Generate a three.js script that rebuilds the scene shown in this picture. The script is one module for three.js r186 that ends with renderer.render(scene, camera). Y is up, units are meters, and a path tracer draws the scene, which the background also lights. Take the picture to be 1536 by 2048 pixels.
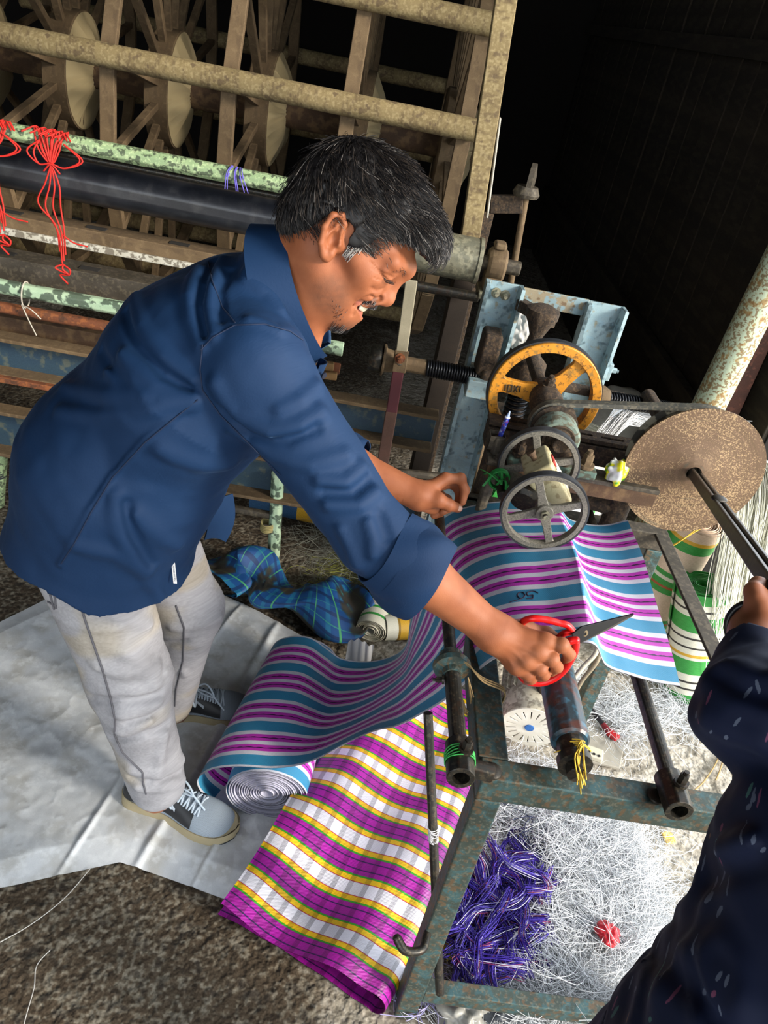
import * as THREE from 'three';
import { mergeGeometries, mergeVertices, toCreasedNormals } from 'three/addons/utils/BufferGeometryUtils.js';
import { RoundedBoxGeometry } from 'three/addons/geometries/RoundedBoxGeometry.js';

// ---------------------------------------------------------------- camera, sky, sun, exposure
const V = (x, y, z) => new THREE.Vector3(x, y, z);
const scene = new THREE.Scene();
const F = 1600, EYE = V(0, 1.65, 0), PITCH = 32, ROLL = 12, YAW = 4.2, RAD = Math.PI / 180;
const camera = new THREE.PerspectiveCamera(2 * Math.atan(1024 / F) / RAD, 1536 / 2048, 0.05, 60);
camera.position.copy(EYE);
camera.rotation.order = 'YXZ';
camera.rotation.set(-PITCH * RAD, -YAW * RAD, ROLL * RAD);
camera.updateMatrixWorld(true);
const renderer = new THREE.WebGLRenderer({ antialias: true });
renderer.toneMapping = THREE.LinearToneMapping;
renderer.toneMappingExposure = 1.12;
renderer.shadowMap.enabled = true;
scene.background = new THREE.Color().setRGB(3.35, 3.6, 3.85);          // bright overcast sky outside the shed
const sun = new THREE.DirectionalLight(new THREE.Color().setRGB(1, 0.91, 0.78), 6.2);
sun.position.set(4.6, 3.0, 1.3); sun.target.position.set(0.2, 0.8, -1.3);
sun.castShadow = true; sun.shadow.radius = 26; sun.shadow.mapSize.set(2048, 2048);
Object.assign(sun.shadow.camera, { left: -5, right: 5, top: 5, bottom: -5, near: 0.1, far: 20 });
scene.add(sun, sun.target);

// ---------------------------------------------------------------- places: a pixel of the photograph and a plane or a distance give a point of the room
const ax = [0, 1, 2].map((i) => V().setFromMatrixColumn(camera.matrixWorld, i));
const ray = (x, y) => ax[2].clone().negate().addScaledVector(ax[0], (x - 768) / F).addScaledVector(ax[1], -(y - 1024) / F);
const at = (x, y, d) => EYE.clone().addScaledVector(ray(x, y), d);
const onY = (x, y, Y = 0) => { const r = ray(x, y); return EYE.clone().addScaledVector(r, (Y - EYE.y) / r.y); };
const onZ = (x, y, Z) => { const r = ray(x, y); return EYE.clone().addScaledVector(r, Z / r.z); };
const onX = (x, y, X) => { const r = ray(x, y); return EYE.clone().addScaledVector(r, X / r.x); };

// ---------------------------------------------------------------- random numbers and noise
function rng(seed) { let a = seed >>> 0; return () => { a = (a + 0x6d2b79f5) >>> 0; let t = Math.imul(a ^ (a >>> 15), 1 | a); t = (t + Math.imul(t ^ (t >>> 7), 61 | t)) ^ t; return ((t ^ (t >>> 14)) >>> 0) / 4294967296; }; }
const hash = (x, y, z) => { let h = Math.imul(x, 374761393) ^ Math.imul(y, 668265263) ^ Math.imul(z, 2147483647 - 1274126177); h = Math.imul(h ^ (h >>> 13), 1274126177); return ((h ^ (h >>> 16)) >>> 0) / 4294967296; };
const sm = (t) => t * t * (3 - 2 * t), clamp = (x, a = 0, b = 1) => (x < a ? a : x > b ? b : x), mixn = (a, b, t) => a + (b - a) * t, step = (a, b, x) => sm(clamp((x - a) / (b - a)));
function tile(u, v, fx, fy, seed) {                                  // value noise, repeats over the unit square
  const x = u * fx, y = v * fy, x0 = Math.floor(x), y0 = Math.floor(y), s = sm(x - x0), t = sm(y - y0), m = (n, f) => ((n % f) + f) % f;
  const a = m(x0, fx), b = m(x0 + 1, fx), c = m(y0, fy), d = m(y0 + 1, fy);
  return mixn(mixn(hash(a, c, seed), hash(b, c, seed), s), mixn(hash(a, d, seed), hash(b, d, seed), s), t);
}
function fbm(u, v, fx, fy, oct, seed) { let s = 0, a = 0.5, n = 0; for (let i = 0; i < oct; i++, a *= 0.5, fx *= 2, fy *= 2) { s += a * tile(u, v, fx, fy, seed + i * 17); n += a; } return s / n; }
function noise3(x, y, z, seed = 0) {
  const x0 = Math.floor(x), y0 = Math.floor(y), z0 = Math.floor(z), s = sm(x - x0), t = sm(y - y0), w = sm(z - z0);
  const h = (i, j, k) => hash(x0 + i, (y0 + j) * 57 + seed, z0 + k);
  return mixn(mixn(mixn(h(0, 0, 0), h(1, 0, 0), s), mixn(h(0, 1, 0), h(1, 1, 0), s), t), mixn(mixn(h(0, 0, 1), h(1, 0, 1), s), mixn(h(0, 1, 1), h(1, 1, 1), s), t), w);
}
function fbm3(x, y, z, oct, seed = 0) { let s = 0, a = 0.5, n = 0, f = 1; for (let i = 0; i < oct; i++, a *= 0.5, f *= 2) { s += a * noise3(x * f, y * f, z * f, seed + i * 13); n += a; } return s / n; }

// ---------------------------------------------------------------- textures and materials
function dataTex(w, h, fn, srgb, rep = [1, 1]) {
  const d = new Uint8Array(w * h * 4);
  for (let y = 0, i = 0; y < h; y++) for (let x = 0; x < w; x++, i += 4) { const c = fn((x + 0.5) / w, (y + 0.5) / h); d[i] = clamp(c[0], 0, 255); d[i + 1] = clamp(c[1], 0, 255); d[i + 2] = clamp(c[2], 0, 255); d[i + 3] = 255; }
  const t = new THREE.DataTexture(d, w, h); t.wrapS = t.wrapT = THREE.RepeatWrapping; t.magFilter = THREE.LinearFilter; t.minFilter = THREE.LinearMipmapLinearFilter; t.generateMipmaps = true;
  if (srgb) t.colorSpace = THREE.SRGBColorSpace;
  t.repeat.set(...rep); t.needsUpdate = true; return t;
}
const hex = (h) => [(h >> 16) & 255, (h >> 8) & 255, h & 255];
const mix3 = (a, b, t) => [mixn(a[0], b[0], t), mixn(a[1], b[1], t), mixn(a[2], b[2], t)];
// paint, rust, dust and grain in layers: base runs between two tones, each layer covers where its noise passes a threshold
function surf(o) {
  const n = o.size || 320, [b0, b1] = o.base.map(hex), L = (o.layers || []).map((l) => ({ ...l, c: hex(l.c) })), f = o.f || 6, fy = o.fy || f;
  const height = o.bump ? new Float32Array(n * n) : null;
  let k = 0;
  const map = dataTex(n, n, (u, v) => {
    let c = mix3(b0, b1, clamp((fbm(u, v, f * 2, fy * 2, 4, o.seed || 1) - 0.5) * (o.con || 1.6) + 0.5)), h = o.bump ? fbm(u, v, o.bf || 24, o.bfy || o.bf || 24, 3, 5) * 0.5 : 0;
    for (const l of L) { const a = step(l.t - 0.02 - (l.s ?? 0.04) * 1.6, l.t + 0.02 + (l.s ?? 0.04) * 1.6, fbm(u, v, Math.round(l.f * 2.6), Math.round((l.fy || l.f) * 2.6), l.oct || 4, l.sd || 3)) * (l.o ?? 0.62); c = mix3(c, l.c, a); h += a * (l.h || 0); }
    const g = (hash(Math.floor(u * n), Math.floor(v * n), 7) - 0.5) * (o.grain ?? 10);
    if (height) height[k++] = h; return [c[0] + g, c[1] + g, c[2] + g];
  }, true, [o.rep || 2, o.rep || 2]);
  const p = { map, roughness: o.rough ?? 0.8, metalness: o.metal ?? 0, name: o.name || '', side: o.side ?? THREE.FrontSide, ...(o.more || {}) };
  if (o.bump) { k = 0; p.bumpMap = dataTex(n, n, () => { const h = clamp(height[k++] * 0.7 + 0.25) * 255; return [h, h, h]; }, false, [o.rep || 2, o.rep || 2]); p.bumpScale = o.bump; }
  return o.phys ? new THREE.MeshPhysicalMaterial(p) : new THREE.MeshStandardMaterial(p);
}
const plain = (c, rough = 0.6, metal = 0, more = {}) => new THREE.MeshStandardMaterial({ color: c, roughness: rough, metalness: metal, ...more });

// ---------------------------------------------------------------- geometry with uv in metres
function planar(g) {                                                  // uv from the two axes a face lies along
  g = g.index ? g.toNonIndexed() : g;
  const p = g.attributes.position, uv = new Float32Array(p.count * 2), a = V(), b = V(), c = V(), n = V();
  for (let i = 0; i < p.count; i += 3) {
    a.fromBufferAttribute(p, i); b.fromBufferAttribute(p, i + 1); c.fromBufferAttribute(p, i + 2); n.copy(b).sub(a).cross(c.clone().sub(a));
    const x = Math.abs(n.x), y = Math.abs(n.y), z = Math.abs(n.z), k = x > y && x > z ? 0 : y > z ? 1 : 2;
    [a, b, c].forEach((q, j) => { uv[(i + j) * 2] = k === 0 ? q.z : q.x; uv[(i + j) * 2 + 1] = k === 1 ? q.z : q.y; });
  }
  g.setAttribute('uv', new THREE.BufferAttribute(uv, 2)); return g;
}
const tidy = (g) => { for (const k of Object.keys(g.attributes)) if (!['position', 'normal', 'uv', 'color'].includes(k)) g.deleteAttribute(k); return g.index ? g.toNonIndexed() : g; };
const join = (...gs) => { const l = gs.flat().map(tidy), c = l.some((g) => g.attributes.color); if (c) for (const g of l) if (!g.attributes.color) g.setAttribute('color', new THREE.BufferAttribute(new Float32Array(g.attributes.position.count * 3).fill(1), 3)); return mergeGeometries(l); };
const box = (w, h, d, r = 0.003) => planar(new RoundedBoxGeometry(w, h, d, 1, Math.min(r, w / 2.1, h / 2.1, d / 2.1)));
const basis = (dir, up = V(0, 1, 0)) => { const z = dir.clone().normalize(), x = V().crossVectors(Math.abs(up.clone().normalize().dot(z)) > 0.98 ? V(1, 0, 0.01) : up, z).normalize(); return new THREE.Matrix4().makeBasis(x, V().crossVectors(z, x), z); };
const place = (g, m, p) => { g.applyMatrix4(m); if (p) g.translate(p.x, p.y, p.z); return g; };
const beam = (a, b, w, h, up, r) => place(box(w, h, a.distanceTo(b), r), basis(b.clone().sub(a), up), a.clone().add(b).multiplyScalar(0.5));   // w across, h along up
function lathe(a, dir, prof, seg = 24) {                              // prof: [distance along dir, radius]
  const g = new THREE.LatheGeometry(prof.map(([t, r]) => new THREE.Vector2(Math.max(r, 1e-5), t)), seg), uv = g.attributes.uv, rm = Math.max(...prof.map((q) => q[1]));
  let s = 0; const len = prof.map((q, i) => (s += i ? Math.hypot(q[0] - prof[i - 1][0], q[1] - prof[i - 1][1]) : 0));
  for (let i = 0; i < uv.count; i++) uv.setXY(i, uv.getX(i) * 6.283 * rm, len[i % prof.length]);
  const m = basis(dir), c = new THREE.Matrix4().makeRotationX(Math.PI / 2);
  return place(toCreasedNormals(g.applyMatrix4(c), 0.7), m, a);
}
function rod(a, b, r, seg = 20, r2 = r) { const L = a.distanceTo(b), c = Math.min(0.12 * r, L / 4); return lathe(a, b.clone().sub(a), [[0, 0], [0, r - c], [c, r], [L - c, r2], [L, r2 - c], [L, 0]], seg); }
function pipe(a, b, r, ri, seg = 24) { const L = a.distanceTo(b); return lathe(a, b.clone().sub(a), [[0, ri], [0, r - 0.001], [0.001, r], [L - 0.001, r], [L, r - 0.001], [L, ri], [0, ri]], seg); }
function tube(pts, r, seg = 0, rs = 6, closed = false) {
  const c = new THREE.CatmullRomCurve3(pts, closed), g = new THREE.TubeGeometry(c, seg || pts.length * 5, r, rs, closed), uv = g.attributes.uv, L = c.getLength();
  for (let i = 0; i < uv.count; i++) uv.setXY(i, uv.getX(i) * L, uv.getY(i) * r * 6.28);
  if (closed) return g;
  const ends = [0, 1].map((t) => place(new THREE.SphereGeometry(r, rs, 4), new THREE.Matrix4(), c.getPoint(t)));
  return join(g, ends);
}
// a cloth or sheet of some thickness over f(u, v); uv given by g(u, v)
function sheet(f, nu, nv, th, guv = (u, v) => [u, v], col) {
  const P = [], N = [], e = 1e-3;
  for (let j = 0; j <= nv; j++) for (let i = 0; i <= nu; i++) {
    const u = i / nu, v = j / nv, u0 = Math.max(0, u - e), u1 = Math.min(1, u + e), v0 = Math.max(0, v - e), v1 = Math.min(1, v + e);
    P.push(f(u, v)); N.push(f(u1, v).sub(f(u0, v)).cross(f(u, v1).sub(f(u, v0))).normalize());
  }
  const pos = [], nor = [], uv = [], idx = [], W = nu + 1, A = W * (nv + 1), cl = [];
  for (const s of [0.5, -0.5]) for (let k = 0; k < A; k++) {
    const p = P[k], n = N[k], q = guv((k % W) / nu, Math.floor(k / W) / nv, s); pos.push(p.x + n.x * th * s, p.y + n.y * th * s, p.z + n.z * th * s); nor.push(n.x * Math.sign(s), n.y * Math.sign(s), n.z * Math.sign(s)); uv.push(...q);
    if (col) cl.push(...col((k % W) / nu, Math.floor(k / W) / nv));
  }
  for (let j = 0; j < nv; j++) for (let i = 0; i < nu; i++) { const a = j * W + i, b = a + 1, c = a + W, d = c + 1; idx.push(a, b, d, a, d, c, a + A, d + A, b + A, a + A, c + A, d + A); }
  const edge = (a, b) => idx.push(a, a + A, b + A, a, b + A, b);
  for (let i = 0; i < nu; i++) { edge(i, i + 1); edge(nv * W + i + 1, nv * W + i); }
  for (let j = 0; j < nv; j++) { edge((j + 1) * W, j * W); edge(j * W + nu, (j + 1) * W + nu); }
  const g = new THREE.BufferGeometry(); g.setAttribute('position', new THREE.Float32BufferAttribute(pos, 3)); g.setAttribute('normal', new THREE.Float32BufferAttribute(nor, 3)); g.setAttribute('uv', new THREE.Float32BufferAttribute(uv, 2));
  if (col) g.setAttribute('color', new THREE.Float32BufferAttribute(cl, 3));
  g.setIndex(idx); return g;
}
const polyline = (pts) => { const L = [0]; pts.slice(1).forEach((p, i) => L.push(L[i] + p.distanceTo(pts[i]))); return (t) => { const s = clamp(t) * L[L.length - 1]; let i = 0; while (i < pts.length - 2 && L[i + 1] < s) i++; return pts[i].clone().lerp(pts[i + 1], (s - L[i]) / (L[i + 1] - L[i])); }; };
const curve = (pts) => { const c = new THREE.CatmullRomCurve3(pts, false, 'centripetal'); c.arcLengthDivisions = 400; return (t) => c.getPointAt(clamp(t)); };
const extr = (shape, depth, bevel = 0.002, seg = 10) => planar(new THREE.ExtrudeGeometry(shape, { depth, bevelEnabled: bevel > 0, bevelThickness: bevel, bevelSize: bevel, bevelSegments: 1, curveSegments: seg }));
// a crumpled lump: a ball whose points move in and out with noise, smooth over its folds
function lump(r, detail, fn) { const g = mergeVertices(new THREE.IcosahedronGeometry(r, detail).deleteAttribute('uv').deleteAttribute('normal'), 1e-5), p = g.attributes.position, v = V(); for (let i = 0; i < p.count; i++) { fn(v.fromBufferAttribute(p, i)); p.setXYZ(i, v.x, v.y, v.z); } g.computeVertexNormals(); return g; }
const bolt = (p, dir, r, h) => join(lathe(p, dir, [[0, 0], [0, r * 1.5], [h * 0.25, r * 1.5], [h * 0.25, 0]], 16), lathe(p.clone().addScaledVector(dir, h * 0.25), dir, [[0, 0], [0, r], [h * 0.6, r], [h * 0.75, r * 0.85], [h * 0.75, 0]], 6), lathe(p.clone().addScaledVector(dir, h * 0.9), dir, [[0, 0], [0, r * 0.55], [h * 0.4, r * 0.55], [h * 0.45, 0]], 12));

// ---------------------------------------------------------------- things, parts, setting
const used = {};
const numbered = (n) => { const k = used[n] = (used[n] ?? -1) + 1; return k ? n + '_' + String(k).padStart(3, '0') : n; };
const things = [];
function thing(name, label, category, group) { const o = new THREE.Group(); o.name = numbered(name); o.userData = { label, category }; if (group) o.userData.group = group; scene.add(o); things.push(o); return o; }
function part(parent, name, geo, mat, label) { const m = new THREE.Mesh(geo, mat); const n = parent.children.filter((c) => c.userData.kindName === name).length; m.name = n ? name + '_' + String(n).padStart(3, '0') : name; m.userData.kindName = name; if (label) m.userData.label = label; m.castShadow = m.receiveShadow = true; parent.add(m); return m; }
function one(name, label, category, geo, mat, group, kind) { const m = new THREE.Mesh(geo, mat); m.name = numbered(name); m.userData = { label, category }; if (group) m.userData.group = group; if (kind) m.userData.kind = kind; m.castShadow = m.receiveShadow = true; scene.add(m); things.push(m); return m; }
function struct(name, geo, mat) { const m = new THREE.Mesh(geo, mat); m.name = name; m.userData = { kind: 'structure' }; m.castShadow = m.receiveShadow = true; scene.add(m); return m; }
// ---------------------------------------------------------------- materials shared by the place
const M = {
  dustWood: surf({ name: 'dusty painted wood', base: [0x64523a, 0x4e3e29], f: 3, fy: 3, layers: [{ c: 0x4c3c2a, f: 5, fy: 20, t: 0.66, s: 0.08 }, { c: 0x726046, f: 14, t: 0.66, s: 0.08, o: 0.6, sd: 9 }], bump: 0.0008, rough: 0.85, rep: 2.3 }),
  brownWood: surf({ name: 'brown dusty wood', base: [0x4a3523, 0x38281a], f: 3, fy: 4, layers: [{ c: 0x6c563a, f: 9, t: 0.6, s: 0.1, o: 0.7 }], bump: 0.0006, rough: 0.88, rep: 2 }),
  dustSteel: surf({ name: 'dusty steel', base: [0x48423a, 0x38332a], f: 5, layers: [{ c: 0x3b352c, f: 7, t: 0.62 }, { c: 0x857a64, f: 18, t: 0.6, s: 0.09, o: 0.35, sd: 8 }], bump: 0.0006, rough: 0.7, metal: 0.3, rep: 3 }),
  slat: surf({ name: 'dusty slat', base: [0x83734f, 0x695a3c], f: 4, layers: [{ c: 0x55462f, f: 4, fy: 14, t: 0.64, s: 0.06 }, { c: 0xb3a57e, f: 30, t: 0.58, s: 0.08, sd: 5, o: 0.35 }, { c: 0x4a3b2a, f: 10, t: 0.72, sd: 12 }], bump: 0.001, rough: 0.85, rep: 2.2 }),
  blackRoll: surf({ name: 'black rubber roller', base: [0x17191f, 0x24262c], f: 5, layers: [{ c: 0x3a3a3c, f: 6, t: 0.63, s: 0.1, o: 0.6 }], rough: 0.33, bump: 0.0003, rep: 2 }),
  galv: surf({ name: 'worn galvanised drum', base: [0x7d7a66, 0x67675a], f: 6, layers: [{ c: 0x9a967e, f: 14, t: 0.58 }, { c: 0x4d4a3d, f: 9, t: 0.66, sd: 6 }], rough: 0.55, metal: 0.35, bump: 0.0004, rep: 3 }),
  greenChip: surf({ name: 'chipped pale green paint', base: [0x90a57c, 0x7d956e], f: 5, layers: [{ c: 0x22281f, f: 10, t: 0.55, s: 0.02, oct: 5, h: -0.5 }, { c: 0xb7c79a, f: 22, t: 0.62, s: 0.03, sd: 4 }], rough: 0.6, bump: 0.0007, rep: 4, grain: 14 }),
  greenWhite: surf({ name: 'flaking mint paint', base: [0x93ad92, 0xa9bda0], f: 4, layers: [{ c: 0x1d2620, f: 7, t: 0.54, s: 0.015, oct: 5 }], rough: 0.55, bump: 0.0006, rep: 3 }),
  rustRod: surf({ name: 'rusty rod', base: [0x6b3a1e, 0x52301c], f: 5, layers: [{ c: 0x8a5228, f: 14, t: 0.6 }, { c: 0x2e1c12, f: 9, t: 0.64, sd: 6 }], rough: 0.8, bump: 0.0005, rep: 3 }),
  blueSteel: surf({ name: 'pale blue machine paint', base: [0x93a6ab, 0x80979e], f: 3, layers: [{ c: 0x3a4c52, f: 8, t: 0.68, s: 0.06, o: 0.7 }, { c: 0x8b7a5c, f: 11, t: 0.72, s: 0.03, sd: 6 }, { c: 0x86a4b2, f: 16, t: 0.66, s: 0.05, sd: 9 }], rough: 0.42, bump: 0.0003, rep: 2.5 }),
  rustBlue: surf({ name: 'blue paint worn to rust', base: [0x7c949b, 0x6a8188], f: 4, layers: [{ c: 0x8a6a42, f: 6, t: 0.53, s: 0.03, oct: 5 }, { c: 0x543c26, f: 12, t: 0.64, sd: 8 }], rough: 0.6, bump: 0.0005, rep: 3 }),
  tablePaint: surf({ name: 'teal table paint worn to brown', base: [0x3f4a44, 0x2f3833], f: 4, layers: [{ c: 0x35606a, f: 9, t: 0.57, s: 0.07, oct: 5, o: 0.6 }, { c: 0x6a4a30, f: 12, t: 0.6, s: 0.03, sd: 8, oct: 5 }, { c: 0x6d6a5c, f: 24, t: 0.66, s: 0.04, sd: 12 }], rough: 0.55, metal: 0.25, bump: 0.0006, rep: 4 }),
  darkSteel: surf({ name: 'dark oily steel', base: [0x23221f, 0x34322d], f: 6, layers: [{ c: 0x5a5040, f: 16, t: 0.64 }, { c: 0x3a2a20, f: 8, t: 0.66, sd: 5 }], rough: 0.42, metal: 0.5, bump: 0.0003, rep: 5 }),
  rollerBlue: surf({ name: 'blue roller with red worn patches', base: [0x33414a, 0x2a3840], f: 5, layers: [{ c: 0x3d6f88, f: 9, t: 0.58, s: 0.04, oct: 5 }, { c: 0x6e3526, f: 5, t: 0.6, s: 0.08, sd: 9, oct: 5, o: 0.7 }], rough: 0.4, metal: 0.3, bump: 0.0004, rep: 4 }),
  grime: surf({ name: 'oily grime on iron', base: [0x3d3023, 0x2b2119], f: 8, layers: [{ c: 0x5f4c35, f: 20, t: 0.58, s: 0.06 }, { c: 0x171310, f: 10, t: 0.63, sd: 6 }], rough: 0.9, bump: 0.002, bf: 40, rep: 5 }),
  springBlack: plain(0x14161b, 0.28, 0.6),
  castGrey: surf({ name: 'cast grey wheel', base: [0x77736a, 0x68655d], f: 12, layers: [{ c: 0x8f8b7d, f: 40, t: 0.6 }, { c: 0x4b4943, f: 30, t: 0.66, sd: 6 }], rough: 0.5, metal: 0.45, bump: 0.0006, bf: 60, rep: 6 }),
  rubber: plain(0x23262b, 0.55),
  yellow: surf({ name: 'chipped orange yellow paint', base: [0xc98620, 0xb97a1c], f: 5, layers: [{ c: 0x53371a, f: 12, t: 0.67, s: 0.02, oct: 5 }, { c: 0x6c5a3c, f: 7, t: 0.66, s: 0.06, sd: 7 }], rough: 0.5, bump: 0.0004, rep: 6 }),
  rustPipe: surf({ name: 'mint pipe spotted with rust', base: [0xa5b29a, 0xb5bea2], f: 4, layers: [{ c: 0x5b3819, f: 22, t: 0.575, s: 0.03, oct: 3 }, { c: 0x8a5f2c, f: 9, t: 0.67, s: 0.05, sd: 8, o: 0.7 }], rough: 0.65, bump: 0.0008, rep: 3 }),
  redIron: surf({ name: 'red oxide post', base: [0x4a2a20, 0x3a221b], f: 6, layers: [{ c: 0x6b4030, f: 14, t: 0.64 }], rough: 0.85, rep: 2 }),
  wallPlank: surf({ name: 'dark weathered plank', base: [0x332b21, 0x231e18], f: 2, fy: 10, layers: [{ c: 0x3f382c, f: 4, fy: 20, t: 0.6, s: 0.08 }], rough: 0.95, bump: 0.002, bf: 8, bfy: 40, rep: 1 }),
  oldWood: surf({ name: 'old dark wood', base: [0x2e241b, 0x241c15], f: 3, fy: 8, rough: 0.9, rep: 2 }),
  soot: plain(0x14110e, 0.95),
};

// ---------------------------------------------------------------- floor, walls, roof
{
  const n = 1536, S = 3.2, light = hex(0xa8a195), grey = hex(0x827b6d), brown = hex(0x3f3324), dark = hex(0x2b231a);
  const map = dataTex(n, n, (u, v) => {
    const peb = fbm(u, v, 470, 470, 2, 11), mid = fbm(u, v, 170, 170, 2, 4), big = fbm(u, v, 12, 12, 4, 2), x = u * S - 1.6;
    const clean = step(-0.1, 0.12, (x > 1.5 ? 0.3 : x < -1.5 ? -0.3 : x * 0.6 - 0.1) + (big - 0.5) * 0.6);       // the trodden concrete under the table is bare, the rest carries brown earth
    let c = mix3(brown, hex(0x746d5f), step(0.4, 0.62, peb * 0.5 + mid * 0.3 + big * 0.2)); c = mix3(c, dark, step(0.55, 0.78, mid * 0.5 + fbm(u, v, 300, 300, 2, 21) * 0.5) * 0.9);
    let d = mix3(light, grey, step(0.3, 0.7, mid * 0.5 + big * 0.5)); d = mix3(d, hex(0xbdb6a9), step(0.5, 0.75, peb) * 0.6); d = mix3(d, hex(0x5d5649), step(0.6, 0.76, fbm(u, v, 120, 120, 2, 8)) * 0.6);
    c = mix3(c, d, clean); const g = (hash((u * n) | 0, (v * n) | 0, 3) - 0.5) * 22; return [c[0] + g, c[1] + g, c[2] + g];
  }, true, [1 / S, 1 / S]); map.offset.set(0.5, 0.5);
  const bump = dataTex(1024, 1024, (u, v) => { const h = (fbm(u, v, 110, 110, 3, 11) * 0.6 + fbm(u, v, 30, 30, 3, 5) * 0.5) * 230; return [h, h, h]; }, false, [0.7, 0.7]);
  const ground = new THREE.PlaneGeometry(5.6, 10.2, 220, 400); ground.rotateX(-Math.PI / 2); ground.translate(-1.38, 0, -2.45);
  const p = ground.attributes.position, uv = ground.attributes.uv;
  for (let i = 0; i < p.count; i++) { const x = p.getX(i), z = p.getZ(i); p.setY(i, (fbm3(x * 9, 0, z * 9, 3, 4) - 0.5) * 0.006 * (x < 0.3 ? 1 : 0.4) - 0.003); uv.setXY(i, x, -z); }
  const slab = box(5.7, 0.2, 10.3, 0.001); slab.translate(-1.38, -0.112, -2.45); ground.computeVertexNormals();
  struct('floor', join(ground, slab), new THREE.MeshStandardMaterial({ map, bumpMap: bump, bumpScale: 0.014, roughness: 0.95, name: 'rough concrete with earth' }));
  const yard = box(22, 0.2, 16, 0.001); yard.translate(3, -0.215, 2);
  struct('ground_outside', yard, surf({ name: 'pale yard', base: [0xc4bba6, 0xb5aa95], f: 4, rough: 0.95, rep: 0.5 }));
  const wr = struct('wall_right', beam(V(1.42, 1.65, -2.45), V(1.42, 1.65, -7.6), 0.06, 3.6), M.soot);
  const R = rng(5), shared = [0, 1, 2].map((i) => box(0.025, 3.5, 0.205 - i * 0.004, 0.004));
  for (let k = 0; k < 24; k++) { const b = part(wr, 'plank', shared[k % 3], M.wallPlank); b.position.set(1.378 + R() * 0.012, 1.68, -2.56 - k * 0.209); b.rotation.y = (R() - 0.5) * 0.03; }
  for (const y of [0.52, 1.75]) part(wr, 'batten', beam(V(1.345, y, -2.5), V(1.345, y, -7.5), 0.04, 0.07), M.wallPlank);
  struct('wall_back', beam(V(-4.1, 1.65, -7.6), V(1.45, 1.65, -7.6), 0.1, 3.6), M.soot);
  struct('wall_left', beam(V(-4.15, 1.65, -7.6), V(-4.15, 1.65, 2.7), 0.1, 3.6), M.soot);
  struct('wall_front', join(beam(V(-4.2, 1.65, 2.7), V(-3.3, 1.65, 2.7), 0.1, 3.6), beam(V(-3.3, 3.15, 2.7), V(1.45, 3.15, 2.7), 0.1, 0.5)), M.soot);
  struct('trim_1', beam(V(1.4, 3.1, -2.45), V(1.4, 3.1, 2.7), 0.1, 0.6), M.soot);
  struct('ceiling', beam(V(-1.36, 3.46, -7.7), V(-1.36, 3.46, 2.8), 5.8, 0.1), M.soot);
}
{ // door post of the opening: a rust-spotted pipe against a red iron post
  const a = onZ(1408, 830, -2.42), b = onZ(1536, 572, -2.42), d = b.clone().sub(a), lo = a.clone().addScaledVector(d, -a.y / d.y), hi = a.clone().addScaledVector(d, (3.0 - a.y) / d.y);
  one('door_pipe', 'mint green pipe spotted with rust standing at the edge of the opening', 'pipe', rod(lo, hi, 0.052, 24), M.rustPipe);
  one('door_post', 'dark red oxide iron post right behind the rust-spotted pipe', 'post', beam(V(1.29, 0, -2.6), V(1.29, 3.0, -2.6), 0.07, 0.06, V(0, 0, 1)), M.redIron);
}
// ---------------------------------------------------------------- warping drum behind the man
{
  const AX = 1.19, AZ = -3.7, RR = 0.785, t = thing('warping_drum', 'large dusty wooden warping drum with spoked wheels and long slats behind the man', 'loom drum');
  const hubs = [-1.75, -1.36, -0.965, -0.57, -0.175, 0.215], N = 16, ang = (k) => (k + 0.5) * 2 * Math.PI / N, rim = (x, k, r = RR) => V(x, AX + r * Math.sin(ang(k)), AZ + r * Math.cos(ang(k)));
  part(t, 'axle', rod(V(-1.95, AX, AZ), V(0.42, AX, AZ), 0.055), M.brownWood);
  const plastic = new THREE.MeshPhysicalMaterial({ color: 0xb3a27c, roughness: 0.4, transmission: 0.25, thickness: 0, name: 'dusty plastic wrap' });
  const spokeG = beam(V(0, 0.16, 0), V(0, RR - 0.02, 0), 0.026, 0.03, V(1, 0, 0)), rimG = beam(rim(0, 0), rim(0, 1), 0.028, 0.05, V(1, 0, 0));
  hubs.forEach((x, i) => {
    const R = rng(40 + i);
    part(t, 'hub', lathe(V(x - 0.045, AX, AZ), V(1, 0, 0), [[0, 0.05], [0, 0.215], [0.004, 0.22], [0.09, 0.22], [0.094, 0.215], [0.094, 0.05]], 40), M.dustWood);
    const pl = [], n = 60; for (let j = 0; j <= n; j++) pl.push(R());
    part(t, 'plastic_wrap', sheet((u, v) => { const a = u * 6.2832, r = 0.215 - 0.165 * v, w = (pl[Math.round(u * n) % n] - 0.5) * 0.05 * Math.sin(Math.PI * v); return V(x + 0.05 + 0.05 * v + w, AX + r * Math.sin(a + w * 2), AZ + r * Math.cos(a + w * 2)); }, 60, 10, 0.0015), plastic);
    for (let k = 0; k < N; k++) {
      const s = part(t, 'spoke', spokeG, M.dustWood); s.position.set(x, AX, AZ); s.rotation.x = Math.PI / 2 - ang(k);
      const r = part(t, 'rim_bar', rimG, M.dustWood); r.position.set(x, AX, AZ); r.rotation.x = -k * 2 * Math.PI / N;
    }
  });
  // the rim bar is built in place, then brought to the axle it turns about
  rimG.translate(0, -AX, -AZ);
  for (let k = 0; k < N; k++) part(t, 'slat', rod(rim(-1.9, k, RR + 0.04), rim(Math.sin(ang(k)) < -0.1 && Math.cos(ang(k)) > 0 ? -0.12 : k % 3 === 1 ? 0.262 : 0.25, k, RR + 0.04), k % 16 === 15 ? 0.012 : 0.036, 18), M.slat);
}
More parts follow.
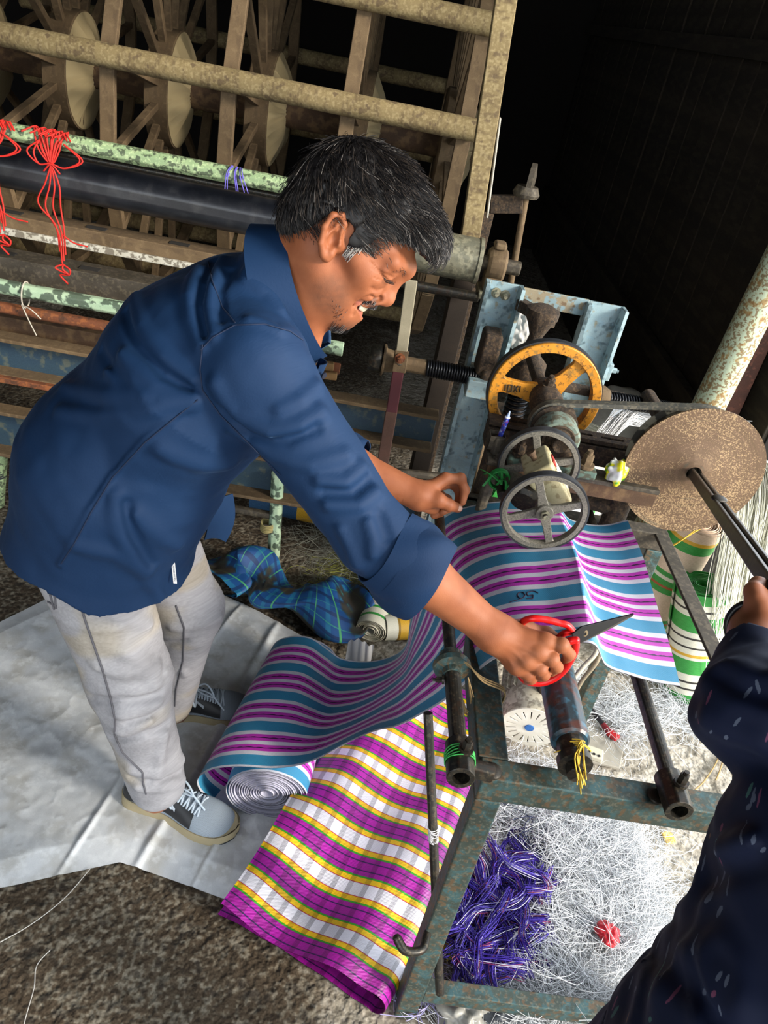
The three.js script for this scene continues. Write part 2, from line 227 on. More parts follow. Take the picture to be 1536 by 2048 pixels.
// ---------------------------------------------------------------- beam stand in front of the drum: rollers, pipes and rails
const railAt = (px, py, z) => onZ(px, py, z).y;
{
  const z = -2.28, y = railAt(0, 333, z), t = thing('take_up_roller', 'long black rubber roller with a grey drum end in front of the warping drum', 'roller');
  part(t, 'sleeve', rod(V(-1.7, y + 0.005, z), V(0.0, y, z), 0.055, 40), M.blackRoll);
  part(t, 'drum_end', lathe(V(0.0, y - 0.005, z), V(1, 0, 0), [[0, 0], [0, 0.055], [0.02, 0.06], [0.272, 0.06], [0.274, 0.063], [0.284, 0.063], [0.286, 0.05], [0.286, 0]], 40), M.galv);
  part(t, 'shaft', rod(V(0.28, y - 0.005, z), V(0.4, y - 0.005, z), 0.02), M.dustSteel);
  const b = thing('bearing_block', 'dusty cast bearing block on the roller shaft above the left blue channel', 'bearing');
  part(b, 'housing', join(lathe(V(0.305, y - 0.005, z), V(1, 0, 0), [[0, 0.022], [0, 0.04], [0.008, 0.046], [0.045, 0.046], [0.052, 0.04], [0.052, 0.022]], 20), (() => { const g = box(0.05, 0.05, 0.07, 0.01); g.translate(0.33, y - 0.055, z); return g; })(), (() => { const g = box(0.035, 0.02, 0.05, 0.008); g.translate(0.33, y + 0.048, z); return g; })()), M.dustWood);
  part(b, 'foot', (() => { const g = box(0.07, 0.02, 0.11, 0.004); g.translate(0.33, y - 0.085, z); return g; })(), M.galv);
  part(b, 'bolt', bolt(V(0.33, y - 0.076, z + 0.043), V(0, 1, 0), 0.009, 0.025), M.galv); part(b, 'bolt', bolt(V(0.33, y - 0.076, z - 0.043), V(0, 1, 0), 0.009, 0.025), M.galv);
}
{
  const z = -2.16, y = railAt(0, 259, z);
  one('guide_pipe', 'chipped pale green pipe above the black roller', 'pipe', rod(V(-1.65, y, z), V(0.06, y, z), 0.021, 24), M.greenChip);
  one('tension_rod', 'dark straight rod just below the chipped green pipe', 'rod', rod(V(-1.65, y - 0.035, z - 0.03), V(0.1, y - 0.035, z - 0.03), 0.008), M.darkSteel);
  const z2 = -2.2;
  const rails = [
    ['slotted_rail', 'dusty slotted wooden rail under the black roller', 'rail', 436, z2 - 0.12, 0.05, 0.08, M.dustWood, 1], ['lower_beam', 'thick grey-brown beam under the slotted rail', 'beam', 528, z2 - 0.06, 0.075, 0.09, M.dustSteel, 1],
    ['shelf_board', 'dark brown board under the rusty rod', 'board', 652, z2 - 0.05, 0.075, 0.03, M.brownWood, 0], ['stick_rail', 'thin reddish wooden stick lying between the two blue steel channels', 'stick', 757, z2 + 0.06, 0.018, 0.02, M.rustRod, 0],
  ];
  for (const [n, l, c, py, zz, h, d, m, slots] of rails) {
    const yy = railAt(0, py, zz), xe = n === 'stick_rail' ? -0.4 : -0.12;
    if (!slots) { one(n, l, c, beam(V(-1.8, yy, zz), V(xe, yy, zz), d, h, V(0, 1, 0)), m); continue; }
    const t = thing(n, l, c); part(t, 'body', beam(V(-1.8, yy, zz), V(xe, yy, zz), d, h, V(0, 1, 0)), m);
    for (let k = 0; k < 7; k++) part(t, 'slot_plate', (() => { const g = box(0.055, 0.004, 0.025, 0.001); g.translate(-1.5 + k * 0.235, yy + h / 2 + 0.001, zz + 0.01); return g; })(), M.soot, 'dark slot');
    if (n === 'slotted_rail') part(t, 'white_edge', beam(V(-1.08, yy - 0.02, zz + d / 2 + 0.006), V(-0.3, yy - 0.02, zz + d / 2 + 0.006), 0.012, 0.02), surf({ name: 'flaked white', base: [0xb9b7ac, 0xa39f90], f: 5, layers: [{ c: 0x4b4338, f: 12, t: 0.58, s: 0.02 }], rep: 4 }), 'flaked white edge strip');
  }
  const ya = railAt(0, 572, z2 + 0.08), yb = railAt(0, 614, z2 + 0.08);
  one('lower_guide_pipe', 'flaking mint and black pipe low on the left behind the man', 'pipe', rod(V(-1.65, ya, z2 + 0.08), V(-0.05, ya, z2 + 0.08), 0.02, 20), M.greenWhite);
  one('rusty_rod', 'rust-red rod just below the flaking mint pipe', 'rod', rod(V(-1.65, yb, z2 + 0.08), V(-0.05, yb, z2 + 0.08), 0.016, 16), M.rustRod);
  // two steel channels that tie the stand together
  const chan = (py0, py1, zz, name, label) => {
    const y1 = railAt(0, py0, zz), y0 = railAt(0, py1, zz), h = y1 - y0, t = thing(name, label, 'channel');
    part(t, 'web', beam(V(-1.8, (y0 + y1) / 2, zz - 0.03), V(0.26, (y0 + y1) / 2, zz - 0.03), 0.008, h, V(0, 1, 0)), surf({ name: 'deep blue paint', base: [0x1c3446, 0x263c46], f: 4, layers: [{ c: 0x5d5a48, f: 9, t: 0.63 }], rough: 0.6, rep: 2 }), 'blue web');
    for (const yy of [y1, y0]) part(t, 'flange', beam(V(-1.8, yy, zz), V(0.26, yy, zz), 0.06, 0.012, V(0, 1, 0)), M.dustWood, 'dusty flange');
  };
  chan(672, 742, z2 + 0.02, 'upper_channel', 'blue steel channel with dusty flanges, upper of two behind the man');
  chan(818, 900, z2 + 0.02, 'lower_channel', 'blue steel channel with dusty flanges, lower of two near the floor');
  // stand legs that carry rails, pipes and channels
  for (const x of [-1.72, 0.265]) one('stand_leg', x < 0 ? 'tall dusty wooden leg at the far left of the roller stand' : 'tall dusty wooden leg of the roller stand under the drum end', 'leg', beam(V(x, 0, z2 - 0.22), V(x, 1.03, z2 - 0.22), 0.06, 0.09, V(0, 0, 1)), M.oldWood);
  // upright post with white edge at the right end of the drum
  const t = thing('frame_post', 'tall straight dusty timber post at the right end of the warping drum', 'post');
  const p0 = onZ(936, 500, -2.42), p1 = onZ(1016, -30, -2.42), d = p1.clone().sub(p0), q0 = p0.clone().addScaledVector(d, (1.02 - p0.y) / d.y);
  part(t, 'timber', beam(q0, p1, 0.055, 0.045, V(0, 0, 1)), M.slat);
  part(t, 'edge_strip', beam(p0.clone().add(V(0.032, 0.1, 0.0)), p0.clone().addScaledVector(d, 0.55).add(V(0.032, 0, 0.0)), 0.006, 0.03, V(0, 0, 1)), plain(0x9d9a90, 0.5), 'pale torn strip');
}
{ // red cords knotted over the green pipe, violet threads
  const z = -2.16, y = railAt(0, 259, z), red = plain(0xb81d12, 0.75), R = rng(77), cordG = (x, long, n, seed) => {
    const Q = rng(seed), gs = [], P = (dx, dy, dz = 0) => V(x + dx, y + dy, z + 0.024 + dz);
    for (let k = 0; k < n; k++) { const a = (Q() - 0.5) * 0.1, b = (Q() - 0.5) * 0.1; gs.push(tube([P(a - 0.03, 0.012, 0.004), P(a, 0.026, -0.015), P(a * 0.5, 0.0, 0.005), P(0.0, -0.05, 0.006 + Q() * 0.008), P(b * 0.7, -0.02, 0.008), P(b, 0.025, -0.012), P(b + 0.02, 0.01, 0.004)], 0.0022, 40, 6)); }
    for (let k = 0; k < 4; k++) { const s = k % 2 ? 1 : -1; gs.push(tube([P(0.03 * s, 0.0, 0.004), P(0.06 * s + Q() * 0.02, -0.03, 0.01), P(0.03 * s, -0.055, 0.012), P(0, -0.05, 0.014), P(-0.02 * s, -0.07, 0.01)], 0.0022, 36, 6)); }
    for (let k = 0; k < 4; k++) { const w = (k - 1.5) * 0.012, l = long * (0.75 + 0.25 * Q()); gs.push(tube([P(0, -0.05, 0.012), P(w, -0.1, 0.012), P(w * 1.6 - 0.01, -0.1 - l * 0.3, 0.01), P(w * 0.6 + 0.015, -0.1 - l * 0.6, 0.012), P(w * 0.4 + 0.02, -0.1 - l, 0.01)], 0.0022, 44, 6)); }
    gs.push(tube([P(0.02, -0.1 - long * 0.6, 0.012), P(0.05, -0.1 - long * 0.68, 0.012), P(0.085, -0.1 - long * 0.7, 0.01)], 0.002, 14, 6));
    for (let k = 0; k < 3; k++) gs.push(tube([P(0.02, -0.1 - long, 0.01), P(0.0 + 0.02 * k, -0.11 - long, 0.016), P(0.035, -0.125 - long, 0.012), P(0.01, -0.13 - long, 0.008), P(0.03, -0.15 - long, 0.01)], 0.0024, 24, 6));
    return join(gs);
  };
  const x1 = onZ(112, 285, z).x, x0 = onZ(-12, 265, z).x;
  one('cord_bundle', 'bundle of red cord knotted over the green pipe with long hanging tails', 'cord', cordG(x1, 0.2, 7, 3), red);
  one('cord_bundle', 'bundle of red cord half cut off at the left edge of the photo', 'cord', cordG(x0, 0.15, 6, 9), red);
  const xv = onZ(475, 352, z).x, gv = [];
  for (let k = 0; k < 6; k++) { const a = (R() - 0.5) * 0.05; gv.push(tube([V(xv + a, y + 0.0, z + 0.025), V(xv + a * 0.6, y + 0.024, z + 0.004), V(xv + a, y + 0.01, z + 0.024), V(xv + a * 1.5 + 0.01, y - 0.03, z + 0.028)], 0.0014, 14, 5)); }
  one('violet_threads', 'few violet threads tied round the green pipe near the man\'s collar', 'thread', join(gv), plain(0x5a50b0, 0.6));
  const xs = onZ(45, 590, -2.1).x, ys = railAt(0, 572, -2.12);
  const loop = []; for (let k = 0; k <= 24; k++) { const a = k / 24 * 6.283; loop.push(V(xs, ys - 0.012 + 0.036 * Math.sin(a), -2.12 + 0.028 * Math.cos(a))); }
  one('string_tie', 'pale string tied round the flaking mint pipe and rusty rod', 'string', join(tube(loop, 0.0022, 60, 6), tube([V(xs, ys - 0.03, -2.09), V(xs + 0.02, ys - 0.07, -2.085), V(xs + 0.035, ys - 0.11, -2.09)], 0.0018, 12, 5), tube([V(xs, ys - 0.03, -2.09), V(xs + 0.03, ys - 0.035, -2.08), V(xs + 0.05, ys - 0.06, -2.09)], 0.0018, 12, 5)), plain(0xa59f92, 0.8));
}
// ---------------------------------------------------------------- table frame of square tube
const TY = 0.72, TX0 = 0.305, TX1 = 0.775, TZ0 = -0.82, TZ1 = -1.62;
{
  const t = thing('table_frame', 'worn teal steel table frame with tube sockets welded to its front rail', 'table'), W = 0.042;
  for (const [x, z] of [[TX0, TZ0], [TX1, TZ0], [TX0, TZ1], [TX1, TZ1]]) part(t, 'leg', beam(V(x, 0, z), V(x, TY - 0.05, z), W, W, V(0, 0, 1), 0.004), M.tablePaint);
  part(t, 'front_rail', beam(V(TX0 - 0.021, TY - 0.025, TZ0), V(TX1 + 0.2, TY - 0.025, TZ0), W, 0.05, V(0, 1, 0), 0.004), M.tablePaint);
  part(t, 'side_rail', beam(V(TX0, TY - 0.026, TZ0 - 0.022), V(TX0, TY - 0.026, TZ1), 0.05, 0.048, V(0, 1, 0), 0.004), M.tablePaint);
  part(t, 'side_rail', beam(V(TX1, TY - 0.006, TZ0 - 0.022), V(TX1, TY - 0.006, TZ1 + 0.02), 0.036, 0.008, V(0, 1, 0)), M.dustSteel);
  part(t, 'back_rail', beam(V(TX0 - 0.02, TY - 0.026, TZ1), V(TX1 + 0.02, TY - 0.026, TZ1), W, 0.048, V(0, 1, 0), 0.004), M.dustSteel);
  part(t, 'floor_brace', beam(V(TX0 + 0.02, 0.085, TZ0 + 0.004), V(TX1, 0.085, TZ0 + 0.004), 0.03, 0.038, V(0, 1, 0), 0.003), M.tablePaint);
  const sock = (x, z, r) => part(t, 'socket', join(pipe(V(x, TY + 0.022, z + 0.035), V(x, TY + 0.022, z - 0.03), r, r * 0.62), bolt(V(x + 0.004, TY + 0.022 + r, z), V(0, 1, 0), 0.0075, 0.02)), M.darkSteel);
  sock(0.245, TZ0 + 0.012, 0.021); sock(0.572, TZ0 + 0.012, 0.021);
  part(t, 'stub', rod(V(0.262, TY + 0.006, TZ0 + 0.01), V(0.3, TY + 0.0, TZ0 + 0.01), 0.014), M.darkSteel);
  for (const x of [0.262, 0.3, 0.556]) part(t, 'weld', place(new THREE.SphereGeometry(0.013, 10, 6), new THREE.Matrix4().makeScale(1.2, 0.5, 1.3), V(x, TY + 0.001, TZ0 + 0.006)), M.darkSteel);
  part(t, 'rod_clip', join(tube([V(0.288, 0.30, TZ0 + 0.02), V(0.278, 0.30, TZ0 + 0.05), V(0.248, 0.305, TZ0 + 0.058), V(0.232, 0.315, TZ0 + 0.045)], 0.008, 20, 8)), M.darkSteel);
  const gr = []; for (let k = 0; k < 5; k++) { const pts = [], zz = TZ0 + 0.004 + k * 0.004; for (let i = 0; i <= 14; i++) { const a = i / 14 * 6.283; pts.push(V(0.245 + 0.0225 * Math.cos(a), TY + 0.022 + 0.0225 * Math.sin(a), zz + 0.002 * Math.sin(a * 2 + k))); } gr.push(tube(pts, 0.0012, 30, 5)); }
  part(t, 'green_thread', join(gr), plain(0x2f9a45, 0.6), 'green thread wound round the socket');
}
{
  const a0 = V(0.245, TY + 0.022, TZ0 + 0.03), a1 = onZ(877, 1018, -1.425);
  const t = thing('guide_bar', 'black iron bar with a round collar crossing over the striped cloth', 'bar'), d = a1.clone().sub(a0), p = (s) => a0.clone().addScaledVector(d, s);
  part(t, 'bar', rod(p(0.02), p(1), 0.0105), M.darkSteel);
  part(t, 'sleeve', rod(p(0.04), p(0.32), 0.0135), M.darkSteel);
  const n = d.clone().normalize(), q = p(0.28);
  part(t, 'collar', lathe(q, n, [[0, 0.012], [0, 0.016], [0.01, 0.017], [0.014, 0.03], [0.022, 0.032], [0.026, 0.03], [0.027, 0.02], [0.04, 0.019], [0.045, 0.02], [0.05, 0.016], [0.05, 0.012]], 32), M.tablePaint);
  part(t, 'set_screw', bolt(p(0.265).add(V(-0.014, -0.002, 0)), V(-1, -0.2, 0), 0.005, 0.014), M.darkSteel);
  const b0 = V(0.572, TY + 0.022, TZ0 + 0.03), b1 = V(0.585, TY + 0.022, TZ1 + 0.02);
  one('support_bar', 'plain dark bar in the right hand socket of the front rail', 'bar', rod(b0, b1, 0.0125), M.darkSteel);
  const r = thing('cloth_roller', 'thick blue roller with worn red patches between the two bars of the table', 'roller'), x = 0.415, y = TY + 0.03;
  part(r, 'drum', rod(V(x, y + 0.012, TZ0 - 0.035), V(x, y + 0.012, TZ1 + 0.05), 0.03, 32), M.rollerBlue);
  part(r, 'journal', lathe(V(x, y + 0.012, TZ0 - 0.036), V(0, 0, 1), [[0, 0], [0, 0.022], [0.03, 0.022], [0.031, 0.026], [0.045, 0.026], [0.046, 0.015], [0.062, 0.015], [0.064, 0.012], [0.064, 0]], 24), M.darkSteel);
  const R = rng(8), gs = []; for (let k = 0; k < 9; k++) { const a = R() * 3 + 0.3, z0 = TZ0 - 0.02 + R() * 0.012; gs.push(tube([V(x + 0.028 * Math.cos(a), y + 0.012 + 0.026 * Math.sin(a), z0), V(x + 0.004, y + 0.041, z0 + 0.004), V(x + (R() - 0.5) * 0.02, y + 0.036, z0 + 0.022), V(x + 0.004 + (R() - 0.5) * 0.02, y + 0.02 - R() * 0.03, z0 + 0.052)], 0.0011, 14, 5)); }
  part(r, 'yellow_thread', join(gs), plain(0xc9a52c, 0.6), 'yellow thread tied to the roller end');
  // slim rod that leans against the leg
  const l0 = at(880, 1988, 1.5), l1 = at(856, 1425, 1.42), dl = l1.clone().sub(l0); const foot = l0.clone().addScaledVector(dl, -l0.y / dl.y);
  const lr = thing('leaning_rod', 'slim dark rod hanging in front of the left table leg, tied with white thread', 'rod');
  part(lr, 'rod', rod(l0.y < 0.01 ? foot : l0, l1, 0.0085), M.darkSteel);
  const wr = [], R2 = rng(4); for (let k = 0; k < 14; k++) { const c = l0.clone().addScaledVector(dl, 0.56 + k * 0.0035), pts = []; for (let i = 0; i <= 8; i++) { const a = i / 8 * 6.283; pts.push(c.clone().add(V(0.0092 * Math.cos(a), (R2() - 0.5) * 0.002, 0.0092 * Math.sin(a)))); } wr.push(tube(pts, 0.0006, 16, 4)); }
  part(lr, 'white_thread', join(wr), plain(0xd8d8de, 0.6), 'white thread wound round the rod');
}
{ // jute string from the bar collar to the side rail
  const z = -0.985, gs = [], R = rng(11);
  for (let k = 0; k < 3; k++) gs.push(tube([V(0.226, TY + 0.03, z), V(0.25, TY + 0.052 + k * 0.003, z + 0.004), V(0.29, TY + 0.026, z + 0.005 * k), V(0.334, TY + 0.004, z - 0.003 + 0.004 * k), V(0.334, TY - 0.04, z)], 0.0014, 24, 5));
  for (let k = 0; k < 4; k++) gs.push(tube([V(0.264, TY + 0.03, z + 0.01), V(0.28 + R() * 0.01, TY - 0.01 - R() * 0.02, z + 0.02), V(0.3 + R() * 0.01, TY - 0.03 - R() * 0.03, z + 0.02), V(0.276, TY - 0.05 + R() * 0.02, z + 0.02), V(0.268, TY - 0.02, z + 0.014)], 0.0013, 24, 5));
  one('jute_string', 'brown jute string tied between the black bar and the side rail', 'string', join(gs), plain(0x8a7450, 0.9));
}
// ---------------------------------------------------------------- winding machine behind the table
function spoked(c, axis, R, ri, w, n, hub, spokeW, rot, hubW = w) {
  const z = V(0, 0, 1), m = basis(axis, V(0, 1, 0)), o = V(), rim = lathe(V(0, 0, -w / 2), z, [[0, ri], [0, R - 0.002], [0.002, R], [w - 0.002, R], [w, R - 0.002], [w, ri], [w * 0.7, ri - 0.002], [w * 0.3, ri - 0.002], [0, ri]], 64);
  const h = lathe(V(0, 0, -hubW / 2), z, [[0, 0], [0, hub - 0.001], [0.001, hub], [hubW - 0.001, hub], [hubW, hub - 0.001], [hubW, 0]], 24), sp = [];
  for (let k = 0; k < n; k++) { const s = new THREE.Shape(), a = spokeW; s.moveTo(-a * 1.15, hub * 0.7); s.lineTo(-a * 0.8, hub + (ri - hub) * 0.3); s.lineTo(-a * 0.75, ri - a * 0.7); s.quadraticCurveTo(-a * 0.8, ri, -a * 1.7, ri + 0.001); s.lineTo(a * 1.7, ri + 0.001); s.quadraticCurveTo(a * 0.8, ri, a * 0.75, ri - a * 0.7); s.lineTo(a * 0.8, hub + (ri - hub) * 0.3); s.lineTo(a * 1.15, hub * 0.7);
    const g = extr(s, w * 0.4, 0.0012, 6); g.translate(0, 0, -w * 0.2); g.rotateZ(rot + k * 2 * Math.PI / n); sp.push(g); }
  const f = (g) => place(g, m, c); return { rim: f(rim), hub: f(h), spokes: sp.map(f) };
}
{
  const X = 0.428, Y = 0.966, t = thing('drive_pulley', 'orange yellow three-spoked pulley with black rubber rim behind the table', 'pulley'), c = V(X, Y, -1.705);
  const w = spoked(c, V(0, 0, 1), 0.128, 0.108, 0.034, 3, 0.034, 0.02, -0.61, 0.05);
  part(t, 'rim', w.rim, M.yellow); part(t, 'hub', w.hub, M.grime); w.spokes.forEach((s) => part(t, 'spoke', s, M.yellow));
  part(t, 'belt', lathe(c.clone().add(V(0, 0, -0.013)), V(0, 0, 1), [[0, 0.127], [0, 0.1315], [0.02, 0.1315], [0.02, 0.127], [0, 0.127]], 64), M.rubber, 'black belt on the rim');
  part(t, 'set_screw', bolt(V(X, Y + 0.03, -1.685), V(0, 1, 0.2), 0.011, 0.022), M.grime);
  // cast size mark on the left spoke
  const letters = { 1: [[[0, 0], [0, 4]]], 0: [[[0, 0], [2, 0], [2, 4], [0, 4], [0, 0]]], X: [[[0, 0], [2, 4]], [[0, 4], [2, 0]]] }, gs = [];
  let u = 0; for (const ch of '10X1') { for (const s of letters[ch]) for (let i = 0; i < s.length - 1; i++) { const q = (p) => V(-0.092 + (u + p[0]) * 0.0042, 0.0045 + p[1] * 0.0038, 0.0165).applyAxisAngle(V(0, 0, 1), 0.08).add(V(X, Y, -1.705 - 0.007)); gs.push(rod(q(s[i]), q(s[i + 1]), 0.0016, 6)); } u += ch === '1' ? 1.6 : 3.2; }
  part(t, 'cast_mark', join(gs), plain(0x35291a, 0.8), 'raised size mark 10X1');
  const s = thing('drive_shaft', 'grimy shaft with collar and small belt pulley in front of the yellow pulley', 'shaft');
  part(s, 'shaft', rod(V(X, Y, -1.93), V(X, Y, -1.45), 0.016), M.grime);
  part(s, 'collar', lathe(V(X, Y, -1.68), V(0, 0, 1), [[0, 0], [0, 0.034], [0.02, 0.038], [0.05, 0.036], [0.06, 0.028], [0.07, 0.028], [0.07, 0]], 28), M.grime);
  part(s, 'belt_pulley', lathe(V(X, Y, -1.575), V(0, 0, 1), [[0, 0], [0, 0.05], [0.004, 0.052], [0.012, 0.042], [0.03, 0.042], [0.036, 0.05], [0.04, 0.05], [0.044, 0.03], [0.044, 0]], 36), M.grime);
  const h = thing('bearing_housing', 'grey-green round bearing housing on bolted feet, caked with dirt', 'bearing');
  part(h, 'ring', lathe(V(X, Y - 0.002, -1.528), V(0, 0, 1), [[0, 0.02], [0, 0.042], [0.006, 0.047], [0.044, 0.047], [0.05, 0.042], [0.05, 0.034], [0.05, 0.02]], 36), surf({ name: 'grey green paint', base: [0x6d7c70, 0x5d6a60], f: 5, layers: [{ c: 0x4a3c2a, f: 9, t: 0.56 }], bump: 0.0006, rep: 6 }));
  part(h, 'dirt_cap', lathe(V(X, Y - 0.002, -1.478), V(0, 0, 1), [[0, 0.036], [0.004, 0.034], [0.002, 0.028], [0.006, 0.024], [0.004, 0.018], [0.009, 0.013], [0.006, 0.008], [0.012, 0.004], [0.01, 0]], 30), M.grime, 'ringed dirty end cap');
  part(h, 'foot', (() => { const g = box(0.19, 0.022, 0.045, 0.006); g.translate(X + 0.004, Y - 0.062, -1.487); return g; })(), surf({ name: 'green grey cast foot', base: [0x5d7568, 0x4d5f55], f: 5, layers: [{ c: 0x463a2b, f: 8, t: 0.55 }], rep: 6 }));
  part(h, 'saddle', (() => { const g = box(0.08, 0.05, 0.04, 0.01); g.translate(X, Y - 0.035, -1.487); return g; })(), M.grime);
  part(h, 'bolt', bolt(V(X + 0.074, Y - 0.05, -1.482), V(0, 1, 0), 0.012, 0.03), M.dustWood); part(h, 'bolt', bolt(V(X - 0.068, Y - 0.05, -1.482), V(0, 1, 0), 0.011, 0.026), M.grime);
}
{ // slotted base bars and their posts
  const t = thing('machine_stand', 'dirty iron stand of slotted bars and pipe legs under the drive shaft', 'stand');
  const slotted = (x0, x1, y, z, w, m) => { const s = new THREE.Shape(); s.moveTo(x0, -w); s.lineTo(x1, -w); s.lineTo(x1, w); s.lineTo(x0, w); for (let x = x0 + 0.04; x < x1 - 0.06; x += 0.075) { const h = new THREE.Path(), r = 0.006; h.moveTo(x, -r); h.lineTo(x + 0.045, -r); h.absarc(x + 0.045, 0, r, -Math.PI / 2, Math.PI / 2); h.lineTo(x, r); h.absarc(x, 0, r, Math.PI / 2, 3 * Math.PI / 2); s.holes.push(h); } const g = extr(s, 0.008, 0.001, 8); g.rotateX(-Math.PI / 2); g.translate(0, y, z); return g; };
  part(t, 'slotted_bar', slotted(0.30, 0.67, 0.885, -1.5, 0.026, M.dustSteel), M.dustSteel); part(t, 'bar_edge', beam(V(0.30, 0.869, -1.477), V(0.67, 0.869, -1.477), 0.006, 0.034, V(0, 1, 0)), M.brownWood);
  part(t, 'slotted_bar', slotted(0.31, 0.66, 0.905, -1.65, 0.022, M.grime), M.grime); part(t, 'box_bar', beam(V(0.31, 0.875, -1.65), V(0.66, 0.875, -1.65), 0.05, 0.05, V(0, 1, 0)), M.grime);
  part(t, 'pipe_leg', rod(V(0.64, 0.0, -1.58), V(0.64, 0.85, -1.58), 0.027), M.grime); part(t, 'pipe_leg', rod(V(0.345, 0.0, -1.72), V(0.345, 0.85, -1.66), 0.024), M.grime);
  part(t, 'cross_tube', rod(V(0.345, 0.76, -1.67), V(0.64, 0.78, -1.58), 0.022), M.grime); part(t, 'cross_piece', beam(V(0.64, 0.866, -1.49), V(0.64, 0.866, -1.65), 0.04, 0.02, V(0, 1, 0)), M.grime); part(t, 'cross_piece', beam(V(0.335, 0.866, -1.49), V(0.335, 0.866, -1.65), 0.04, 0.02, V(0, 1, 0)), M.grime);
  one('sweet_wrapper', 'crumpled yellow and green wrapper lying on the slotted bar', 'wrapper', (() => { const g = lump(0.022, 8, (v) => { const k = 0.65 + 0.7 * noise3(v.x * 120, v.y * 120, v.z * 120, 2); v.multiplyScalar(k); v.y *= 1.25; }), p = g.attributes.position, col = []; for (let i = 0; i < p.count; i++) { const f = noise3(p.getX(i) * 70, p.getY(i) * 70 + 9, p.getZ(i) * 70, 4), c = new THREE.Color(f > 0.62 ? 0xc8ccc8 : f > 0.42 ? 0xd4cf1e : 0x3f9a2c); col.push(c.r, c.g, c.b); } g.setAttribute('color', new THREE.Float32BufferAttribute(col, 3)); g.translate(0.572, 0.912, -1.49); return planar(g); })(), new THREE.MeshStandardMaterial({ vertexColors: true, roughness: 0.3 }));
}
const DISC = V(0.73, 0.942, -1.49);
{
  const rust = (() => { const n = 768, map = dataTex(n, n, (u, v) => { const x = u - 0.5, y = v - 0.5, r = Math.hypot(x, y), a = Math.atan2(y, x) / 6.2832 + 0.5; const ring = fbm(a, r, 3, 90, 3, 3), sp = fbm(u, v, 150, 150, 3, 8), big = fbm(a, r * 1.5, 5, 3, 3, 12); let c = mix3(hex(0x6b5443), hex(0x55432f), ring); c = mix3(c, hex(0xa38a68), step(0.44, 0.66, sp * 0.62 + big * 0.38) * step(0.06, 0.2, r)); c = mix3(c, hex(0x4e4a40), step(0.6, 0.75, ring * 0.5 + big * 0.5) * 0.7); const g = (hash((u * n) | 0, (v * n) | 0, 2) - 0.5) * 18; return [c[0] + g, c[1] + g, c[2] + g]; }, true); return new THREE.MeshStandardMaterial({ map, roughness: 0.62, metalness: 0.35, bumpMap: map, bumpScale: 0.0006, name: 'rusty spun disc' }); })();
  const t = thing('flange_disc', 'large rusty brown steel disc with a square shaft hole, facing the camera', 'disc'), R = 0.147;
  const g = lathe(DISC, V(0, 0, 1), [[-0.004, 0.018], [-0.004, R], [0, R], [0, 0.03], [0.004, 0.022], [0.004, 0.016], [-0.004, 0.016]], 72), p = g.attributes.position, uv = g.attributes.uv; for (let i = 0; i < p.count; i++) uv.setXY(i, 0.5 + (p.getX(i) - DISC.x) / (2.06 * R), 0.5 + (p.getY(i) - DISC.y) / (2.06 * R));
  part(t, 'plate', g, rust);
  const t2 = thing('large_pulley', 'flat cream pulley with black sides half hidden behind the rusty disc', 'pulley');
  part(t2, 'drum', lathe(DISC.clone().add(V(0, 0, -0.075)), V(0, 0, 1), [[0, 0.02], [0, 0.126], [0.005, 0.128], [0.012, 0.118], [0.04, 0.118], [0.052, 0.132], [0.058, 0.132], [0.06, 0.03], [0.06, 0.02], [0, 0.02]], 72), surf({ name: 'worn cream paint on black', base: [0x25241f, 0x2e2b25], f: 4, layers: [{ c: 0xb3ac95, f: 5, t: 0.5, s: 0.02 }], rep: 4 }));
  part(t2, 'hub_shaft', rod(DISC.clone().add(V(0, 0, -0.4)), DISC.clone().add(V(0, 0, -0.09)), 0.018), M.grime);
  // belt round both pulleys
  const c1 = V(0.428, 0.966, -1.552), c2 = DISC.clone().setZ(-1.55), r1 = 0.045, r2 = 0.119, prof = new THREE.Shape(), w = 0.011, d = c2.clone().sub(c1), L = d.length(), th = Math.atan2(d.y, d.x), be = Math.acos((r1 - r2) / L), pts = [];
  for (let i = 0; i <= 20; i++) { const a = th + be + (2 * Math.PI - 2 * be) * i / 20; pts.push(V(c1.x + r1 * Math.cos(a), c1.y + r1 * Math.sin(a), c1.z)); }
  for (let i = 1; i < 10; i++) pts.push(pts[20].clone().lerp(V(c2.x + r2 * Math.cos(th - be), c2.y + r2 * Math.sin(th - be), c2.z), i / 10));
  for (let i = 0; i <= 40; i++) { const a = th - be + 2 * be * i / 40; pts.push(V(c2.x + r2 * Math.cos(a), c2.y + r2 * Math.sin(a), c2.z)); }
  for (let i = 1; i < 10; i++) pts.push(pts[69 - 0].clone().lerp(pts[0], i / 10));
  const n = pts.length, pos = [], idx = []; pts.forEach((p, i) => { const q = pts[(i + 1) % n].clone().sub(pts[(i + n - 1) % n]).normalize(), nn = V(-q.y, q.x, 0).negate(); for (const [a, b] of [[0, -w], [0.009, -w * 0.9], [0.009, w * 0.9], [0, w]]) pos.push(p.x + nn.x * a, p.y + nn.y * a, p.z + b); });
  for (let i = 0; i < n; i++) for (let k = 0; k < 4; k++) { const a = i * 4 + k, b = i * 4 + (k + 1) % 4, c = ((i + 1) % n) * 4 + k, e = ((i + 1) % n) * 4 + (k + 1) % 4; idx.push(a, c, e, a, e, b); }
  const bg = new THREE.BufferGeometry(); bg.setAttribute('position', new THREE.Float32BufferAttribute(pos, 3)); bg.setIndex(idx);
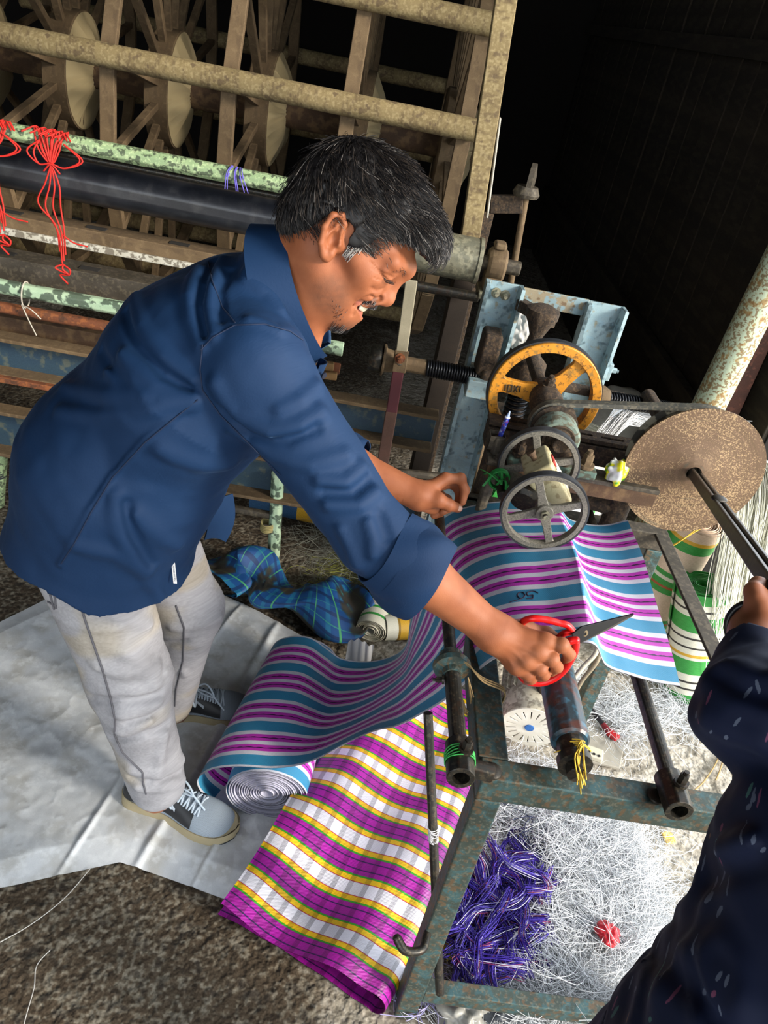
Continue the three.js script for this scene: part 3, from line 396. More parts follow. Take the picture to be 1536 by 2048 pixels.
  one('drive_belt', 'grey-black drive belt running from the small pulley to the pulley behind the disc', 'belt', planar(toCreasedNormals(bg.toNonIndexed(), 0.6)), surf({ name: 'dusty belt', base: [0x34342f, 0x45443c], f: 8, layers: [{ c: 0x6f6754, f: 16, t: 0.58 }], rough: 0.7, rep: 5, side: THREE.DoubleSide }));
  // square bar through the disc, reaching to the second person's hand
  const e0 = DISC.clone().add(V(-0.002, -0.003, -0.01)), e1 = at(1548, 1182, 0.86), b = thing('square_bar', 'dark square winding bar running from the rusty disc to the hand at the right edge', 'bar');
  part(b, 'bar', beam(e0, e1, 0.009, 0.02, V(0, 1, 0.2)), M.darkSteel); part(b, 'bar', beam(e0.clone().add(V(0.0125, 0.001, 0.02)), e1.clone().add(V(0.0125, 0.001, 0)), 0.009, 0.02, V(0, 1, 0.2)), M.darkSteel);
  const q = e0.clone().lerp(e1, 0.42); part(b, 'weld', place(new THREE.SphereGeometry(0.009, 12, 8), new THREE.Matrix4().makeScale(1.6, 0.6, 1.2), q.add(V(0.006, 0.011, 0))), M.darkSteel);
}
{ // metre counter: two measuring wheels and the box between them
  const c1 = at(1088, 1022, 1.52), c2 = at(1077, 930, 1.635), ax2 = c2.clone().sub(c1), n = V(0, 0, 1), t = thing('length_counter', 'cloth length counter with cream box between two four-spoked grey wheels resting on the cloth', 'counter');
  for (const [c, rot] of [[c1, 0.42], [c2, 0.35]]) { const w = spoked(c, n, 0.082, 0.0715, 0.017, 4, 0.017, 0.0085, rot, 0.024); const wh = part(t, 'wheel', w.rim, M.castGrey); part(wh, 'hub', w.hub, M.castGrey); w.spokes.forEach((s) => part(wh, 'spoke', s, M.castGrey)); part(wh, 'tyre', lathe(c.clone().add(V(0, 0, -0.0085)), n, [[0, 0.081], [0, 0.084], [0.017, 0.084], [0.017, 0.081], [0, 0.081]], 64), M.rubber, 'thin dark tyre'); }
  part(t, 'axle', rod(c2, c1.clone().add(V(0, 0, 0.024)), 0.005), M.darkSteel); part(t, 'axle_nut', lathe(c1.clone().add(V(0, 0, 0.012)), n, [[0, 0], [0, 0.009], [0.006, 0.009], [0.007, 0.005], [0.013, 0.005], [0.013, 0]], 6), M.galv);
  const m = c1.clone().lerp(c2, 0.5), bm = new THREE.Matrix4().makeRotationFromEuler(new THREE.Euler(0, 0, 0.72)), cream = surf({ name: 'dusty cream plastic', base: [0xb9b08c, 0xa89e79], f: 4, layers: [{ c: 0x7b6d4b, f: 8, t: 0.62 }], rough: 0.5, rep: 5 });
  const B = (w, h, d, x, y, z, r) => { const g = box(w, h, d, r); g.translate(x, y, z); return place(g, bm, m.clone().add(V(0.004, 0.02, 0))); };
  part(t, 'case', B(0.058, 0.1, 0.085, 0, 0, 0, 0.007), cream); part(t, 'window', B(0.003, 0.05, 0.05, 0.0295, 0.0, 0.004, 0.001), plain(0xd8d4c2, 0.4), 'pale scale window'); part(t, 'badge', B(0.003, 0.015, 0.03, 0.0305, 0.032, 0.004, 0.001), plain(0xa52a22, 0.5), 'red maker\'s plate');
  part(t, 'reset_knob', place(lathe(V(0, 0.05, 0.0), V(0, 1, 0), [[0, 0], [0, 0.006], [0.012, 0.006], [0.014, 0.009], [0.02, 0.009], [0.02, 0]], 16), bm, m.clone().add(V(0.004, 0.02, 0))), M.brownWood);
  part(t, 'gear_cover', lathe(c1.clone().add(V(-0.03, 0.0, -0.05)), V(-0.3, -0.4, 0.9), [[0, 0], [0, 0.03], [0.012, 0.032], [0.02, 0.025], [0.02, 0]], 24), M.darkSteel);
  const a0 = at(1002, 945, 1.68), a1 = m.clone().add(V(-0.02, -0.005, 0.0));
  part(t, 'arm', beam(a0, a1, 0.018, 0.03, V(0, 1, 0)), M.castGrey);
  const h = thing('arm_clamp', 'steel clamp tube with bolt and a knotted green ribbon holding the counter arm', 'clamp'), up = V(0, 1, 0);
  part(h, 'tube', rod(at(994, 930, 1.72), at(1006, 992, 1.62), 0.011), M.darkSteel); part(h, 'sleeve', lathe(at(990, 925, 1.73), at(1012, 985, 1.64).sub(at(990, 925, 1.73)), [[0, 0], [0, 0.019], [0.05, 0.022], [0.07, 0.022], [0.085, 0.014], [0.085, 0]], 24), M.castGrey); part(h, 'bolt', bolt(at(990, 930, 1.69), up, 0.008, 0.02), M.dustSteel);
  part(h, 'upright', rod(V(0.318, 0.72, -1.5), V(0.318, 0.93, -1.52), 0.012), M.dustSteel); const tr = at(992, 880, 1.7);
  part(h, 'pen_tray', join([[-0.016, 0, 0.002, 0.032], [0.016, 0, 0.002, 0.032]].map(([x, , w, d]) => { const g = box(w, 0.03, d, 0.0006); g.translate(tr.x + x, tr.y, tr.z); return g; }), [[-0.015], [0.015]].map(([z]) => { const g = box(0.034, 0.03, 0.002, 0.0006); g.translate(tr.x, tr.y, tr.z + z); return g; }), (() => { const g = box(0.034, 0.002, 0.032, 0.0006); g.translate(tr.x, tr.y - 0.015, tr.z); return g; })()), M.dustSteel, 'open square tube end');
  const R = rng(21), gs = [], k0 = at(1000, 955, 1.64);
  for (let k = 0; k < 9; k++) { const a = (R() - 0.5) * 0.07, b = (R() - 0.6) * 0.05; gs.push(sheet((u, v) => { const s = u, p = k0.clone(); return V(p.x + a * s * 1.6 + (v - 0.5) * 0.005, p.y + 0.012 * Math.sin(s * 3.0) + b * s * s, p.z + 0.012 + 0.018 * Math.sin(s * 2.4 + k)); }, 12, 2, 0.0007)); }
  for (let k = 0; k < 3; k++) { const pts = []; for (let i = 0; i <= 12; i++) { const a = i / 12 * 6.283; pts.push(V(k0.x + 0.021 * Math.cos(a), k0.y - 0.004 + 0.021 * Math.sin(a), k0.z - 0.004 + k * 0.005)); } gs.push(tube(pts, 0.003, 24, 5)); }
  part(h, 'ribbon', join(gs), plain(0x1f8a3a, 0.5), 'green plastic ribbon');
  const p0 = tr.clone().add(V(0.004, -0.012, 0)), p1 = at(1020, 822, 1.665), dp = p1.clone().sub(p0), pen = thing('pen', 'blue ballpoint pen standing in the square tube beside the yellow pulley', 'pen');
  part(pen, 'barrel', rod(p0, p0.clone().addScaledVector(dp, 0.82), 0.0055, 16), surf({ name: 'blue print', base: [0x1c2f9a, 0x1a2a86], f: 3, layers: [{ c: 0xd3d6e0, f: 6, t: 0.6, s: 0.02 }, { c: 0xb03048, f: 5, t: 0.68, s: 0.02, sd: 9 }], rough: 0.35, rep: 14 })); part(pen, 'tip', rod(p0.clone().addScaledVector(dp, 0.82), p1, 0.0045, 12, 0.0012), plain(0x8fa3c8, 0.35)); part(pen, 'band', rod(p0.clone().addScaledVector(dp, 0.80), p0.clone().addScaledVector(dp, 0.84), 0.0058, 16), plain(0xd8dce8, 0.4));
}
// ---------------------------------------------------------------- gear stand of blue channels
const spring = (a, b, r, w, turns, rs = 6) => { const d = b.clone().sub(a), m = basis(d), pts = [], n = turns * 10; for (let i = 0; i <= n; i++) { const t = i / n, p = V(r * Math.cos(t * turns * 6.2832), r * Math.sin(t * turns * 6.2832), 0).applyMatrix4(m); pts.push(a.clone().addScaledVector(d, t).add(p)); } return tube(pts, w, n, rs); };
{
  const t = thing('gear_stand', 'pale blue stand of two upright steel channels joined by a rusty flat bar', 'stand'), z = -2.12;
  const chan = (x0, x1, h, y0 = 0) => { const s = new THREE.Shape(), w = x1 - x0, f = 0.045, k = 0.007; s.moveTo(0, 0); s.lineTo(w, 0); s.lineTo(w, f); s.lineTo(w - k, f + 0.002); s.lineTo(w - k * 1.6, k); s.lineTo(k * 1.6, k); s.lineTo(k, f + 0.002); s.lineTo(0, f); const g = extr(s, h, 0.0015); g.rotateX(-Math.PI / 2); g.scale(1, 1, -1); const ix = g.attributes.position; for (let i = 0; i < ix.count; i += 3) { for (const at of ['position', 'normal', 'uv']) { const A = g.attributes[at], n = A.itemSize; for (let c = 0; c < n; c++) { const q = A.array[(i + 1) * n + c]; A.array[(i + 1) * n + c] = A.array[(i + 2) * n + c]; A.array[(i + 2) * n + c] = q; } } } g.computeVertexNormals(); g.translate(x0, y0, z); return g; };
  part(t, 'channel', chan(0.292, 0.392, 1.09), M.blueSteel); part(t, 'channel', chan(0.566, 0.672, 1.085, 0.0), M.blueSteel);
  part(t, 'crossbar', beam(V(0.385, 1.068, z + 0.012), V(0.572, 1.068, z + 0.012), 0.008, 0.046, V(0, 1, 0)), M.rustBlue);
  part(t, 'bolt', bolt(V(0.325, 1.062, z + 0.008), V(0, 0, 1), 0.009, 0.018), M.galv); part(t, 'bolt', bolt(V(0.35, 1.06, z + 0.008), V(0, 0, 1), 0.009, 0.018), M.galv);
  part(t, 'side_lug', join((() => { const g = box(0.012, 0.05, 0.03, 0.003); g.translate(0.678, 0.915, z + 0.03); return g; })(), bolt(V(0.683, 0.92, z + 0.03), V(1, 0, 0.3), 0.008, 0.016)), M.blueSteel);
  part(t, 'base_plate', (() => { const g = box(0.42, 0.016, 0.16, 0.003); g.translate(0.482, 0.008, z); return g; })(), M.dustSteel);
  part(t, 'bracket', (() => { const g = box(0.06, 0.05, 0.09, 0.004); g.translate(0.318, 0.845, z + 0.12); return g; })(), M.blueSteel); part(t, 'bracket', (() => { const g = box(0.05, 0.12, 0.08, 0.01); g.translate(0.33, 0.93, z + 0.1); return g; })(), M.grime); part(t, 'bracket_arm', beam(V(0.318, 0.845, z), V(0.318, 0.845, z + 0.1), 0.05, 0.03, V(0, 1, 0)), M.dustSteel);
  const s = thing('gear_spindle', 'black greasy upright spindle with cups and spring between the blue channels', 'spindle'), sx = 0.432, sz = -1.98;
  part(s, 'spindle', lathe(V(sx, 0.70, sz), V(0, 1, 0), [[0, 0], [0, 0.05], [0.06, 0.052], [0.07, 0.03], [0.16, 0.022], [0.2, 0.05], [0.24, 0.048], [0.26, 0.026], [0.31, 0.017], [0.34, 0.03], [0.36, 0.042], [0.38, 0.042], [0.39, 0.02], [0.39, 0]], 28), M.grime);
  part(s, 'spring', spring(V(sx, 0.78, sz), V(sx, 0.88, sz), 0.027, 0.0045, 8), M.springBlack);
  part(s, 'bearing_arm', beam(V(sx, 0.74, sz), V(sx, 0.74, -2.1), 0.07, 0.05, V(0, 1, 0)), M.grime); part(s, 'bearing_arm', beam(V(0.39, 1.05, -2.09), V(sx + 0.03, 1.05, sz), 0.03, 0.03, V(0, 1, 0)), M.grime);
  const b = thing('spring_shaft', 'horizontal shaft with black ribbed spring, tan sleeve and drum left of the yellow pulley', 'shaft'), y = railAt(850, 735, -2.0), xs = (px) => onZ(px, 735, -2.0).x;
  part(b, 'shaft', rod(V(xs(742), y, -2.0), V(0.4, y, -2.0), 0.013), M.darkSteel);
  part(b, 'sleeve', rod(V(xs(800), y, -2.0), V(xs(855), y, -2.0), 0.02), M.dustWood);
  part(b, 'spring', spring(V(xs(852), y, -2.0), V(xs(962), y, -2.0), 0.0205, 0.004, 20), M.springBlack);
  part(b, 'cone', lathe(V(xs(762), y, -2.0), V(1, 0, 0), [[0, 0], [0, 0.042], [0.004, 0.043], [0.008, 0.032], [0.03, 0.028], [0.032, 0.022], [0.032, 0]], 28), M.dustWood); part(b, 'drum', lathe(V(xs(735), y, -2.0), V(1, 0, 0), [[0, 0], [0, 0.034], [0.004, 0.037], [0.03, 0.037], [0.034, 0.034], [0.034, 0]], 28), M.darkSteel);
  part(b, 'end_block', (() => { const g = box(0.05, 0.07, 0.06, 0.012); g.translate(xs(982), y, -2.0); return g; })(), M.grime);
  const l = thing('shift_lever', 'flat upright lever, grey above and maroon below, bolted across the spring shaft', 'lever'), p = (px, py) => onZ(px, py, -1.955);
  part(l, 'upper_bar', beam(p(823, 560), p(803, 705), 0.006, 0.03, V(1, 0, 0)), surf({ name: 'grey dusty flat', base: [0x8f8873, 0x7b7460], f: 5, rep: 3 })); part(l, 'upper_bar', beam(p(804, 700), p(797, 745), 0.007, 0.036, V(1, 0, 0)), M.dustWood); part(l, 'middle_bar', beam(p(797, 740), p(783, 825), 0.006, 0.03, V(1, 0, 0)), plain(0x4b1a22, 0.6), 'maroon painted piece'); part(l, 'lower_bar', beam(p(783, 823), p(762, 945), 0.0066, 0.032, V(1, 0, 0)), surf({ name: 'brown oxide flat', base: [0x5c3f34, 0x4a342b], f: 5, rep: 3 })); part(l, 'bolt', bolt(p(800, 715).add(V(0, 0, 0.004)), V(0, 0, 1), 0.009, 0.016), M.rustRod);
  part(l, 'pivot_rod', rod(p(760, 940), V(xs(955), p(760, 940).y, -1.98), 0.012), M.dustSteel); part(l, 'pivot_rod', rod(p(800, 722), V(p(800, 722).x, y, -2.0), 0.012), M.dustSteel, 'short pin to the shaft');
  const yy = railAt(905, 585, -2.24); one('back_shaft', 'dark horizontal shaft behind the grey lever, running into the left blue channel', 'shaft', rod(V(-0.1, yy, -2.24), V(0.3, yy, -2.24), 0.014), M.darkSteel);
  const c = thing('spring_conduit', 'black ribbed spring conduit running right from the yellow pulley to the wall', 'conduit'), c0 = at(1212, 797, 1.98), c1 = at(1445, 836, 2.12); part(c, 'spring', spring(c0, c1, 0.0165, 0.0042, 44), M.springBlack); part(c, 'core', rod(V(0.44, c0.y + 0.012, c0.z), c1, 0.0135), M.grime); part(c, 'gland', lathe(c0.clone().add(V(-0.03, 0, 0)), V(1, 0, 0), [[0, 0], [0, 0.03], [0.02, 0.03], [0.035, 0.022], [0.035, 0]], 24), M.dustWood);
}
{ // far machine parts in the dark right of the drum
  const t = thing('far_gear_shaft', 'thin dusty upright rod with small gears in the dark behind the bearing block', 'shaft'), z = -2.45, a = onZ(1056, 372, z), b = onZ(1076, 575, z);
  part(t, 'rod', rod(V(b.x, 0, z), V(a.x, a.y, z), 0.01), M.dustWood); part(t, 'gear', lathe(V(a.x, a.y - 0.03, z), V(0, 1, 0), [[0, 0], [0, 0.035], [0.01, 0.04], [0.03, 0.03], [0.03, 0]], 18), M.dustSteel); part(t, 'gear', lathe(V(a.x, a.y + 0.01, z - 0.02), V(1, 0, 0.2), [[0, 0], [0, 0.05], [0.014, 0.05], [0.02, 0.02], [0.02, 0]], 22), M.dustSteel); part(t, 'bracket', beam(V(a.x, a.y - 0.05, z), V(0.3, a.y - 0.07, z - 0.02), 0.03, 0.05, V(0, 1, 0)), M.grime); part(t, 'bracket', beam(V(0.29, 1.19, z - 0.03), V(0.29, 0, z - 0.03), 0.05, 0.05, V(0, 0, 1)), M.grime);
  const g = lump(0.07, 12, (v) => { const k = 0.7 + 1.2 * Math.abs(fbm3(v.x * 22, v.y * 22, v.z * 22, 3, 3) - 0.5); v.set(v.x * k * 0.6, v.y * k, v.z * k * 0.6); }); const q = onZ(1045, 668, -2.1); g.translate(q.x, q.y, q.z - 0.02);
  one('crumpled_bag', 'crumpled whitish plastic bag stuffed between the two blue channels', 'bag', planar(g), plain(0xa9a8a4, 0.45));
  for (const [k, px, py] of [[0, 648, 733], [1, 654, 752]]) { const e = onZ(px + 20, py, -2.1), s = onZ(px - 90, py - 12, -2.1); one('wood_stick', k ? 'lower of two sawn wooden stick ends beside the man\'s chest' : 'upper of two sawn wooden stick ends beside the man\'s chest', 'stick', beam(s, e, 0.02, 0.022), surf({ name: 'raw wood', base: [0x8a6a42, 0x70532f], f: 3, fy: 14, rep: 4 })); }
}
// ---------------------------------------------------------------- woven plastic cloth
const stripes = (() => {                                             // across the width: blue, then four groups of two magenta bands, each with a dark line
  const seg = [], B = 0xff, blue = hex(0x3a92bb), white = hex(0xdadbe6), mag = hex(0xc636bd), ink = hex(0x2a1440);
  seg.push([0.012, white], [0.068, blue]); for (let k = 0; k < 4; k++) { for (let j = 0; j < 2; j++) seg.push([0.026, white], [0.019, mag], [0.006, ink], [0.019, mag]); seg.push([0.026, white], [0.068, blue]); } seg.push([0.012, white]);
  const sum = seg.reduce((a, s) => a + s[0], 0), at = (v, u) => { let x = v * sum; for (const s of seg) { const wob = s[1] === ink ? 0.002 * Math.sin(u * 90) : 0; if ((x -= s[0]) < wob) return s[1]; } return white; };
  const n = 512; let k;
  const map = dataTex(n, 1024, (u, v) => { const c = at(v, u), w = ((u * 128 + v * 170) % 1 + 1) % 1, g = (w < 0.3 ? -16 : 5) + (hash((u * n) | 0, (v * 1024) | 0, 3) - 0.5) * 12; return [c[0] + g, c[1] + g, c[2] + g]; }, true, [3, 1]);
  const bump = dataTex(256, 256, (u, v) => { const w = (u * 32 + v * 32) % 1, h = 255 * (0.5 + 0.5 * Math.cos(w * 6.283)) * (0.75 + 0.25 * Math.cos(u * 64 * 6.283)); return [h, h, h]; }, false, [10, 5]);
  return new THREE.MeshPhysicalMaterial({ map, bumpMap: bump, bumpScale: 0.0005, roughness: 0.42, transmission: 0.22, thickness: 0, side: THREE.DoubleSide, name: 'blue and magenta striped woven plastic' });
})();
const clothNear = [[640, 1600, -1.22], [560, 1630, -1.22], [470, 1625, -1.22], [410, 1592, -1.22], [394, 1562, -1.21], [420, 1540, -1.2], [470, 1533, -1.2], [544, 1536, -1.2], [600, 1530, -1.2], [642, 1514, -1.2], [692, 1487, -1.19], [749, 1462, -1.17], [794, 1452, -1.14], [843, 1428, -1.12], [889, 1401, -1.1], [940, 1358, -1.05], [985, 1320, -1.02], [1040, 1298, -1.01], [1110, 1293, -1.005], [1185, 1288, -1.0], [1213, 1332, -1.0], [1260, 1350, -1.0], [1310, 1364, -1.0], [1360, 1372, -1.0]].map(([x, y, z]) => onZ(x, y, z));
const clothFar = [[700, 1335, -1.67], [640, 1345, -1.67], [590, 1330, -1.67], [556, 1310, -1.66], [545, 1296, -1.65], [558, 1280, -1.65], [590, 1272, -1.65], [622, 1276, -1.65], [655, 1298, -1.64], [683, 1317, -1.64], [737, 1323, -1.63], [788, 1311, -1.61], [812, 1290, -1.59], [821, 1241, -1.57], [830, 1190, -1.56], [850, 1105, -1.545], [888, 1035, -1.53], [960, 1008, -1.525], [1040, 1003, -1.52], [1112, 1008, -1.515], [1136, 1036, -1.51], [1170, 1048, -1.505], [1212, 1050, -1.5], [1255, 1040, -1.5]];
const clothF = (() => {
  const far = clothFar.map(([x, y, z]) => onZ(x, y, z)), Cn = new THREE.CatmullRomCurve3(clothNear, false, 'centripetal'), Cf = new THREE.CatmullRomCurve3(far, false, 'centripetal');
  return (u, v) => { const a = Cn.getPoint(u), b = Cf.getPoint(u), p = a.lerp(b, v), w = Math.sin(Math.PI * v), up = step(0.42, 0.55, u);
    p.y += up * w * 0.012 - (1 - up) * step(0.3, 0.4, u) * w * 0.03; p.y += up * 0.004 * Math.sin(v * 9 + u * 20) * w + 0.012 * w * Math.exp(-Math.abs(u - 0.826) / 0.008); return p; };
})();
const sheetHit = (f, px, py) => { let best = [0, 0], bd = 1e9; const q = V(), ev = (u, v) => { q.copy(f(u, v)).project(camera); return Math.hypot((q.x + 1) * 768 - px, (1 - q.y) * 1024 - py); }; for (let i = 0; i <= 120; i++) for (let j = 0; j <= 40; j++) { const d = ev(0.4 + i / 200, j / 40); if (d < bd) { bd = d; best = [0.4 + i / 200, j / 40]; } } let s = 0.01; for (let k = 0; k < 80; k++) { let ok = 0; for (const [a, b] of [[s, 0], [-s, 0], [0, s], [0, -s]]) { const d = ev(best[0] + a, best[1] + b); if (d < bd) { bd = d; best = [best[0] + a, best[1] + b]; ok = 1; } } if (!ok) s *= 0.5; } return f(...best); };
{
  camera.updateProjectionMatrix(); camera.matrixWorldInverse.copy(camera.matrixWorld).invert();
  const t = thing('striped_cloth', 'blue, white and magenta striped woven cloth drawn from the floor roll up over the table', 'cloth');
  part(t, 'cloth', sheet(clothF, 260, 40, 0.0016, (u, v) => [u * 1.7, v]), stripes);
  // the roll it comes from
  const a = V(-0.04, 0.09, -1.2), b = V(-0.01, 0.09, -1.655), T = 15, r0 = 0.012, r1 = 0.086, R = rng(3), wob = []; for (let i = 0; i < 40; i++) wob.push(R());
  const spiral = (u, v) => { const th = u * T * 6.2832, k = Math.floor(u * T), w = mixn(wob[k], wob[k + 1], u * T - k), r = r0 + (r1 - r0) * u + (w - 0.5) * 0.0035, p = a.clone().lerp(b, v); p.z += (w - 0.5) * 0.008 * (1 - v); return p.add(V(r * 1.12 * Math.cos(th), r * Math.sin(th) * 0.97, 0)); };
  part(t, 'roll', sheet((u, v) => spiral(u * 0.935, v), T * 40, 3, 0.0024, (u, v) => [u * 2, v]), surf({ name: 'cut edges of the rolled cloth', base: [0xbcbbcc, 0xa9a8bd], f: 9, rough: 0.8, rep: 3 }), 'greyish lilac layers of the roll');
  part(t, 'outer_turn', sheet((u, v) => spiral(0.934 + u * 0.066, v), 50, 20, 0.002, (u, v) => [u * 0.9, v]), stripes);
  // stamped number
  let py0 = 1214, bd = 99; for (let i = 0; i < 500; i++) { const q = clothF(0.5 + i * 0.0008, 0.272).project(camera), d = Math.abs((q.x + 1) * 768 - 1052); if (d < bd) { bd = d; py0 = (1 - q.y) * 1024; } }
  const ink = plain(0x2b1530, 0.8), S = (pts) => tube(pts.map(([x, y]) => sheetHit(clothF, 1052 + (x - 415) / 4, py0 + (y - 238) / 4).add(V(0, 0.0014, 0.0006))), 0.0009, pts.length * 6, 5);
  part(t, 'ink_mark', join(S([[508, 218], [490, 206], [462, 203], [428, 211], [422, 226], [428, 238], [468, 234], [470, 250], [466, 262], [420, 263]]), S([[406, 236], [392, 216], [368, 211], [348, 226], [350, 246], [370, 260], [392, 256], [406, 236]]), S([[378, 262], [352, 272], [320, 280], [284, 292]])), ink, 'dark number 56 drawn upside down');
}
{ // magenta and white plaid cloth folded over on the floor
  const W = 0.8, e1 = V(0.92, 0, 0.38).normalize(), e2 = V(0.38, 0, -0.92).normalize(), o = V(-0.1, 0.0, -0.945), seg = [], mag = hex(0x96118c), navy = hex(0x241048), grn = hex(0x2f8f22), yel = hex(0xd9ae10), red = hex(0xa5203a), wht = hex(0xd6d4de);
  for (let k = 0; k < 8; k++) seg.push([8, mag], [2, navy], [14, mag], [2, navy], [8, mag], [3.5, grn], [9, yel], [1.2, red], [23, wht], [1.2, red], [9, yel], [3.5, grn]); seg.push([8, mag], [2, navy], [12, mag]);
  const sum = seg.reduce((a, s) => a + s[0], 0), colAt = (v) => { let x = v * sum; for (const s of seg) if ((x -= s[0]) < 0) return s[1]; return mag; };
  const map = dataTex(512, 1024, (u, v) => { const c = colAt(v), b = ((u * 4) % 1 + 1) % 1, blk = b < 0.33 ? 0 : b < 0.5 ? 1 : b < 0.83 ? 2 : 1, tw = ((u * 100 + v * 260) % 1 + 1) % 1, dark = blk === 0 ? 0 : blk === 1 ? 0.16 : 0.07, hatch = blk && tw < (blk === 1 ? 0.45 : 0.2) ? 0.3 : 0, k = 1 - dark - hatch * (c === wht ? 0.7 : 0.45), g = (hash((u * 512) | 0, (v * 1024) | 0, 2) - 0.5) * 10; return [c[0] * k + g, c[1] * k + g, c[2] * k + g]; }, true, [1 / 0.26, 1]);
  const bump = dataTex(256, 256, (u, v) => { const h = 255 * (0.5 + 0.5 * Math.cos((u * 24 + v * 40) * 6.283)); return [h, h, h]; }, false, [10, 6]);
  const m = new THREE.MeshPhysicalMaterial({ map, bumpMap: bump, bumpScale: 0.0004, roughness: 0.45, side: THREE.DoubleSide, name: 'magenta and white plaid woven plastic' });
  const Lf = 0.4, pts = []; // section: lower layer, fold, upper layer
  const sec = (s, v) => { const lift = 0.075 + 0.055 * step(0.05, 0.5, v) + 0.012 * Math.sin(v * 7), r = lift / 2, L1 = Lf - r, arc = Math.PI * r, tot = L1 + arc + Lf - 0.05, d = s * (0.375 + 0.1 + 0.33);
    const k = s * tot; if (k < L1) return [k, 0.004 + 0.004 * Math.sin(k * 30 + v * 5) ** 2]; if (k < L1 + arc) { const a = (k - L1) / r; return [L1 + r * 0.75 * Math.sin(a), 0.004 + r - r * Math.cos(a)]; }
    const q = k - L1 - arc; return [L1 - q, lift + 0.004 - 0.02 * step(0.05, 0.3, q) + 0.014 * Math.sin(q * 22 + v * 4.0) * step(0, 0.1, q) - 0.03 * step(0.25, 0.36, q) * step(0.25, 0.5, v)]; };
  const f = (u, v) => { const [a, h] = sec(u, v), w = (v - 0.0) * W, front = 0.012 * Math.sin(u * 5 + 1) * (1 - v); const p = o.clone().addScaledVector(e1, a + 0.02 * Math.sin(v * 5)).addScaledVector(e2, w + front); p.y = h + 0.004 * Math.sin(v * 16 + a * 9); if (p.y < 0.004) p.y = 0.004; return p; };
  one('plaid_cloth', 'magenta, white and yellow plaid woven cloth folded double on the floor below the roll', 'cloth', sheet(f, 150, 90, 0.0022, (u, v) => [u * 0.85, v]), m);
}
{ // white tarpaulin under the man
  const fr = polyline([[-260, 1790], [-60, 1778], [10, 1772], [120, 1748], [240, 1722], [350, 1760], [460, 1800], [520, 1812], [600, 1790], [700, 1700]].map(([x, y]) => onY(x, y, 0.006))), bk = polyline([[-260, 1390], [-60, 1276], [0, 1242], [120, 1183], [220, 1160], [330, 1158], [430, 1180], [520, 1222], [600, 1268], [720, 1340]].map(([x, y]) => onY(x, y, 0.006)));
  const d = onY(180, 1420).sub(onY(0, 1640)).normalize(), nrm = V(d.z, 0, -d.x), d2 = onY(600, 1290).sub(onY(430, 1500)).normalize(), n2 = V(d2.z, 0, -d2.x);
  const f = (u, v) => { const p = fr(u).lerp(bk(u), v), q = p.dot(nrm), q2 = p.dot(n2), ed = Math.min(1, Math.min(v, 1 - v) * 14); let y = 0.005; for (const [c, h, w] of [[0.1, 0.007, 0.006], [0.215, 0.005, 0.005], [0.3, 0.009, 0.008], [0.42, 0.006, 0.005], [0.52, 0.008, 0.006], [0.66, 0.007, 0.006], [0.78, 0.009, 0.01], [0.9, 0.006, 0.006], [-0.05, 0.007, 0.006]]) { const k = q - (c - 0.35) * 1.2 + 0.01 * Math.sin(p.x * 9 + p.z * 7); y += h * Math.exp(-k * k / (w * w)); } y += (0.011 * Math.pow(fbm3(p.x * 6, 0, p.z * 6, 4, 9), 2) + 0.0022 * (1 - Math.abs(2 * fbm3(p.x * 11 + 3, 0, p.z * 11, 3, 29) - 1)) ** 4) * ed + 0.004 * Math.max(0, Math.sin(q2 * 30)) ** 6 * step(0.45, 0.7, u) * ed; p.y = y * (0.4 + 0.6 * ed); return p; };
  const weave = surf({ name: 'white woven tarpaulin', base: [0xd0d3d6, 0xc3c7cb], f: 5, layers: [{ c: 0x9c978b, f: 4, t: 0.63, s: 0.12, o: 0.4 }, { c: 0xdcdfe1, f: 14, t: 0.62, s: 0.08, o: 0.6, sd: 4 }], bump: 0.002, bf: 30, bfy: 20, rough: 0.6, rep: 2, size: 640, side: THREE.DoubleSide });
  one('tarpaulin', 'large creased white woven tarpaulin spread on the floor under the man', 'tarpaulin', sheet(f, 220, 150, 0.002, (u, v) => { const p = fr(u).lerp(bk(u), v); return [p.x, -p.z]; }), weave);
}
// ---------------------------------------------------------------- other rolls, bags and rags
function clothTex(seg, name, more = {}) { const sum = seg.reduce((a, s) => a + s[0], 0), at = (v) => { let x = v * sum; for (const s of seg) if ((x -= s[0]) < 0) return hex(s[1]); return hex(seg[0][1]); }; const map = dataTex(128, 512, (u, v) => { const c = at(v), w = ((u * 32 + v * 100) % 1), g = (w < 0.3 ? -9 : 4) + (hash((u * 128) | 0, (v * 512) | 0, 6) - 0.5) * 16; return [c[0] + g, c[1] + g, c[2] + g]; }, true, [4, 1]); return new THREE.MeshStandardMaterial({ map, roughness: 0.55, side: THREE.DoubleSide, name, ...more }); }
const G = 0x2f8a38, WH = 0xcfcbb9, BK = 0x2a2622, GO = 0xc79a2a, PI = 0xcdb49c, RD = 0xb02a22;
const greenWhite = clothTex([[10, G], [6, WH], [2, BK], [6, WH], [2, BK], [8, WH], [16, G], [3, WH], [3, GO], [6, WH], [2, BK], [8, WH], [2, BK], [6, WH], [16, G], [6, WH], [2, BK], [6, WH], [10, G]], 'green and white striped woven plastic');
const greenPink = clothTex([[8, PI], [5, G], [2, 0x9a4a24], [5, G], [4, WH], [5, G], [2, 0x9a4a24], [4, G], [26, PI], [5, G], [2, 0x9a4a24], [5, G], [3, WH], [4, G], [22, PI], [8, G], [3, GO], [8, PI]], 'pinkish white cloth with green bands');
const whiteRoll = clothTex([[8, WH], [3, GO], [20, 0xc9c9cc], [3, GO], [20, 0xc9c9cc], [8, WH]], 'white woven plastic with yellow edge');
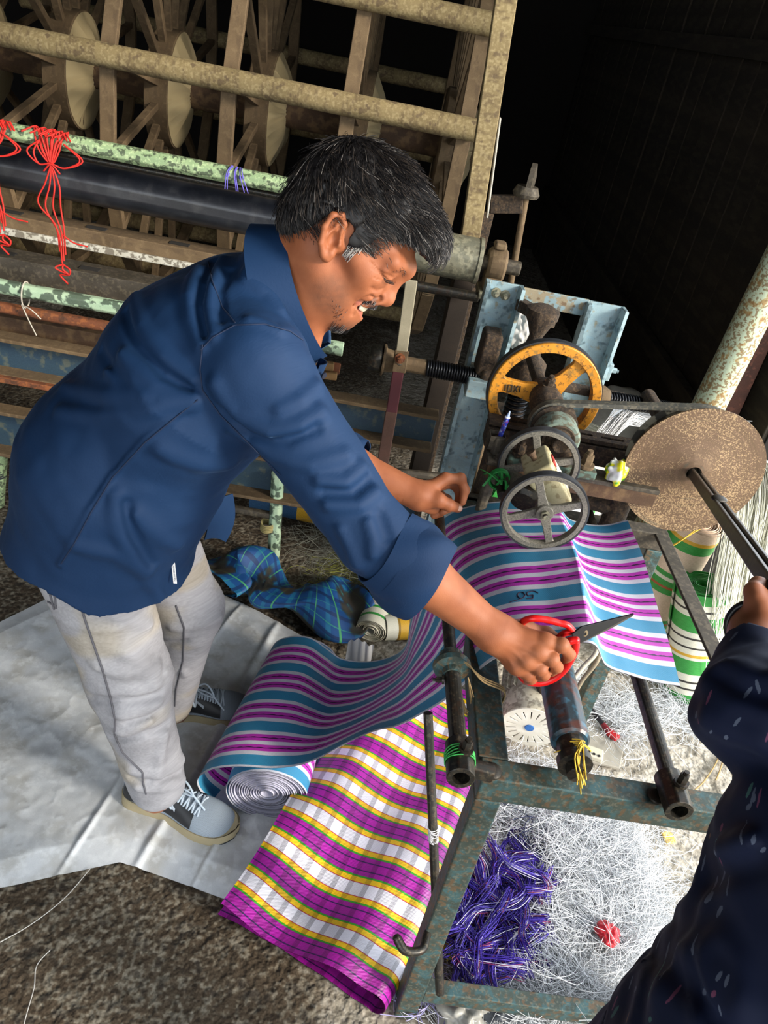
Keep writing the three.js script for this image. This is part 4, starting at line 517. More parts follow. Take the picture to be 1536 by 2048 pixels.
const redGreen = clothTex([[10, WH], [3, G], [8, WH], [3, G], [10, WH], [14, G], [16, 0x8e1f24], [14, G], [10, WH]], 'white cloth with green and red bands');
const yellowBand = clothTex([[10, WH], [2, 0x8a6a20], [8, GO], [2, 0x8a6a20], [14, WH], [2, 0x8a6a20], [9, GO], [2, 0x8a6a20], [8, WH]], 'white cloth with yellow bands');
function roll(a, b, r1, T, seed, squash = 1, th = 0.0024, r0 = 0.012) { const R = rng(seed), wob = []; for (let i = 0; i < T + 2; i++) wob.push(R()); const d = b.clone().sub(a), m = basis(d, Math.abs(d.y) > 0.9 * d.length() ? V(0, 0, 1) : V(0, 1, 0)), n = d.clone().normalize(); return sheet((u, v) => { const th2 = u * T * 6.2832, k = Math.floor(u * T), w = mixn(wob[k], wob[k + 1] ?? 0.5, u * T - k), r = r0 + (r1 - r0) * u + (w - 0.5) * 0.003, e = V(r * Math.cos(th2), r * squash * Math.sin(th2), 0).applyMatrix4(m); return a.clone().addScaledVector(d, v).add(e).addScaledVector(n, (w - 0.5) * 0.008); }, T * 32, 3, th, (u, v) => [u * 2, v]); }
{
  const up = (px, py, y, r, h, T, seed, lean = [0, 0]) => { const c = onY(px, py, y); return roll(V(c.x - lean[0], 0.004, c.z - lean[1]), V(c.x, y, c.z), r, T, seed); };
  one('fabric_roll', 'white fabric roll standing on end with open spiral top behind the slotted bar', 'fabric roll', up(1160, 868, 0.77, 0.1, 0.77, 18, 5), whiteRoll);
  one('fabric_roll', 'pinkish roll with green bands standing right below the rusty disc', 'fabric roll', up(1398, 1040, 0.5, 0.085, 0.5, 12, 6, [0.02, 0.03]), greenPink);
  const c = onY(1372, 1380, 0.0); one('fabric_roll', 'green and white striped roll on the floor beyond the table\'s right rail', 'fabric roll', roll(V(c.x, 0.004, c.z), V(c.x - 0.07, 0.37, c.z - 0.06), 0.085, 12, 7), greenWhite);
  const c2 = onY(1175, 1075, 0.35); one('fabric_roll', 'green striped roll glimpsed between the machine legs behind the counter wheels', 'fabric roll', roll(V(0.42, 0.60, -1.97), V(0.78, 0.52, -2.0), 0.09, 10, 8), greenWhite);
  const c3 = onY(740, 1262, 0.055), c4 = onY(768, 1180, 0.055).sub(c3).setLength(0.3).add(c3); one('fabric_roll', 'small white roll with green and red bands on the floor behind the striped roll', 'fabric roll', roll(c3, c4, 0.05, 7, 9, 0.85), redGreen);
  const c5 = onY(752, 1296, 0.05), c6 = onY(830, 1292, 0.05); one('fabric_roll', 'white roll with yellow bands on the floor beside the climbing striped cloth', 'fabric roll', roll(c5.clone().add(V(0.02, 0, -0.1)), c6.clone().add(V(0.1, 0, -0.12)), 0.045, 6, 10, 0.9), yellowBand);
  const c7 = onZ(690, 905, -2.35); one('fabric_roll', 'dim striped roll lying under the lower steel channel beside the lever', 'fabric roll', roll(V(c7.x - 0.3, 0.1, -2.5), V(c7.x + 0.25, 0.1, -2.45), 0.09, 8, 11), clothTex([[12, 0x24486a], [4, GO], [6, WH], [4, GO], [12, 0x24486a]], 'blue cloth with yellow and white bands'));
  // flat printed sheets and scraps behind the machine
  const flat = (name, label, cat, q, mat, h = 0.006, bend = 0.01) => { const [a, b, c, d] = q; return one(name, label, cat, sheet((u, v) => { const p = a.clone().lerp(b, u).lerp(d.clone().lerp(c, u), v); p.y += h + bend * Math.sin(u * 5 + v * 3) ** 2; return p; }, 16, 12, 0.0015, (u, v) => [u, v]), mat); };
  const yS = 0.66, P = (x, y, h = yS) => onY(x, y, h);
  const sackT = new THREE.MeshStandardMaterial({ roughness: 0.5, side: THREE.DoubleSide, name: 'printed sack', map: dataTex(256, 256, (u, v) => { const r = Math.hypot((u - 0.5) * 1.3, v - 0.55), ring = r < 0.12 ? hex(0x1e8fa8) : r < 0.15 ? hex(0xdfe3e6) : r < 0.17 ? hex(0x22344a) : (r > 0.25 && r < 0.29 && Math.sin(Math.atan2(v - 0.55, u - 0.5) * 14) > 0) ? hex(0xb7975a) : u < 0.2 && v > 0.6 ? hex(0xc85a78) : v < 0.14 && u > 0.3 ? hex(0x3a9fb0) : hex(0xbfc6ce); return ring; }, true) });
  flat('printed_sack', 'flat white sack printed with a turquoise ring, lying behind the drive belt', 'sack', [P(1215, 838), P(1390, 868), P(1380, 815), P(1240, 806)], sackT);
  const pile = lump(0.2, 16, (v) => { const k = 0.8 + 0.4 * fbm3(v.x * 9, v.y * 9, v.z * 9, 3, 6); v.set(v.x * k * 1.0, Math.max(-0.21, v.y * k * 1.15), v.z * k * 0.85); }); const pc = P(1310, 850, 0.33); pile.translate(pc.x - 0.17, 0.215, pc.z - 0.03);
  one('stuffed_sack', 'full pale sack under the printed sheet behind the machine', 'sack', planar(pile), surf({ name: 'pale sack', base: [0xaaa79e, 0x98958b], f: 6, rep: 2 }));
  const rb = clothTex([[14, RD], [3, WH], [10, GO], [6, WH], [5, RD]], 'red, white and yellow printed plastic'), rc = onY(1270, 1040, 0.3); one('fabric_roll', 'red and yellow printed roll half hidden under the rusty disc', 'fabric roll', roll(V(rc.x - 0.06, 0.075, rc.z - 0.02), V(rc.x + 0.2, 0.075, rc.z + 0.02), 0.07, 7, 12), rb);
  const box0 = P(1300, 1150, 0.2), bx = beam(V(box0.x - 0.02, 0, box0.z + 0.02), V(box0.x - 0.02, 0.28, box0.z + 0.02), 0.12, 0.16, V(0.4, 0, 1)); one('cream_crate', 'cream coloured crate behind the hanging end of the striped cloth', 'crate', bx, surf({ name: 'cream board', base: [0xc2b79c, 0xb0a58b], f: 4, layers: [{ c: 0x8f8468, f: 8, t: 0.6 }], rep: 3 }));
}
{ // blue plaid rag on the floor
  const c = curve([[425, 1160], [470, 1140], [530, 1165], [590, 1205], [650, 1215], [722, 1200]].map(([x, y]) => onY(x, y, 0.05))), wv = (() => { const map = dataTex(256, 256, (u, v) => { let col = hex(0x134a86); const a = (u * 6) % 1, b = (v * 6) % 1; if (a < 0.22) col = mix3(col, hex(0x1d6f96), 0.8); if (b < 0.2) col = mix3(col, hex(0x0f2f5e), 0.8); if (a > 0.48 && a < 0.53) col = hex(0x4aa06a); if (b > 0.6 && b < 0.64) col = mix3(col, hex(0x3b9a82), 0.8); col = mix3(col, hex(0x3a2c1c), step(0.55, 0.66, fbm(u, v, 4, 4, 4, 3)) * 0.85); return col; }, true, [2, 1]); return new THREE.MeshStandardMaterial({ map, roughness: 0.6, side: THREE.DoubleSide, name: 'blue plaid with earth stains' }); })();
  const f = (u, v) => { const p = c(u), q = c(Math.min(1, u + 0.01)).sub(c(Math.max(0, u - 0.01))).normalize(), s = V(-q.z, 0, q.x), a = (v - 0.5) * 4.6, r = 0.058 + 0.016 * Math.sin(u * 8 + 1) + 0.014 * Math.sin(v * 11 + u * 13); p.addScaledVector(s, Math.sin(a) * r * 1.45 + 0.02 * Math.sin(u * 17)); p.y = 0.008 + Math.max(0, 0.035 + Math.cos(a) * r * 0.65 + 0.012 * Math.sin(u * 21 + v * 8) + 0.02 * fbm3(u * 9, v * 6, 1, 3, 4) - 0.01 * Math.cos(u * 14)); return p; };
  one('blue_rag', 'crumpled dirty blue plaid rag on the floor behind the man\'s legs', 'rag', sheet(f, 90, 60, 0.002, (u, v) => [u, v]), wv);
  const fg = onY(715, 1290, 0.0); one('plastic_scrap', 'silvery grey plastic scrap standing by the far end of the striped roll', 'scrap', sheet((u, v) => { const a = onY(685 + u * 52, 1345, 0.01), t = a.clone(); t.y = 0.01 + (0.1 + 0.012 * Math.sin(u * 5)) * v; t.z -= 0.02 * v - 0.005 * Math.sin(u * 22 + v * 3) * v; return t; }, 30, 6, 0.0014), plain(0x9a9b9d, 0.35, 0.3));
}
{ // green post with rope stubs behind the man, and the post at the far left
  const a = onY(546, 1130, 0.0), t = thing('green_post', 'chipped green iron post with string and a side arm, behind the man\'s belly', 'post'), z = a.z, tp = onZ(556, 945, z - 0.0);
  part(t, 'post', rod(a, V(tp.x, tp.y, z), 0.021), M.greenWhite); const arm = onZ(540, 1030, z); part(t, 'arm', rod(V(arm.x, arm.y, z), V(arm.x - 0.4, arm.y - 0.0, z), 0.013), M.dustSteel);
  const gs = [], R = rng(6); for (let k = 0; k < 5; k++) { const pts = []; for (let i = 0; i <= 10; i++) { const q = i / 10 * 6.283; pts.push(V(arm.x + 0.025 * Math.cos(q), arm.y - 0.03 - k * 0.006 + 0.004 * Math.sin(q * 2), z + 0.025 * Math.sin(q))); } gs.push(tube(pts, 0.0028, 24, 5)); } part(t, 'string', join(gs), plain(0x9a8f5f, 0.9), 'string wound below the arm');
  const b = onY(-8, 1010, 0.0), t2 = onZ(8, 860, b.z); const t3 = thing('bound_post', 'dark greenish post bound with rope at the far left edge', 'post'); part(t3, 'post', rod(V(b.x, 0, b.z), V(t2.x - 0.01, t2.y, b.z), 0.026), M.greenChip); const g2 = []; for (let k = 0; k < 6; k++) { const pts = [], yy = onZ(8, 942, b.z).y - 0.02 + k * 0.008; for (let i = 0; i <= 10; i++) { const q = i / 10 * 6.283; pts.push(V(b.x + 0.008 + 0.031 * Math.cos(q), yy, b.z + 0.031 * Math.sin(q))); } g2.push(tube(pts, 0.0045, 24, 6)); } part(t3, 'rope', join(g2), plain(0x2b2f33, 0.9), 'dark rope binding');
}
// ---------------------------------------------------------------- yarn waste, threads and small things on the floor
function strand(R, len, curl, r, segs = 9, from = V(), dir = null) {   // one three-sided curved thread
  const a = R() * 6.283, d = dir ? dir.clone() : V(Math.cos(a), (R() - 0.35) * 0.35, Math.sin(a)), s = V(-d.z, 0, d.x), c1 = (R() - 0.5) * curl, c2 = (R() - 0.5) * curl, y1 = R() * 0.25 * len, pts = [];
  for (let i = 0; i <= 4; i++) { const t = i / 4; pts.push(from.clone().addScaledVector(d, len * t).addScaledVector(s, len * (c1 * t * t + c2 * Math.sin(t * 3.1))).add(V(0, y1 * t * (1 - t) * 2, 0))); }
  return tidy(new THREE.TubeGeometry(new THREE.CatmullRomCurve3(pts), segs, r, 3, false));
}
const inPoly = (P, x, y) => { let c = false; for (let i = 0, j = P.length - 1; i < P.length; j = i++) if ((P[i][1] > y) !== (P[j][1] > y) && x < (P[j][0] - P[i][0]) * (y - P[i][1]) / (P[j][1] - P[i][1]) + P[i][0]) c = !c; return c; };
function pick(R, P) { const xs = P.map((p) => p[0]), ys = P.map((p) => p[1]), a = Math.min(...xs), b = Math.max(...xs), c = Math.min(...ys), d = Math.max(...ys); for (;;) { const x = a + (b - a) * R(), y = c + (d - c) * R(); if (inPoly(P, x, y)) return [x, y]; } }
function scatter(name, label, cat, seed, groups, mat, variants) {     // one uncountable heap: a few instanced kinds of tuft in one thing
  const t = thing(name, label, cat); t.userData.kind = 'stuff'; delete t.userData.category; t.userData.category = cat;
  const R = rng(seed), m4 = new THREE.Matrix4(), e = new THREE.Euler(), q = new THREE.Quaternion();
  variants.forEach((geo, vi) => { const list = []; for (const [poly, n, h, s0, s1] of groups) for (let k = 0; k < n / variants.length; k++) { const [x, y] = pick(R, poly), p = onY(x, y, 0.004); const hh = R() * R() * h; p.y += hh; e.set((R() - 0.5) * 0.5, R() * 6.283, (R() - 0.5) * 0.5); const s = s0 + (s1 - s0) * R(); list.push(m4.compose(p, q.setFromEuler(e), V(s, s, s)).clone()); }
    const im = new THREE.InstancedMesh(geo, mat, list.length); im.name = 'tuft' + (vi ? '_' + String(vi).padStart(3, '0') : ''); im.userData.kind = 'stuff'; list.forEach((m, i) => im.setMatrixAt(i, m)); im.castShadow = im.receiveShadow = true; t.add(im); });
  t.userData.placed = true; return t;
}
const white = plain(0xd9dcdf, 0.55), tufts = (seed, r, len, n = 12, curl = 1.1) => [0, 1, 2, 3, 4].map((k) => { const R = rng(seed + k), a = R() * 6.28, gs = []; for (let i = 0; i < n; i++) { const f = k < 3 ? a + (R() - 0.5) * 1.1 : R() * 6.28; gs.push(strand(R, len * (0.5 + R() * 0.7), curl, r, 8, V((R() - 0.5) * 0.02, R() * 0.008, (R() - 0.5) * 0.02), V(Math.cos(f), (R() - 0.3) * 0.5, Math.sin(f)).normalize())); } return join(gs); });
{
  const heap = [[905, 1580], [1010, 1545], [1160, 1600], [1235, 1680], [1275, 1790], [1300, 1900], [1240, 1990], [1100, 2047], [930, 2047], [1030, 1990], [1130, 1880], [1125, 1700], [1060, 1640], [940, 1640]], dense = [[1115, 1650], [1190, 1650], [1240, 1760], [1250, 1880], [1180, 1960], [1100, 1960], [1120, 1850]], rim = [[890, 1560], [1040, 1500], [1200, 1560], [1330, 1700], [1380, 1860], [1300, 2000], [1100, 2080], [880, 2080], [860, 2000], [900, 1700]];
  scatter('yarn_waste', 'heap of white plastic yarn waste on the floor under the table front', 'yarn waste', 31, [[heap, 560, 0.045, 0.5, 0.95], [dense, 520, 0.07, 0.6, 1.0], [rim, 170, 0.01, 0.5, 1.1]], white, tufts(50, 0.0007, 0.14, 14, 1.3));
  const back = [[1110, 1380], [1190, 1350], [1260, 1400], [1330, 1380], [1420, 1420], [1440, 1480], [1330, 1470], [1200, 1480], [1140, 1440]], back2 = [[860, 1440], [930, 1420], [990, 1480], [960, 1560], [880, 1600]];
  scatter('yarn_scatter', 'loose white yarn ends strewn on the concrete behind the front rail', 'yarn waste', 32, [[back, 130, 0.015, 0.5, 1.0], [back2, 90, 0.03, 0.5, 1]], white, tufts(80, 0.0008, 0.14, 9));
  scatter('colour_scatter', 'tangle of thin yellow, green and grey threads on the dark floor behind the blue rag', 'yarn waste', 33, [[[[600, 1060], [760, 1040], [860, 1090], [830, 1230], [740, 1240], [640, 1180]], 120, 0.03, 0.5, 1.1]], plain(0x86877a, 0.7), tufts(90, 0.0007, 0.13, 7));
  scatter('green_scatter', 'wisps of yellow-green thread on the floor below the raised elbow', 'yarn waste', 35, [[[[640, 1120], [740, 1100], [760, 1210], [660, 1230]], 34, 0.03, 0.5, 1]], plain(0x8d8f3a, 0.6), tufts(95, 0.0008, 0.13, 6));
  // violet skein heap
  const R = rng(61), gs = [], poly = [[905, 1880], [900, 1790], [960, 1700], [1040, 1690], [1075, 1760], [1070, 1850], [1050, 1930], [960, 1945]], pal = [[0x3a2596, 10], [0x2c1a7c, 6], [0x4a36ae, 6], [0xc9c6dc, 4], [0x8c2a5c, 1], [0xa4506a, 1]], cols = pal.flatMap(([c, n]) => Array(n).fill(new THREE.Color(c)));
  for (let b = 0; b < 64; b++) { const P = [], dirA = R() * 6.28; let [x, y] = pick(R, poly), p = onY(x, y, 0.02 + R() * 0.07), a = dirA; for (let i = 0; i < 6; i++) { P.push(p.clone()); a += (R() - 0.5) * 1.5; p = p.clone().add(V(Math.cos(a) * 0.045, (R() - 0.5) * 0.028, Math.sin(a) * 0.045)); p.y = clamp(p.y, 0.015, 0.1); const s = p.clone().project(camera); if (!inPoly(poly, (s.x + 1) * 768, (1 - s.y) * 1024)) a += 2.4; }
    for (let k = 0; k < 15; k++) { const o = V((R() - 0.5) * 0.02, (R() - 0.5) * 0.012, (R() - 0.5) * 0.02), w = R() * 0.006, c = cols[(R() * cols.length) | 0], g = tidy(new THREE.TubeGeometry(new THREE.CatmullRomCurve3(P.map((q, i) => q.clone().add(o).add(V(w * Math.sin(i * 2 + k), 0, w * Math.cos(i * 1.7 + k))))), 26, 0.0009, 3)); const n = g.attributes.position.count, ca = new Float32Array(n * 3); for (let i = 0; i < n; i++) ca.set([c.r, c.g, c.b], i * 3); g.setAttribute('color', new THREE.BufferAttribute(ca, 3)); gs.push(g); } }
  one('violet_yarn', 'tangled heap of violet yarn with white and pink strands beside the white waste', 'yarn waste', join(gs), new THREE.MeshStandardMaterial({ vertexColors: true, roughness: 0.5, name: 'violet yarn' }), null, 'stuff');
  const nv = []; for (let k = 0; k < 40; k++) { const [x, y] = pick(R, [[1010, 1660], [1090, 1680], [1110, 1740], [1060, 1770]]); nv.push(strand(R, 0.05 + R() * 0.04, 1.6, 0.001, 8, onY(x, y, 0.03 + R() * 0.03))); }
  one('navy_threads', 'short navy blue thread ends on top of the white waste beside the violet heap', 'thread', join(nv), plain(0x15204f, 0.6), null, 'stuff');
  const bl = []; for (let k = 0; k < 50; k++) { const [x, y] = pick(R, [[875, 1560], [930, 1560], [940, 1610], [900, 1650], [875, 1620]]); bl.push(strand(R, 0.06 + R() * 0.04, 1.2, 0.001, 8, onY(x, y, 0.01 + R() * 0.03))); }
  one('pale_blue_threads', 'clump of pale blue and white threads beside the left table leg', 'thread', join(bl), plain(0x8fa6cc, 0.6), null, 'stuff');
}
{ // thread curtain hanging at the far right
  const R = rng(71), gs = [], gs2 = [];
  for (let k = 0; k < 760; k++) { const t = Math.pow(R(), 0.8), w = R(), top = at(1452 + t * 95, 872 + t * 60 + w * 40, 2.02 + w * 0.16), bot = onY(1412 + t * 90 + (R() - 0.5) * 44, 1385 - t * 60 + (R() - 0.5) * 40, 0.006 + R() * 0.04), mid = top.clone().lerp(bot, 0.5).add(V((R() - 0.5) * 0.05 + 0.02, -0.03, (R() - 0.5) * 0.05)), m2 = top.clone().lerp(bot, 0.8).add(V((R() - 0.5) * 0.04, -0.02, (R() - 0.5) * 0.04)); const st = top.clone().add(V(-0.06 - R() * 0.1, 0.02, -0.03)); gs.push(tidy(new THREE.TubeGeometry(new THREE.CatmullRomCurve3([st, top, mid, m2, bot]), 22, 0.0011, 3))); }
  one('thread_curtain', 'thick curtain of cream white threads hanging behind the rusty disc at the right edge', 'threads', join(gs), plain(0xdcdccb, 0.6), null, 'stuff');
  for (let k = 0; k < 70; k++) { const t = R(), a = at(1185 + t * 40, 858 + t * 18 + R() * 14, 2.02), b = at(1258 + t * 40, 812 + R() * 40, 2.1), c = at(1420 + R() * 90, 838 + R() * 60, 2.1), m = a.clone().lerp(b, 0.5).add(V(0, 0.015 + R() * 0.03, 0)); gs2.push(tidy(new THREE.TubeGeometry(new THREE.CatmullRomCurve3([a.clone().add(V(-0.01, -0.05, 0.02)), a, m, b, c]), 20, 0.001, 3))); }
  one('thread_hank', 'hank of white threads drawn sideways over the standing white roll to the disc', 'threads', join(gs2), plain(0xcfd0d2, 0.6), null, 'stuff');
  const ye = []; for (let k = 0; k < 3; k++) ye.push(tube([at(1300 + k * 14, 1105 - k * 2, 2.0), at(1345 + k * 12, 1092 - k * 8, 1.96), at(1390 + k * 14, 1060 - k * 6, 1.95), at(1420 + k * 10, 1035, 1.98)], 0.0013, 20, 5)); one('yellow_thread', 'yellow threads sagging across the gap under the rusty disc', 'thread', join(ye), plain(0xc8a02a, 0.6));
  one('beige_cord', 'thin tan cord looping over the bare concrete right of the support bar', 'cord', join(tube([[1330, 1375], [1380, 1410], [1425, 1450], [1440, 1500], [1410, 1560], [1390, 1580]].map(([x, y]) => onY(x, y, 0.004)), 0.0022, 40, 6), tube([[1408, 1360], [1440, 1420], [1452, 1480], [1440, 1540], [1432, 1560]].map(([x, y]) => onY(x, y, 0.004)), 0.0022, 40, 6)), plain(0x9a7d4e, 0.8));
  one('floor_thread', 'single pale thread lying across the rough floor at the lower left', 'thread', tube([[-20, 1895], [60, 1850], [130, 1795], [180, 1738]].map(([x, y]) => onY(x, y, 0.008)), 0.0011, 40, 5), plain(0xb9b6b0, 0.6));
  one('floor_thread', 'single pale thread curving down to the bottom edge at the left', 'thread', tube([[100, 1900], [74, 1930], [68, 1975], [50, 2040], [40, 2090]].map(([x, y]) => onY(x, y, 0.008)), 0.0011, 40, 5), plain(0xb9b6b0, 0.6));
}
{ // motor under the table
  const c = onY(1060, 1440, 0.11), d = V(-0.06, -0.05, 0.4).normalize(), t = thing('motor', 'dusty cream electric motor with ribbed body and slotted fan cover under the table', 'motor'), cream = surf({ name: 'cream dusty enamel', base: [0xb1aa97, 0x9d9683], f: 5, layers: [{ c: 0x6e6656, f: 9, t: 0.58 }], rough: 0.6, rep: 5 }), P = (s) => c.clone().addScaledVector(d, s);
  part(t, 'body', lathe(P(-0.24), d, [[0, 0], [0, 0.07], [0.01, 0.074], [0.18, 0.074], [0.185, 0.08], [0.2, 0.082], [0.24, 0.08], [0.25, 0.074], [0.25, 0]], 40), cream);
  const m = basis(d); for (let k = 0; k < 22; k++) { const g = box(0.004, 0.016, 0.17, 0.001), a = k / 22 * 6.283; g.translate(0, 0.079, 0); g.rotateZ(a); part(t, 'cooling_fin', place(g, m, P(-0.145)), cream); }
  const sh = new THREE.Shape(Array.from({ length: 48 }, (_, i) => new THREE.Vector2(0.077 * Math.cos(i * Math.PI / 24), 0.077 * Math.sin(i * Math.PI / 24)))); for (let k = 0; k < 18; k++) { const a = k / 18 * 6.2832, h = new THREE.Path(), q = (r, w) => [r * Math.cos(a + w), r * Math.sin(a + w)]; h.moveTo(...q(0.036, -0.035)); h.lineTo(...q(0.064, -0.045)); h.lineTo(...q(0.064, 0.045)); h.lineTo(...q(0.036, 0.035)); h.closePath(); sh.holes.push(h); }
  part(t, 'fan_cover', place(extr(sh, 0.003, 0.0008, 30), m, P(0.022)), surf({ name: 'white fan cover', base: [0xc9c6bb, 0xb8b4a6], f: 5, rough: 0.5, rep: 5 }), 'white cover with radial slots'); part(t, 'cover_rim', pipe(P(0.0), P(0.024), 0.079, 0.0745, 40), cream); part(t, 'shadow_disc', lathe(P(0.012), d, [[0, 0], [0, 0.07], [0.003, 0.07], [0.003, 0]], 30), M.soot, 'dark fan behind the slots'); part(t, 'badge', lathe(P(0.024), d, [[0, 0], [0.002, 0.013], [0.004, 0.012], [0.005, 0]], 16), surf({ name: 'blue badge', base: [0x24508c, 0x2f6aa8], f: 8, rep: 20 }), 'blue centre badge');
  part(t, 'foot', (() => { const g = box(0.15, 0.03, 0.14, 0.005); g.translate(P(-0.13).x, 0.016, P(-0.13).z); return g; })(), cream); part(t, 'foot_post', beam(V(P(-0.13).x, 0.02, P(-0.13).z), V(P(-0.13).x, 0.09, P(-0.13).z), 0.09, 0.09, V(0, 0, 1)), cream); part(t, 'terminal_box', (() => { const g = box(0.07, 0.05, 0.08, 0.006); g.translate(P(-0.14).x, P(-0.14).y + 0.09, P(-0.14).z); return g; })(), cream);
  const cab = (pts, r, l, col) => one('cable', l, 'cable', tube(pts, r, 60, 10), plain(col, 0.6));
  cab([[856, 1945], [900, 1975], [960, 2003], [1040, 2014], [1120, 2008], [1200, 1990], [1260, 1980]].map(([x, y]) => onY(x, y, 0.022)), 0.0075, 'beige cable lying on the floor along the bottom brace', 0x9a927e);
  cab([at(1098, 1375, 1.95), at(1140, 1362, 1.95), at(1170, 1330, 1.95), at(1192, 1305, 1.95), at(1200, 1250, 1.98)], 0.006, 'pale cable curving behind the roller toward the striped cloth', 0xaaa391); cab([onY(1120, 1440, 0.01), at(1140, 1405, 2.02), at(1165, 1360, 1.98), at(1196, 1318, 1.95), at(1206, 1260, 1.98)], 0.0055, 'tan cable rising beside the pale one behind the roller', 0x7f745f);
  // brown board post, pouch, knife, wrapper, paper, socket
  const fl = (pts, y) => { const s = new THREE.Shape(); pts.forEach(([x, yy], i) => { const p = onY(x, yy, 0); s[i ? 'lineTo' : 'moveTo'](p.x, -p.z); }); const g = extr(s, y, 0.002); g.rotateX(-Math.PI / 2); g.translate(0, 0.004, 0); return g; };
  one('paper_pouch', 'flat grey-white pouch lying on the concrete behind the roller end', 'pouch', fl([[1165, 1450], [1248, 1478], [1236, 1540], [1150, 1520]], 0.006), surf({ name: 'grey pouch', base: [0x9a9589, 0x8a857a], f: 5, rep: 5 }));
  const k = thing('knife', 'small knife with dark handle and red end lying on the concrete', 'knife'), k0 = onY(1176, 1412, 0.022), k1 = onY(1216, 1462, 0.022), k2 = onY(1236, 1478, 0.022); part(k, 'handle', rod(k0, k1, 0.0075), plain(0x1c1b22, 0.4)); part(k, 'red_end', beam(k1, k2, 0.026, 0.014, V(0, 1, 0), 0.005), plain(0xa3161e, 0.4), 'red end'); part(k, 'ferrule', rod(k1.clone().lerp(k0, 0.25), k1.clone().lerp(k0, -0.1), 0.009), plain(0x6d1420, 0.4));
  const sw = onY(1183, 1506, 0.0), so = thing('plug_socket', 'small cream switch plate with dark holes beside the roller journal', 'socket'); part(so, 'plate', beam(onY(1160, 1498, 0.02), onY(1206, 1514, 0.02), 0.04, 0.02, V(0, 1, 0), 0.006), plain(0xb9b4a2, 0.5)); for (let i = 0; i < 4; i++) { const q = onY(1168 + i * 10, 1500 + i * 4, 0.031); part(so, 'hole', lathe(q, V(0, 1, 0), [[0, 0], [0, 0.004], [0.0015, 0.004], [0.0015, 0]], 10), M.soot); }
  const crum = (px, py, y, r, col, seed, sy = 0.6) => { const g = lump(r, 9, (v) => { const q = 0.55 + 0.9 * fbm3(v.x * 3 / r, v.y * 3 / r, v.z * 3 / r, 2, seed); v.set(v.x * q, v.y * q * sy, v.z * q); }); const c = onY(px, py, y); g.translate(c.x, y + r * 0.35, c.z); return planar(g); };
  one('red_wrapper', 'small crumpled red wrapper on the white yarn heap', 'wrapper', crum(1213, 1870, 0.075, 0.024, 0, 5), plain(0xb3202c, 0.35));
  one('paper_slip', 'small yellow printed paper slip on the bare concrete', 'paper', fl([[1322, 1668], [1340, 1665], [1350, 1687], [1332, 1690]], 0.001), surf({ name: 'yellow print', base: [0xc9a94a, 0xb8985a], f: 6, layers: [{ c: 0xd8cba0, f: 8, t: 0.56 }], rep: 12 }));
  one('plastic_bag', 'torn clear-grey plastic bag on the floor at the bottom below the brace', 'bag', crum(925, 2030, 0.01, 0.05, 0, 9, 0.7), plain(0x8f8d86, 0.35)); one('plastic_bag', 'dark grey plastic scrap at the bottom edge beside the grey bag', 'bag', crum(985, 2035, 0.008, 0.04, 0, 14, 0.6), plain(0x3c4046, 0.4));
  one('yarn_knot', 'white and violet yarn knot on the floor left of the leaning rod foot', 'yarn', (() => { const R = rng(5), g = []; for (let i = 0; i < 46; i++) g.push(strand(R, 0.05 + R() * 0.03, 1.5, 0.0011, 8, onY(838 + R() * 30, 1985 + R() * 22, 0.01 + R() * 0.02))); return join(g); })(), plain(0x9d98c4, 0.6), null, 'stuff'); one('yellow_yarn_end', 'bright yellow yarn end beside the left table leg above the brace', 'yarn', (() => { const R = rng(6), g = []; for (let i = 0; i < 16; i++) g.push(strand(R, 0.04, 1, 0.0012, 8, onY(890 + R() * 6, 1882 + R() * 8, 0.03 + R() * 0.01))); return join(g); })(), plain(0xd0b31c, 0.6), null, 'stuff');
  one('red_yarn', 'red yarn and rags on the floor behind the tube socket', 'yarn', (() => { const R = rng(16), g = []; for (let i = 0; i < 70; i++) { const [x, y] = pick(R, [[915, 1440], [965, 1430], [985, 1500], [950, 1580], [920, 1560]]); g.push(strand(R, 0.07, 1.3, 0.0012, 8, onY(x, y, 0.01 + R() * 0.02))); } return join(g); })(), plain(0x9c2128, 0.6), null, 'stuff');
}
// ---------------------------------------------------------------- smooth bodies: distance fields meshed with surface nets
const smin = (a, b, k) => { const h = Math.max(k - Math.abs(a - b), 0) / k; return Math.min(a, b) - h * h * k * 0.25; };
const cap = (a, b, ra, rb) => { const bx = b.x - a.x, by = b.y - a.y, bz = b.z - a.z, L = bx * bx + by * by + bz * bz || 1e-9; return (x, y, z) => { const px = x - a.x, py = y - a.y, pz = z - a.z, t = clamp((px * bx + py * by + pz * bz) / L); return Math.hypot(px - t * bx, py - t * by, pz - t * bz) - ra - (rb - ra) * t; }; };
const ell = (c, r, m) => { const e = m ? m.elements : null; return (x, y, z) => { let X = x - c.x, Y = y - c.y, Z = z - c.z; if (e) { const a = X * e[0] + Y * e[1] + Z * e[2], b = X * e[4] + Y * e[5] + Z * e[6], d = X * e[8] + Y * e[9] + Z * e[10]; X = a; Y = b; Z = d; } const k0 = Math.hypot(X / r.x, Y / r.y, Z / r.z), k1 = Math.hypot(X / (r.x * r.x), Y / (r.y * r.y), Z / (r.z * r.z)); return k1 < 1e-9 ? -Math.min(r.x, r.y, r.z) : k0 * (k0 - 1) / k1; }; };
const ball = (c, r) => (x, y, z) => Math.hypot(x - c.x, y - c.y, z - c.z) - r;
const wide = (f, zc, s) => (x, y, z) => f(x, y, zc + (z - zc) * s);   // a shape widened along z about zc (s < 1)
const uni = (k, ...fs) => (x, y, z) => { let d = fs[0](x, y, z); for (let i = 1; i < fs.length; i++) d = smin(d, fs[i](x, y, z), k); return d; };
